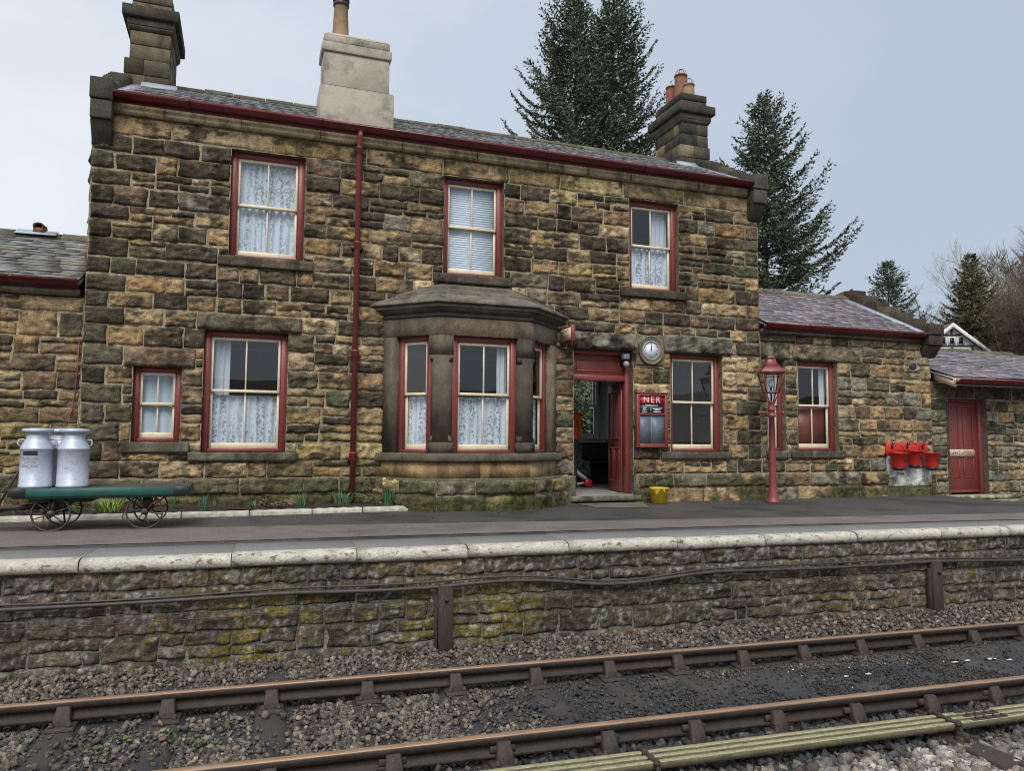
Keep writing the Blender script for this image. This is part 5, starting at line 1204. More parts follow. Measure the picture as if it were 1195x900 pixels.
# edge paving flags, one mesh with open joints
mb = MB(); a = -14.2; r_ = random.Random(4); joints = []
while a < 24:
    L = r_.uniform(.85, 1.25); joints.append((a, a+L)); bb = 7.90 - .015*max(0, a-3) + r_.uniform(-.02,.02)
    v = [W(a+.0015,7.335,-.05),W(a+L-.0015,7.335,-.05),W(a+L-.0015,bb,-.05),W(a+.0015,bb,-.05),W(a+.0015,7.335,.008),W(a+L-.0015,7.335,.008),W(a+L-.0015,bb,.008),W(a+.0015,bb,.008)]
    mb.hexa(v, None); a += L
tag(mb.build('edge_paving', m_slab, None, bevel=.002), kind='structure')
pw = thing('platform_wall', 'dark lichened stone retaining wall of the platform with white coping', 'wall', (4, -4.3, -1))
pf = [(0,0)]
mb = MB(); r_ = random.Random(6)
for (a0, a1) in joints:
    L = a1-a0; n = max(2, int(L/.12)); prof = [(7.335,-.11),(7.235,-.112),(7.205,-.095),(7.193,-.06),(7.20,-.025),(7.225,-.003),(7.27,.006),(7.335,.008)]
    dz = r_.uniform(-.006,.004); db = r_.uniform(-.008,.008)
    P = np.zeros((n+1, len(prof), 3))
    for i in range(n+1):
        aa = a0+.004 + (L-.008)*i/n
        for j,(b,z) in enumerate(prof):
            nn = .008*(fbm(aa*6, j*1.3, 7, 3)-.5); P[i,j] = W(aa, b+db+nn, z+dz+nn*.6)
    idx = mb.n; mb.grid(P)
    m = len(prof); mb.f.append([idx+j for j in range(m)]); mb.f.append([idx+n*m+j for j in range(m-1,-1,-1)])
mb.build('coping', m_coping, pw, smooth=False)
def plat_stain(U, Z, c):
    n = fbm(U*1.4, Z*2.0, 5, 4); zone = sstep(-.25,-.55,Z)
    def blob(cu, w): return np.exp(-((U-cu)/w)**2)
    den = blob(-.1,.8)*1.1 + blob(1.1,.55)*1.2 + blob(1.9,.5) + blob(2.1,.5)*.8 + blob(6.2,.5)*.9 + blob(8,.7)*.7 + blob(-1.3,.6)*.5
    g = (sstep(.58,.68, fbm(U*3.3, Z*5, 15, 4) + .16*den - .10) * np.clip(den,0,1) * (.25+.75*zone))[..., None] * .68
    c = c*(1-g) + np.array([.235,.19,.035])*g
    g2 = sstep(.50,.64,n)[..., None]*.5; c = c*(1-g2*.6) + np.array([.075,.07,.035])*g2*.6
    n3 = fbm(U*30, Z*26, 25, 4) + .07*sstep(-.45,-.15,Z) + .16*(fbm(U*2.5,Z*4,61,2)-.5); g3 = sstep(.605,.65,n3)[..., None]*.5; c = c*(1-g3) + np.array([.36,.355,.34])*g3
    n4 = fbm(U*1.7+3, Z*1.2, 35, 3); g4 = sstep(.52,.70,n4)[..., None]*.55; return c*(1-g4*.7)
PM = TO @ Matrix.Translation((0,7.265,0))
pcs = []
z = -.11
for h in (.17,.21,.18,.22,.19,.2): pcs.append((z-h, z, 'wall', None)); z -= h
mb = MB(PM); masonry(mb, -13, 22, pcs[::-1], [], pal_plat, 0, .021, 51, plat_stain, mortcol=(.13,.112,.09), rise=.013, rough=.022, lo=.18, hi=.48, split=.28, mort=.007, wob=.016)
mb.build('wall', m_wallstone, pw, smooth=True)
# cables and posts along it
ca = [(-14,-.42),(-8,-.40),(-3.5,-.385),(-2.16,-.374),(-1.54,-.375),(-.78,-.366),(.04,-.35),(.8,-.373),(1.48,-.367),(1.99,-.335),(2.56,-.353),(3.11,-.43),(3.54,-.425),(4.09,-.371),(4.4,-.349),(4.81,-.358),(5.81,-.372),(6.75,-.373),(7.3,-.356),(8.75,-.40),(12,-.39),(18,-.37),(22,-.39)]
caz = np.array(ca); aa = np.linspace(-14, 22, 220); zz = np.interp(aa, caz[:,0], caz[:,1]); zz = np.convolve(np.pad(zz,2,'edge'), [.1,.2,.4,.2,.1], 'valid')
mb = MB(); mb.tube([W(a, 7.185+.006*math.sin(a*3), z) for a, z in zip(aa, zz)], .019, 8); tag(mb.build('cable', m_cable, None, smooth=True), 'thick dark cable sagging along the platform wall, lower of the pair', 'cable', 'cables along the platform wall')
mb = MB(); mb.tube([W(a, 7.19+.005*math.sin(a*2+1), z+.040+.010*math.sin(a*1.3)) for a, z in zip(aa, zz)], .011, 6)
tag(mb.build('cable', m_cable, None, smooth=True), 'thin dark cable along the platform wall, upper of the pair', 'cable', 'cables along the platform wall')
mb = MB(); mb.tube([W(a, 7.20, -.53+.006*math.sin(a*.8)+.01*(a-1)*.3*(a<1)) for a in np.linspace(-6, 8, 40)], .004, 5); tag(mb.build('wire', m_cable, None), 'very thin taut wire low along the platform wall', 'wire')
for a, lab in ((1.52,'weathered timber post against the platform wall below the bay window'),(7.37,'weathered timber post against the platform wall below the right wing')):
    t = thing('timber_post', lab, 'post', W(a, 7.17, -1.0), DT, 'timber posts against the platform wall')
    mb = MB(); mb.hexa([(-.068,-.03,-.1),(.07,-.03,-.1),(.07,.06,-.1),(-.068,.06,-.1),(-.075,-.03,.655),(.065,-.03,.63),(.065,.06,.63),(-.075,.06,.655)]); mb.build('post', m_post, t, bevel=.008, local=True)
    mb = MB(); mb.box(-.10,-.076,.0,.06,-.1,.56); mb.build('batten', m_post, t, bevel=.004, local=True)
    mb = MB(); mb.lathe([(.02,0),(.02,.02),(.001,.024)], (0,0,0), 8, axis='y'); v = mb.v[0]; v[:,1] = -.03-np.abs(v[:,1]); v[:,2] += .52; mb.build('bolt', m_chair, t, local=True)

# ================================================================== permanent way
RZt = -.92                          # rail head
bR = (4.97, 6.475)                  # centre lines of the two rails
def rail(b, label):
    t = thing('running_rail', label, 'rail', W(0, b, RZt), DT, 'rails of the platform track')
    # bull-head section: head, web, foot
    hd = [(-.035,-.048),(-.035,-.012),(-.028,-.002),(-.015,0.0),(.015,0.0),(.028,-.002),(.035,-.012),(.035,-.048),(.01,-.056),(.01,-.108),(.032,-.118),(.032,-.138),(.02,-.145),(-.02,-.145),(-.032,-.138),(-.032,-.118),(-.01,-.108),(-.01,-.056)]
    mb = MB(); mb.extrude([p for p in hd], (-16,0,-.0), (24,0,-.0), ((0,1,0),(0,0,1))); mb.build('rail_web', m_rail_side, t, local=True)
    mb = MB(); mb.extrude([(-.034,-.0105),(-.028,-.0005),(-.015,.0022),(.015,.0022),(.028,-.0005),(.034,-.0105)], (-16,0,0), (24,0,0), ((0,1,0),(0,0,1))); mb.build('rail_head', m_rail_top, t, local=True)
    return t
rail(bR[1], 'far running rail nearest the platform wall, rusty head'); rail(bR[0], 'near running rail in the foreground, rusty head')
def sleeper_proto():
    t = thing('railway_sleeper', 'x', 'sleeper', W(0, 5.72, -1.10), DT, 'timber sleepers under the track')
    mb = MB(); P = []
    n = 22; xs = np.array([-.125,-.118,-.06,0,.06,.118,.125]); ys = np.linspace(-1.30,1.30,n)
    X, Y = np.meshgrid(xs, ys); Z = np.zeros_like(X) + .006*(fbm(X*20, Y*2, 3, 3)-.5); Z[:,0] -= .16; Z[:,-1] -= .16; Z[:,1] -= .01; Z[:,5] -= .01
    mb.grid(np.stack([X, Y, Z], -1)); mb.build('timber', m_sleeper, t, local=True)
    for k, b in enumerate((bR[0]-5.72, bR[1]-5.72)):
        mb = MB(); c = b
        # base plate, jaws either side of the web, wedge-shaped outer jaw with key
        mb.hexa([(-.10,c-.185,.002),(.10,c-.185,.002),(.10,c+.185,.002),(-.10,c+.185,.002),(-.09,c-.175,.028),(.09,c-.175,.028),(.09,c+.175,.028),(-.09,c+.175,.028)])
        mb.box(-.055,.055,c-.06,c+.06,.028,.042)
        for s in (-1, 1):
            y0, y1, y2 = c+s*.034, c+s*.07, c+s*.125
            if s < 0: q = [(-.062,y2,.026),(.062,y2,.026),(.055,y0,.026),(-.055,y0,.026),(-.042,y1-.004,.145),(.042,y1-.004,.145),(.05,y0-.004,.148),(-.05,y0-.004,.148)]
            else: q = [(-.055,y0,.026),(.055,y0,.026),(.062,y2,.026),(-.062,y2,.026),(-.05,y0+.004,.14),(.05,y0+.004,.14),(.042,y1,.135),(-.042,y1,.135)]
            mb.hexa(q)
        ch = mb.build('rail_chair', m_chair, t, bevel=.006, seg=2, local=True)
        mb = MB(); out = -1 if k == 0 else 1
        mb.box(-.09,.085,c+out*.036-.014,c+out*.036+.014,.075,.115); mb.build('key', m_sleeper, ch, bevel=.004, local=True)
        for bx_, by_ in ((-.07,-.14),(.07,-.14),(.07,.14),(-.07,.14)):
            mb = MB(); mb.lathe([(.021,.026),(.021,.04),(.014,.044),(.014,.058),(.001,.061)], (bx_*.85,c+by_,0), 8); mb.build('bolt', m_chair, ch, local=True)
    return t
proto = sleeper_proto()
ORD = ['first','second','third','fourth','fifth','sixth','seventh','eighth','ninth','tenth','eleventh','twelfth','thirteenth','fourteenth','fifteenth','sixteenth']
spots = [-.78-.715*k for k in range(1,5)][::-1] + [-.78,-.03,.72,1.45,2.17,2.86,3.55,4.23,4.92,5.62,6.33,7.04,7.75] + [7.75+.705*k for k in range(1,12)]
sleepers = []
vis = 0
for i, a in enumerate(spots):
    o = proto if i == 0 else copy_tree(proto)
    p = W(a, 5.72 + rng.uniform(-.03,.03), -1.10 + rng.uniform(-.004,.004)); o.location = p; o.rotation_euler = (0,0,DT + rng.uniform(-.012,.012))
    o['label'] = ('timber sleeper with two iron chairs, %s along the track from the left of the photo' % ORD[i-3]) if 3 <= i < 18 else 'timber sleeper with iron chairs on the part of the track outside the photo'
    sleepers.append(a)
# ground between: track bed sheet
aa_ = np.linspace(-18, 30, 240); bb_ = np.concatenate([np.linspace(-6, 3, 18), np.linspace(3.1, 7.29, 60)]); A_, B_ = np.meshgrid(aa_, bb_)
def bedz(A, B):
    z = np.full(np.shape(A), -1.125)
    four = sstep(5.08,5.25,B)*(1-sstep(6.2,6.38,B)); z = z + .008*four + .050*sstep(2.6,6.0,A)*four
    z = z + (.10 + .02*vn(A*1.2,B*3,4))*sstep(6.56,6.9,B) + .05*sstep(6.9,7.25,B)
    z = z + .03*sstep(4.95,4.75,B)*(1-sstep(4.35,4.1,B)) - .02*sstep(4.2,3.9,B) + .02*sstep(4,7,A)
    return z + .02*(fbm(A*2.5,B*2.5,9,3)-.5)
Pp = TO.to_3x3(); Z_ = bedz(A_, B_)
ca_, sa_ = math.cos(DT), math.sin(DT)
mb = MB(); mb.grid(np.stack([A_*ca_-B_*sa_, -11.5+A_*sa_+B_*ca_, Z_], -1)); tag(mb.build('track_bed', m_bed, None, smooth=True), kind='structure')

# ballast: crushed stones, thinned where grime and fines cover the bed
t_ = (1+5**.5)/2
ICO = np.array([(-1,t_,0),(1,t_,0),(-1,-t_,0),(1,-t_,0),(0,-1,t_),(0,1,t_),(0,-1,-t_),(0,1,-t_),(t_,0,-1),(t_,0,1),(-t_,0,-1),(-t_,0,1)], float); ICO /= np.linalg.norm(ICO[0])
ICF = np.array([(0,11,5),(0,5,1),(0,1,7),(0,7,10),(0,10,11),(1,5,9),(5,11,4),(11,10,2),(10,7,6),(7,1,8),(3,9,4),(3,4,2),(3,2,6),(3,6,8),(3,8,9),(4,9,5),(2,4,11),(6,2,10),(8,6,7),(9,8,1)])
CUB = np.array([(-1,-1,-1),(1,-1,-1),(1,1,-1),(-1,1,-1),(-1,-1,1),(1,-1,1),(1,1,1),(-1,1,1),(-1,-1,-1),(1,1,1),(-1,1,1),(1,-1,-1)], float)*.72
CUF = np.array([(0,2,1),(0,3,2),(4,5,6),(4,6,7),(0,1,5),(0,5,4),(1,2,6),(1,6,5),(2,3,7),(2,7,6),(3,0,4),(3,4,7)])
def stones(name, n, a0, a1, b0, b1, dens, size, colf, lift=.35, exact=None):
    R = np.random.RandomState(len(name)*7+n % 97)
    a = R.uniform(a0, a1, n); b = R.uniform(b0, b1, n)
    keep = R.rand(n) < dens(a, b)
    for rb in bR: keep &= np.abs(b-rb) > .05
    near = np.min(np.abs(a[:,None]-np.array(sleepers)[None,:]), 1)
    on = (near < .135) & (b > 4.40) & (b < 7.04)
    ch = on & ((np.abs(b-bR[0]) < .2) | (np.abs(b-bR[1]) < .2)) & (near < .115)
    keep &= ~ch
    keep &= ~(on & (R.rand(n) > .16 + .7*sstep(4.5,7.5,a) + .5*sstep(.60,.70,fbm(a*1.1,b*1.7,91,2))))
    a, b = a[keep], b[keep]; m = len(a)
    s = size*np.exp(R.normal(-.05,.40,m)); s = np.minimum(s, size*2.0)
    if name == 'ballast': s *= 1-.45*sstep(1.2,4.5,a)
    sh = 1 + R.uniform(-.42,.42,(m,12,1)); V = np.where((np.arange(m) % 3 == 0)[:,None,None], ICO[None]*sh, CUB[None]*(1+R.uniform(-.5,.3,(m,12,3))))*np.stack([R.uniform(.75,1.35,m),R.uniform(.75,1.3,m),R.uniform(.5,.9,m)],-1)[:,None,:]*s[:,None,None]*.5
    q = R.normal(size=(m,4)); q[:,1:3] *= .35; q /= np.linalg.norm(q,axis=1,keepdims=True); w,x,y,z = q.T
    RM = np.stack([1-2*(y*y+z*z),2*(x*y-z*w),2*(x*z+y*w),2*(x*y+z*w),1-2*(x*x+z*z),2*(y*z-x*w),2*(x*z-y*w),2*(y*z+x*w),1-2*(x*x+y*y)],-1).reshape(m,3,3)
    V = np.einsum('mij,mkj->mki', RM, V)
    on2 = (np.min(np.abs(a[:,None]-np.array(sleepers)[None,:]), 1) < .13) & (b > 4.42) & (b < 7.02)
    gz = bedz(a,b); gz = np.where(on2, np.maximum(gz, -1.10), gz)
    zc = gz + s*R.uniform(lift-.3, lift+.25, m)
    V[:,:,0] += (a*ca_-b*sa_)[:,None]; V[:,:,1] += (-11.5+a*sa_+b*ca_)[:,None]; V[:,:,2] += zc[:,None]
    ids = np.arange(m); F = np.concatenate([(ICF[None] + (ids[ids % 3 == 0]*12)[:,None,None]).reshape(-1,3), (CUF[None] + (ids[ids % 3 != 0]*12)[:,None,None]).reshape(-1,3)])
    col = colf(a, b, R, m)
    me = bpy.data.meshes.new(name); me.vertices.add(m*12); me.vertices.foreach_set('co', V.astype(np.float32).ravel())
    me.loops.add(len(F)*3); me.loops.foreach_set('vertex_index', F.astype(np.int32).ravel()); me.polygons.add(len(F)); me.polygons.foreach_set('loop_start', (np.arange(len(F))*3).astype(np.int32)); me.update(calc_edges=True)
    at = me.color_attributes.new('Col','FLOAT_COLOR','POINT'); cc = np.ones((m*12,4)); cc[:,:3] = np.repeat(col,12,0); at.data.foreach_set('color', cc.astype(np.float32).ravel())
    me.materials.append(m_ballast); o = bpy.data.objects.new(name, me); C.objects.link(o); return o
def palarr(R, m, cols, w):
    c = np.array(cols)[R.choice(len(cols), m, p=np.array(w)/sum(w))]; return c*R.uniform(.7,1.3,(m,1))
def grime(a, b): return sstep(.46,.64, fbm(a*.75+3, b*1.3, 41, 3) - .22*sstep(1.6,-.6,a) + .18*sstep(1.2,5,a) + .07*np.exp(-((b-5.75)/.3)**2))
def col_four(a, b, R, m):
    c = palarr(R, m, [(.165,.14,.112),(.11,.096,.082),(.235,.195,.15),(.07,.065,.061),(.145,.108,.08)], [3,3,1.5,2,1.2])
    g = grime(a,b)[:,None]*.88; c = c*(1-g) + np.array([.045,.044,.046])*R.uniform(.5,1.6,(m,1))*g
    return c*(1.08-.3*sstep(2,6,a))[:,None]
def dens_four(a, b): return np.clip(1.0 - .72*sstep(.48,.62, fbm(a*.9+3, b*1.5, 41, 3) + .10*sstep(2,5,a)) - .45*sstep(4.6,7.5,a), .10, 1)
tag(stones('ballast', 72000, -6, 13, 5.02, 6.43, dens_four, .030, col_four), kind='stuff', label='dark grimy crushed stone ballast between the rails')
tag(stones('ballast_by_wall', 44000, -7, 14, 6.52, 7.24, lambda a,b: .95-.45*sstep(2,7,a), .031, lambda a,b,R,m: palarr(R,m,[(.175,.145,.115),(.115,.095,.078),(.26,.22,.18),(.075,.065,.056),(.15,.11,.08)],[3,3,1.3,2,1])), kind='stuff', label='pale brown ballast stones along the foot of the platform wall')
tag(stones('ballast_dark', 22000, -3, 12, 4.25, 4.92, lambda a,b: .85-.4*sstep(3,7,a), .038, lambda a,b,R,m: palarr(R,m,[(.055,.052,.052),(.085,.078,.072),(.035,.035,.04),(.14,.12,.10)],[3,2,2,.6])), kind='stuff', label='dark fine ballast between the near rail and the rodding')
tag(stones('ballast_pale', 42000, -1, 11, 2.9, 4.30, lambda a,b: np.ones_like(a), .046, lambda a,b,R,m: palarr(R,m,[(.34,.31,.27),(.24,.21,.175),(.46,.43,.39),(.17,.15,.13),(.26,.215,.165),(.28,.28,.28)],[3,3,1.6,2,1.3,1])*(1-.62*sstep(4.05,4.25,b)*sstep(.3,.6,fbm(a*2,b*2,7,2)))[:,None]), kind='stuff', label='pale rounded ballast stones in the bottom right corner')
# pale spots of spilt lime and a few stray pieces
mb = MB(); r_ = random.Random(12)
spots_ = [(4.87,5.77,.028),(5.12,5.77,.04),(6.13,5.79,.04),(6.31,5.81,.035),(6.55,5.78,.06),(6.7,5.7,.03)] + [(r_.uniform(4.3,7.2), r_.uniform(5.5,6.1), r_.uniform(.005,.012)) for _ in range(12)]
for a, b, s in spots_:
    n = 9; zz_ = -1.052; pts = [W(a+s*1.4*math.cos(k*2*PI/n)*r_.uniform(.5,1.1), b+s*.5*math.sin(k*2*PI/n)*r_.uniform(.5,1.1), float(bedz(np.array(a),np.array(b)))+.012) for k in range(n)]
    c = W(a,b,float(bedz(np.array(a),np.array(b)))+.022); mb.add([c]+pts, [(0,k+1,(k+1)%n+1) for k in range(n)])
tag(mb.build('white_droppings', m_greyspot, None), 'scattered white splashes on the dark ballast between the rails', 'droppings', kind='stuff')
mb = MB(); R = np.random.RandomState(3)
for a, b in ((-1.05,6.0),(-1.15,5.85),(-.62,5.9),(-.45,5.75),(-.75,6.05),(-.3,6.1),(.35,6.15),(3.9,6.2)):
    for k in range(18):
        p = np.array(W(a+R.normal(0,.05), b+R.normal(0,.04), float(bedz(np.array(a),np.array(b)))+.015+R.uniform(0,.03))); d = R.normal(size=3)*.018; d[2] = abs(d[2]); e = np.cross(d,[0,0,1])*.6+R.normal(size=3)*.003
        mb.add([p-e,p+e,p+d], [(0,1,2)], np.array((.075,.12,.03))*R.uniform(.6,1.3))
tag(mb.build('track_weeds', m_leaf, None), 'tiny green weeds among the ballast stones', 'weeds', kind='stuff')

# point rodding in the foreground
bs = (4.545, 4.470, 4.395)
labs = ('lichen-green rod farthest from the camera, beside the near rail','lichen-green middle rod of the three in the foreground','lichen-green rod closest to the camera, over the pale ballast')
for b, lab in zip(bs, labs):
    mb = MB(); hw = .024
    mb.extrude([(-hw,-.004),(hw,-.004),(hw,.033),(hw-.002,.035),(-hw+.002,.035),(-hw,.033)], (-5,0,0), (22,0,0), ((0,1,0),(0,0,1)))
    o = mb.build('signal_rod', m_rodside, None, local=True)
    mb = MB(); mb.extrude([(-hw+.001,.0345),(hw-.004,.0345),(hw-.006,.039),(-hw+.004,.039)], (-5,0,0), (22,0,0), ((0,1,0),(0,0,1))); mb.build('rod_top', m_rod, o, local=True); o.location = W(0, b, -1.0); o.rotation_euler = (0,0,DT); tag(o, lab, 'rod', 'rods running beside the track')
for a, lab in ((2.26,'iron clamp across the rods near the bottom edge'),(4.62,'iron clamp across the rods with a timber bearer, to the right'),(-.1,'iron clamp across the rods left of the photo'),(7.0,'iron clamp across the rods right of the photo')):
    t = thing('rod_clamp', lab, 'clamp', W(a, 4.47, -1.0), DT, 'clamps holding the rods')
    mb = MB(); mb.tube([(0,-.15,-.02),(0,-.12,.048),(0,.12,.048),(0,.15,.0)], .015, 8)
    for y in (-.12,-.04,.04,.12): mb.lathe([(.022,.03),(.022,.055),(.012,.06),(.012,.068)], (0,y,0), 8)
    mb.build('strap', m_chair, t, local=True)
    mb = MB(); mb.box(-.05,.05,-.18,-.12,-.12,-.03); mb.box(-.02,.02,-.20,-.11,-.06,.0); mb.build('bracket', m_chair, t, local=True, bevel=.006)
    mb = MB(); mb.box(-.10,.10,-.55,.28,-.13,-.055); mb.build('bearer', m_post, t, local=True, bevel=.01)
t = thing('rod_joint', 'bolted iron joint plates on the rods at the right edge', 'joint', W(4.95, 4.47, -1.0), DT)
for b in bs:
    mb = MB(); y = b-4.47; mb.box(-.16,.16,y-.018,y+.018,.0395,.048); mb.build('joint_plate', m_chair, t, local=True, bevel=.004)
    for x in (-.12,-.045,.045,.12):
        mb = MB(); mb.lathe([(.013,.046),(.013,.06),(.001,.062)], (x,y,0), 6); mb.build('bolt', m_chair, t, local=True)
mb = MB(); mb.box(-.6,.6,-.125,.125,-.12,.03); o = mb.build('railway_sleeper', m_sleeper, None, bevel=.012, local=True); o.location = W(5.25,3.88,-1.08); o.rotation_euler = (0,0,DT+.12); tag(o, 'loose dark timber half buried in pale ballast, bottom right corner', 'sleeper')

# ================================================================== flower bed
mb = MB(); X, Y = np.meshgrid(np.linspace(-7, 2.45, 120), np.linspace(-.55, 0.02, 14)); Yk = -.60 + (Y+.55)/.57*.62 + .14*sstep(-.7,2.4,X)*(1-(Y+.55)/.57)
mb.grid(np.stack([X, Yk, .045 + .05*fbm(X*6,Y*6,3,3) + .05*(Y+.55)], -1)); tag(mb.build('flower_bed', m_soil, None, smooth=True), kind='structure')
kx = [-3.2,-2.3,-1.42,-.74,.10,.92,1.62,2.42]
for k in range(len(kx)-1):
    x0, x1 = kx[k]+.006, kx[k+1]-.006; yk = lambda x: -.66 + .17*float(sstep(-.7,2.4,x))
    mb = MB(); v = []
    n = 8; prof = [(-.045,-.02),(-.05,.035),(-.035,.062),(.0,.07),(.035,.062),(.045,.03),(.045,-.02)]
    P = np.array([[(x0+(x1-x0)*i/n, yk(x0+(x1-x0)*i/n)+p*(1+.1*math.sin(i*2+k)), q*(1+.06*math.sin(i*3.1+k))) for p, q in prof] for i in range(n+1)])
    mb.grid(P); m = len(prof); mb.f.append(list(range(m))); mb.f.append([n*m+j for j in range(m-1,-1,-1)])
    o = mb.build('kerb_stone', m_kerb, None, smooth=False)
    tag(o, 'whitewashed kerb length edging the flower bed, %s from the left' % ORD[k], 'kerb', 'kerb of the flower bed')
mb = MB(); mb.hexa([(-3.1,-.98,-.01),(-2.78,-.98,-.01),(-2.78,-.72,-.01),(-3.1,-.72,-.01),(-3.1,-.98,.12),(-2.82,-.96,.12),(-2.82,-.72,.13),(-3.1,-.72,.13)]); tag(mb.build('stone_block', m_kerb, None, bevel=.015), 'pale stone block at the left edge behind the trolley drawbar', 'block')
def blades(name, label, cat, x, y, n, h, spread, col, w=.012, flowers=0, group=None, seed=1, bend=.35):
    R = np.random.RandomState(seed); t = thing(name, label, cat, (x,y,.06), 0, group); mb = MB()
    for k in range(n):
        th = R.uniform(0,2*PI); r0 = spread*.35*math.sqrt(R.rand()); hh = h*R.uniform(.55,1.1); le = bend*hh*R.uniform(.1,1); d = np.array((math.cos(th),math.sin(th),0)); s = np.array((-d[1],d[0],0)); ph = R.uniform(0,PI); s = s*math.cos(ph)+d*math.sin(ph)*.7
        p0 = np.array((x,y,.06)) + d*r0; pts = [p0 + d*le*(q**2) + np.array((0,0,hh*(q - .18*q*q*bend*2))) for q in (0,.35,.7,1)]
        ww = [w*.8,w,w*.8,w*.15]; v = []
        for p, a in zip(pts, ww): v += [p-s*a/2, p+s*a/2]
        mb.add(v, [(0,1,3,2),(2,3,5,4),(4,5,7,6)], np.array(col)*R.uniform(.6,1.4)*np.array((R.uniform(.8,1.2),1,R.uniform(.8,1.2))))
    mb.build('leaves', m_leaf, t)
    if flowers:
        mb = MB()
        for k in range(flowers):
            c = np.array((x+R.normal(0,spread*.4), y-.05+R.normal(0,.03), .06+h*R.uniform(.75,1.12)))
            for j in range(6):
                a = j*PI/3; b_ = a+PI/6; mb.add([c, c+np.array((.024*math.cos(a-.4),-.006,.024*math.sin(a-.4))), c+np.array((.030*math.cos(a),-.012,.030*math.sin(a))), c+np.array((.024*math.cos(a+.4),-.006,.024*math.sin(a+.4)))], [(0,1,2,3)], (.85,.78,.30))
            mb.lathe([(.008,0),(.012,.02),(.015,.024)], (c[0],c[1]-.0,c[2]), 8, (.85,.55,.05), 'y')
        mb.build('flower', m_leaf, t)
    return t
GD = 'daffodil clumps in the flower bed'
DG = (.07,.17,.075)
blades('daffodil_clump','narrow grey-green daffodil leaves just right of the trolley','plant',-.50,-.40,26,.26,.14,DG,group=GD,seed=1,bend=.3)
blades('daffodil_clump','low grey-green clump between two taller daffodil clumps','plant',.18,-.33,26,.17,.22,(.12,.18,.09),group=GD,seed=2,bend=.7)
blades('daffodil_clump','tall grey-green daffodil clump below the tall ground floor window','plant',.80,-.28,40,.30,.2,DG,group=GD,seed=3)
blades('daffodil_clump','bushy grey-green clump at the left of the downpipe foot','plant',1.38,-.22,60,.30,.34,(.10,.19,.10),group=GD,seed=4,bend=.6)
blades('daffodil_clump','flowering daffodil clump with pale yellow blooms beside the bay','plant',2.02,-.36,46,.38,.22,(.06,.17,.05),flowers=3,group=GD,seed=5)
blades('daffodil_clump','daffodil leaves seen behind the trolley wheel at the right','plant',-.86,-.38,22,.28,.12,DG,group=GD,seed=6)
blades('grass_tuft','bright yellow-green grassy tuft seen under the trolley deck','plant',-1.62,-.42,120,.26,.34,(.26,.36,.05),w=.01,seed=7,bend=.8)
def leafy(name, label, x, y, n, rad, h, col, ls=.05, seed=1):
    R = np.random.RandomState(seed); t = thing(name, label, 'plant', (x,y,.06)); mb = MB()
    for k in range(n):
        c = np.array((x+R.normal(0,rad*.5), y+R.normal(0,rad*.28), .07+abs(R.normal(0,h*.5)))); a = R.uniform(0,2*PI); d = np.array((math.cos(a),math.sin(a),R.uniform(-.2,.6))); e = np.array((-d[1],d[0],R.uniform(-.4,.4))); s = ls*R.uniform(.5,1.2)
        mb.add([c, c+d*s*.5+e*s*.38, c+d*s, c+d*s*.5-e*s*.38], [(0,1,2,3)], np.array(col)*R.uniform(.5,1.4))
    mb.build('leaves', m_leaf, t); return t
leafy('low_plant','low dead brown foliage between the daffodil clumps',.45,-.30,200,.34,.10,(.16,.125,.075),.055,1)
leafy('low_plant','low green leaves spreading at the foot of the bay',2.28,-.26,200,.30,.10,(.13,.22,.04),.06,2)
leafy('low_plant','small green leaves around the downpipe foot',1.66,-.20,140,.24,.12,(.09,.17,.045),.045,3)
leafy('climbing_plant','small green leaves climbing the corner left of the bay',1.78,-.06,170,.16,.55,(.05,.12,.03),.045,4)
leafy('low_plant','green leaves among the soil under the left part of the trolley',-2.3,-.35,170,.5,.14,(.10,.18,.04),.05,5)
leafy('low_plant','dark green leaves behind the trolley, left of the churns',-2.9,-.30,150,.4,.25,(.08,.16,.04),.05,6)

# ================================================================== background
tag(MB().quad((-250,-250,-1.35),(350,-250,-1.35),(350,350,-1.35),(-250,350,-1.35)).build('ground', m_ground, None), kind='structure')
mb = MB(); X, Y = np.meshgrid(np.linspace(-80,160,60), np.concatenate([np.linspace(4.05,30,20),np.linspace(32,170,30)]))
Hh = 15*sstep(50,95,X)*sstep(38,110,Y) + 5*sstep(40,120,Y)*sstep(20,90,X); mb.grid(np.stack([X, Y, -.05 + Hh + .5*(fbm(X*.1,Y*.1,3,3)-.5)*sstep(6,30,Y)], -1)); tag(mb.build('hillside', m_hill, None, smooth=True), kind='structure')
mb = MB(); X, Y = np.meshgrid(np.linspace(-130,160,90), np.linspace(-19,-120,40)); 
Hh = 4*sstep(-22,-60,Y)*(.75+.5*fbm(X*.04,Y*.04,8,2)) + 2.6*sstep(-19.5,-23,Y)*(.5+fbm(X*.7,Y*.7,2,3)); mb.grid(np.stack([X, Y, -1.2 + Hh], -1)); tag(mb.build('reflection_bank', m_hill, None, smooth=True), kind='structure')  # unseen bank added behind the camera to darken the window reflections

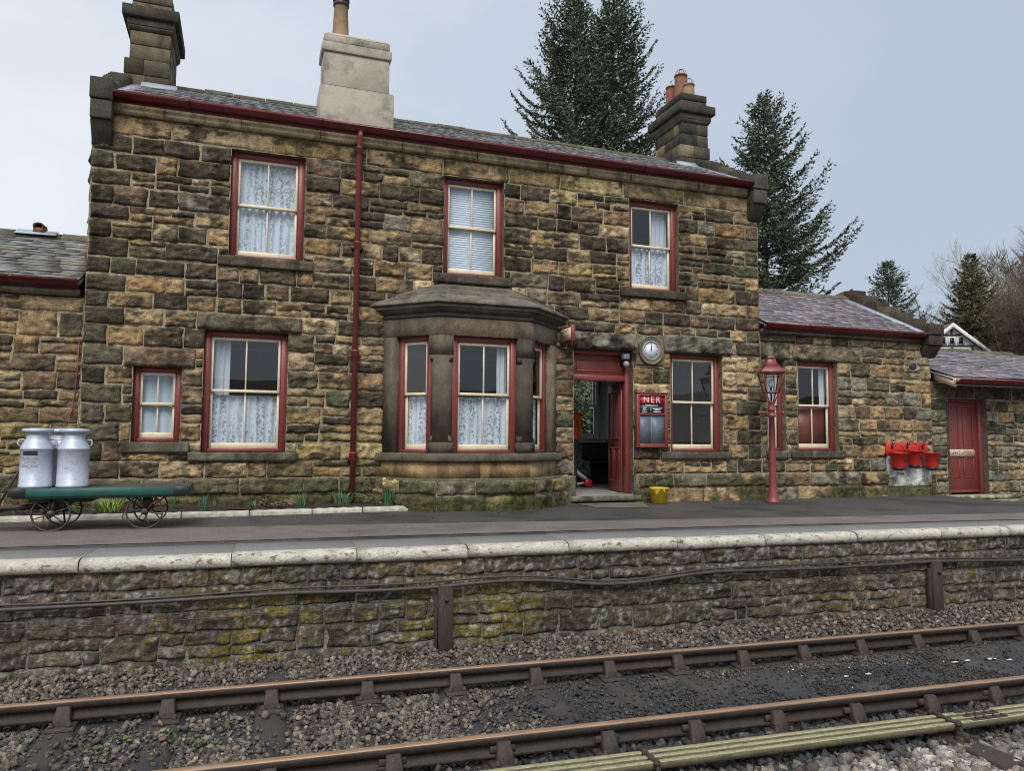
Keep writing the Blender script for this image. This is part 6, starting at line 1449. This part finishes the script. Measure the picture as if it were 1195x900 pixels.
def conifer(x, y, z0, H, R, label, seed, asym=(0,0), bare=.12, col=(.088,.115,.074), dens=1.0, droop_=.25, group='conifers behind the station', upturn=.5, cat='tree', name='conifer_tree', fork=None, step=.42, big=1.0):
    r = random.Random(seed); t = thing(name, label, cat, (x,y,z0), 0, group)
    tb = MB(); cv = []; cf = []; cc = []; nv = 0
    tb.tube([(x+.04*math.sin(k*.7), y, z0+H*k/12) for k in range(13)], [max(.015, .016*H*(1-k/12)**.9) for k in range(13)], 8)
    z = H*bare; ph = 0
    while z < H*.985:
        f = z/H; nb = r.choice((4,5,5,6))
        for k in range(nb):
            ph += 2*PI/nb + r.uniform(-.35,.35); L = R(f)*r.choice((.55,.75,.88,.97,1.06))*r.uniform(.85,1.12)
            dx, dy = math.cos(ph), math.sin(ph); L *= 1 + asym[0]*dx + asym[1]*dy
            if L < .12: L = .12
            if r.random() < .05: L *= 1.1
            pts = []; n = 6
            for j in range(n+1):
                s = j/n; zz = z + L*((.55*f**2 - .05)*s - droop_*(1-f*.7)*s*(1-.35*s)*1.4 + upturn*.55*s**3)
                pts.append(Vector((x+dx*L*s + .06*L*math.sin(s*5+ph), y+dy*L*s + .06*L*math.cos(s*4+ph), z0+zz)))
            r0 = .006*H*(1-f)*.32 + .008; tb.tube(pts[::2], [r0,r0*.7,r0*.4,.004], 4, caps=False)
            m = max(5, int(L/.17*dens)); side = Vector((-dy,dx,0))
            for j in range(m):
                s = .16 + .84*(j+r.random())/m; i0 = min(int(s*n), n-1); fr = s*n-i0; p = pts[i0].lerp(pts[i0+1], fr); tang = (pts[i0+1]-pts[i0]).normalized()
                for sg in (-1, 1):
                    ll = (.28 + .30*L*(1-s)*.55 + .1)*r.uniform(.6,1.15)*min(1, .4+L*.5); dr = (tang*r.uniform(.5,1.0) + side*sg*r.uniform(.6,1) + Vector((0,0,r.uniform(-.35,.12)))).normalized()
                    kn = max(2, int(ll/.095))
                    for q in range(kn):
                        c = p + dr*ll*(q+.6)/kn + Vector((r.gauss(0,.03),r.gauss(0,.03),r.gauss(0,.035))); 
                        a = (dr + Vector((r.uniform(-.7,.7),r.uniform(-.7,.7),r.uniform(-.5,.6)))).normalized(); b = a.cross(Vector((r.uniform(-1,1),r.uniform(-1,1),r.uniform(-1,1)))).normalized(); ln = r.uniform(.11,.26)*big; wd = r.uniform(.024,.056)*big
                        cv += [c-a*ln*.35-b*wd*.5, c+b*wd-a*ln*.0, c+a*ln*.65, c-b*wd]; cf.append((nv,nv+1,nv+2,nv+3)); nv += 4
                        kc = r.uniform(.5,1.7); cc += [(col[0]*kc*r.uniform(.9,1.25), col[1]*kc, col[2]*kc*r.uniform(.85,1.2))]*4
        z += step*(.6 + .6*(1-f))*r.uniform(.7,1.25)
    tb.build('trunk', m_bark, t)
    cb = MB(); V = np.array([tuple(q) for q in cv]); c4 = np.array(cc); cb.v.append(V); cb.q.append(np.array(cf)); cb.c.append(np.concatenate([c4, np.ones((len(c4),1))],1)); cb.n = len(V)
    cb.build('crown', m_needle, t); return t
fir = lambda w: (lambda f: w*(1-f)**.64)
conifer(17.3, 26.8, -.3, 27.4, fir(6.2), 'tall dark fir behind the roof, left of the pair', 3, asym=(-.25,0), bare=.46, dens=1.4, step=.40, droop_=.12, upturn=.7, big=1.15)
conifer(20.2, 27.9, -.3, 28.6, fir(6.4), 'tall dark fir behind the roof, right of the pair, beside the chimney', 4, asym=(.14,0), bare=.44, dens=1.4, step=.40, droop_=.12, upturn=.7, big=1.15)
conifer(27.85, 23.9, -.3, 21.6, lambda f: 6.3*(1-f)**.70, 'broad dark fir with long sweeping branches beyond the right end of the house', 5, asym=(.12,-.05), bare=.30, droop_=.10, upturn=.6, dens=1.3, step=.38, big=1.15)
conifer(39.6, 26.6, 0, 13.0, lambda f: 4.6*(1-f)**.75, 'small dark fir above the right wing roof', 6, bare=.4, droop_=.25, dens=1.7, step=.34)
conifer(58.3, 35.7, 2, 15.4, lambda f: 5.6*(1-f)**.8, 'olive green conifer behind bare trees on the right', 7, bare=.12, col=(.135,.14,.075), droop_=.2, dens=1.4, step=.5, big=1.5)
conifer(29.9, 36.5, 0, 17.5, lambda f: 3.0*(1-f)**.8, 'dark conifer top showing just right of the right-hand chimney', 9, bare=.55, dens=.9)

def bare_tree(x, y, z0, H, label, seed, col=(.13,.105,.08), spread=.6, twig=1.0, trunkr=None, name='bare_tree', lean=0, up=.35, levels=5, group='bare winter trees on the right'):
    r = random.Random(seed); t = thing(name, label, 'tree', (x,y,z0), 0, group); tb = MB(); cb = MB()
    def grow(p, d, L, rad, lev):
        n = 4; pts = [p]; rs = [rad]
        for k in range(n):
            g_ = .035 if lev == 0 else .11
            d = (d + Vector((r.gauss(0,g_),r.gauss(0,g_),r.gauss(0,.06)+up*.10))).normalized(); pts.append(pts[-1] + d*L/n); rs.append(rad*(1-.42*(k+1)/n))
        cvar = np.array(col)*r.uniform(.75,1.25)
        (tb if lev <= 1 else cb).tube(pts, rs, 6 if lev == 0 else (4 if lev < 3 else 3), cvar, caps=False)
        if lev >= levels: return
        nb = (7 if lev == 0 else 4) + (1 if lev == 0 else 0); nb = int(round(nb*(1.45*twig if lev >= 2 else 1.25)))
        for k in range(nb):
            s = (.35 if lev == 0 else .2) + (.65 if lev == 0 else .8)*(k+r.random()*.8)/nb; s = min(s, .99); i0 = min(int(s*n), n-1); q = pts[i0].lerp(pts[i0+1], s*n-i0)
            a = Vector((r.gauss(0,1),r.gauss(0,1),r.gauss(.2,.6))).normalized(); dd = (d*(1-spread) + a*spread + Vector((0,0,up*.4))).normalized()
            grow(q, dd, L*r.uniform(.38,.62)*(1 if lev else .8), rs[i0]*.5, lev+1)
        grow(pts[-1], d, L*.5, rs[-1], lev+1)
    grow(Vector((x,y,z0)), Vector((lean,0,1)).normalized(), H*.62, trunkr or H*.014, 0)
    tb.build('trunk', m_twig, t); cb.build('crown', m_twig, t); return t
bare_tree(56.0, 38.6, 2, 11.0, 'grey bare tree standing left of the timbered gable', 11, (.17,.16,.15), .65)
bare_tree(60.5, 36.8, 3, 13.5, 'pale bare tree with a light trunk rising behind the timbered house', 12, (.30,.265,.20), .55, trunkr=.14)
bare_tree(60.0, 33.0, 3, 12.5, 'tan bare tree in front of the olive conifer', 13, (.25,.21,.15), .6)
bare_tree(57.0, 29.0, 2, 13.0, 'dense brown bare tree near the right edge', 14, (.16,.135,.10), .65, 1.2)
bare_tree(56.0, 26.0, 1, 15.5, 'tall dark brown bare tree at the right edge', 15, (.15,.125,.095), .65, 1.2)
bare_tree(62.0, 31.0, 3, 13.5, 'brown bare tree deep among the others at the right edge', 16, (.17,.14,.105), .65, 1.2)
bare_tree(53.5, 23.5, 1, 11.5, 'slender bare tree low at the right edge', 17, (.2,.175,.13), .6)
bare_tree(60.5, 31.5, 2, 12.0, 'short bushy bare tree right of the timbered house', 18, (.17,.145,.105), .7, 1.2)
def larch(): return conifer(55.5, 25.8, 1, 17.0, lambda f: 4.2*(1-f)**.6, 'brown larch with sparse foliage on the right edge', 21, bare=.2, col=(.15,.135,.085), droop_=.15, dens=1.2, big=1.3, group='bare winter trees on the right', name='larch_tree', step=.5)
larch()
# understorey: a mass of winter scrub on the hillside
R = np.random.RandomState(5); n = 26000; mb = MB()
px = R.uniform(52,86,n); py = R.uniform(37,62,n); pz = 15*sstep(50,95,px)*sstep(38,110,py) + 5*sstep(40,120,py)*sstep(20,90,px) + np.abs(R.normal(0,2.6,n))
d = R.normal(0,.45,(n,3)); d[:,2] = np.abs(d[:,2])+.3; w_ = R.normal(0,.028,(n,3)); P0 = np.stack([px,py,pz],-1)
V = np.stack([P0-w_, P0+w_, P0+d*1.7], 1).reshape(-1,3); cc = np.repeat(np.array((.15,.13,.085))[None]*R.uniform(.5,1.6,(n,1)), 3, 0)
mb.add(V, [(3*k,3*k+1,3*k+2) for k in range(n)], cc); tag(mb.build('hillside_scrub', m_twig, None), 'brown winter scrub covering the hillside', 'scrub', kind='stuff')
# greenery behind the waiting room window
for k, (x, y, s) in enumerate(((9.6,12.5,2.3),(12.0,13.2,2.6),(14.6,12.6,2.2))):
    R = np.random.RandomState(40+k); n = 9000; t = thing('evergreen_bush', ['leafy green bush seen through the waiting room window, left part','leafy green bush seen through the waiting room window, right part','leafy green bush behind the house, hidden beside the window'][k], 'bush', (x,y,-.1), 0, 'bushes behind the station')
    u = R.normal(size=(n,3)); u /= np.linalg.norm(u,axis=1,keepdims=True); rad = (R.rand(n)**.4)*(1+.35*(vn(u[:,0]*2.2+9,u[:,2]*2.2+u[:,1],k)-.5)*2); c = u*rad[:,None]*np.array((s*.95,s*.8,1.7)) + np.array((x,y,1.5)); keep = c[:,2] > -.1; c = c[keep]; n = len(c)
    a = R.normal(size=(n,3)); a /= np.linalg.norm(a,axis=1,keepdims=True); b = np.cross(a, R.normal(size=(n,3))); b /= np.linalg.norm(b,axis=1,keepdims=True); l = R.uniform(.06,.15,(n,1))
    V = np.stack([c-a*l*.5, c+b*l*.4, c+a*l*.6, c-b*l*.4],1).reshape(-1,3); base = np.where(c[:,2:3] > .9+.4*R.rand(n,1), np.array((.052,.088,.036))[None], np.array((.15,.135,.07))[None])
    cc = np.repeat(base*R.uniform(.4,1.6,(n,1)),4,0); mb = MB(); mb.add(V, np.arange(4*n).reshape(-1,4), cc); mb.build('foliage', m_leaf, t)
    mb = MB()
    for j in range(5): mb.tube([(x,y,-.1),(x+.4*math.sin(j*1.3),y+.4*math.cos(j*1.3),.9),(x+.8*math.sin(j*1.3),y+.6*math.cos(j*1.3),1.9)], [.04,.03,.012], 5, (.1,.08,.06))
    mb.build('stem', m_bark, t)

# the far wood on the hillside beyond the house: one brown mass of trunks and twigs
R = np.random.RandomState(77); mb = MB(); VV = []; CC = []
for k in range(430):
    th_ = math.radians(R.uniform(50.2, 62)); ds = R.uniform(80, 120); bx0 = ds*math.sin(th_); by0 = ds*math.cos(th_)-11.5; deg = math.degrees(th_)
    bz0 = float(15*sstep(50,95,bx0)*sstep(38,110,by0) + 5*sstep(40,120,by0)*sstep(20,90,bx0)); H_ = min(R.uniform(12,20), ds*(.178+.032*max(0,deg-50.6)) - bz0)*R.uniform(.75,1.05)
    if H_ < 3: continue
    col_ = np.array([(.22,.19,.14),(.19,.155,.12),(.15,.155,.09),(.25,.225,.18)][k % 4])*R.uniform(.6,1.35)*np.array((1,R.uniform(.92,1.05),R.uniform(.8,1.1)))
    m = 420; z = (R.rand(m)**.7)*H_; a = R.uniform(0,2*PI,m); rad = (1-z/H_)**.6*H_*.20*np.sqrt(R.rand(m))+.05
    P0 = np.stack([bx0+rad*np.cos(a), by0+rad*np.sin(a), bz0+z],-1); d = np.stack([np.cos(a)*.6, np.sin(a)*.6, R.uniform(.3,1.2,m)],-1)*R.uniform(.5,1.5,(m,1)); w_ = R.normal(0,.030,(m,3)); w_[:,2] *= .3
    VV.append(np.stack([P0-w_,P0+w_,P0+d],1).reshape(-1,3)); CC.append(np.repeat(col_[None]*R.uniform(.7,1.3,(m,1)),3,0))
    w0 = .10; VV.append(np.array([(bx0-w0,by0+w0,bz0-1),(bx0+w0,by0-w0,bz0-1),(bx0,by0,bz0+H_)])); CC.append(np.repeat(col_[None]*1.2,3,0))
VV = np.concatenate(VV); mb.add(VV, np.arange(len(VV)).reshape(-1,3), np.concatenate(CC)); tag(mb.build('distant_wood', m_twig, None), 'brown leafless wood on the hillside at the far right', 'wood', kind='stuff')

# timber-framed house on the hill
th = thing('timbered_house', 'white half-timbered house gable among the trees on the right', 'house', (53.6, 33.5, 5))
ux = Vector((.90,-.43,0)).normalized(); M = frame2((52.15,34.35), (ux.x, ux.y)); Wd = 5.2; mid = 1.45
mb = MB(M); ez, az = 8.0, 10.55
mb.add([(-1.6,0,2),(4.6,0,2),(4.6,0,ez-.3),(mid,0,az-.1),(-1.6,0,ez-.3),(-1.6,8,2),(4.6,8,2),(4.6,8,ez-.3),(mid,8,az-.1),(-1.6,8,ez-.3)], [(0,1,2,3,4),(9,8,7,6,5),(1,6,7,2),(0,4,9,5),(0,5,6,1)]); mb.build('wall', m_timberwhite, th)
mb = MB(M)
mb.box(mid-.09,mid+.09,-.05,-.001,2,10.2)
for z, xa_, xb_ in ((9.74,.75,2.15),(8.86,-.3,3.2),(7.85,-1.5,4.5)): mb.box(xa_,xb_,-.045,-.002,z-.06,z+.06)
for x in (-.1,3.0,): mb.box(x-.08,x+.08,-.048,-.003,2,8.9)
mb.beam((3.1,-.03,7.9),(4.3,-.03,6.8),.05,.16); mb.build('timber_frame', m_timberblack, th)
for x in (.50,1.17,1.84):
    mb = MB(M); mb.box(x,x+.56,-.07,-.05,8.95,9.60); wv = mb.build('window', m_timberwhite, th); mb = MB(M); mb.box(x+.12,x+.44,-.075,-.07,9.04,9.52); mb.build('pane', m_black, wv)
mb = MB(M)
for s in (-1, 1):
    e = (mid+s*4.0, ez-.75); mb.hexa([(mid,-.35,az),(e[0],-.35,e[1]),(e[0],8.3,e[1]),(mid,8.3,az),(mid,-.35,az+.18),(e[0],-.35,e[1]+.18),(e[0],8.3,e[1]+.18),(mid,8.3,az+.18)])
rf = mb.build('roof', m_tile, th)
mb = MB(M)
for s in (-1, 1): mb.hexa([(mid,-.40,az-.22),(mid+s*4.02,-.40,ez-.97),(mid+s*4.02,-.351,ez-.97),(mid,-.351,az-.22),(mid,-.40,az+.14),(mid+s*4.02,-.40,ez-.61),(mid+s*4.02,-.351,ez-.61),(mid,-.351,az+.14)])
mb.build('bargeboard', m_timberwhite, rf)

# ================================================================== sky, light, camera
w = bpy.data.worlds.new('World'); bpy.context.scene.world = w; w.use_nodes = True
nt = w.node_tree; N = nt.nodes; L = nt.links; bg = N['Background']
SUN_EL, SUN_AZ = math.radians(50), math.radians(200)     # azimuth clockwise from +Y
sky = N.new('ShaderNodeTexSky'); sky.sky_type = 'NISHITA'; sky.sun_disc = False; sky.sun_elevation = SUN_EL; sky.sun_rotation = SUN_AZ; sky.air_density = 1.0; sky.dust_density = 3
bg.inputs['Strength'].default_value = .05; L.new(sky.outputs[0], bg.inputs['Color'])
tc = N.new('ShaderNodeTexCoord')
nz = N.new('ShaderNodeTexNoise'); nz.inputs['Scale'].default_value = 1.9; nz.inputs['Detail'].default_value = 7; nz.inputs['Roughness'].default_value = .52
mp = N.new('ShaderNodeMapping'); mp.inputs['Scale'].default_value = (1,1,2.2); L.new(tc.outputs['Generated'], mp.inputs['Vector']); L.new(mp.outputs['Vector'], nz.inputs['Vector'])
dt_ = N.new('ShaderNodeVectorMath'); dt_.operation = 'DOT_PRODUCT'; dt_.inputs[1].default_value = (-.74,.12,.20); L.new(tc.outputs['Generated'], dt_.inputs[0])
ad = N.new('ShaderNodeMath'); ad.operation = 'MULTIPLY_ADD'; ad.inputs[1].default_value = .95; L.new(nz.outputs['Fac'], ad.inputs[0]); L.new(dt_.outputs['Value'], ad.inputs[2])
rp = N.new('ShaderNodeValToRGB'); rp.color_ramp.elements[0].position = .12; rp.color_ramp.elements[0].color = (.47,.54,.65,1); rp.color_ramp.elements[1].position = .95; rp.color_ramp.elements[1].color = (.80,.84,.89,1)
e = rp.color_ramp.elements.new(.50); e.color = (.56,.625,.725,1)
L.new(ad.outputs[0], rp.inputs['Fac'])
bg2 = N.new('ShaderNodeBackground'); bg2.inputs['Strength'].default_value = .84; L.new(rp.outputs['Color'], bg2.inputs['Color'])
mx = N.new('ShaderNodeMixShader'); mx.inputs[0].default_value = .88; L.new(bg.outputs[0], mx.inputs[1]); L.new(bg2.outputs[0], mx.inputs[2]); L.new(mx.outputs[0], N['World Output'].inputs['Surface'])
sd = bpy.data.lights.new('Sun', 'SUN'); sd.energy = 2.0; sd.angle = math.radians(30); sd.color = (1,.965,.92)
so = bpy.data.objects.new('Sun', sd); C.objects.link(so)
dirv = Vector((math.sin(SUN_AZ)*math.cos(SUN_EL), math.cos(SUN_AZ)*math.cos(SUN_EL), math.sin(SUN_EL)))
so.rotation_euler = dirv.to_track_quat('Z', 'Y').to_euler(); so.location = dirv*60

yaw, pitch, roll = .339334, .0733152, .00599877
cy, sy, cp, sp, cr, sr = math.cos(yaw), math.sin(yaw), math.cos(pitch), math.sin(pitch), math.cos(roll), math.sin(roll)
fwd = Vector((sy*cp, cy*cp, sp)); r0 = Vector((cy,-sy,0)); u0 = r0.cross(fwd); rt = r0*cr + u0*sr; up_ = u0*cr - r0*sr
cam = bpy.data.cameras.new('Camera'); cam.sensor_fit = 'HORIZONTAL'; cam.sensor_width = 36; cam.lens = 883.0884/1195*36; cam.clip_start = .1; cam.clip_end = 1500
co = bpy.data.objects.new('Camera', cam); C.objects.link(co)
Mc = Matrix((rt, up_, -fwd)).transposed().to_4x4(); Mc.translation = Vector((0,-11.5,1.02)); co.matrix_world = Mc
sc = bpy.context.scene; sc.camera = co
sc.view_settings.view_transform = 'Standard'; sc.view_settings.look = 'None'; sc.view_settings.exposure = .46; sc.view_settings.gamma = 1
sc.render.engine = 'CYCLES'; sc.cycles.max_bounces = 6; sc.cycles.transparent_max_bounces = 16; sc.cycles.use_denoising = True; sc.cycles.denoising_prefilter = 'NONE'; sc.cycles.pixel_filter_type = 'BLACKMAN_HARRIS'; sc.cycles.filter_width = 1.05
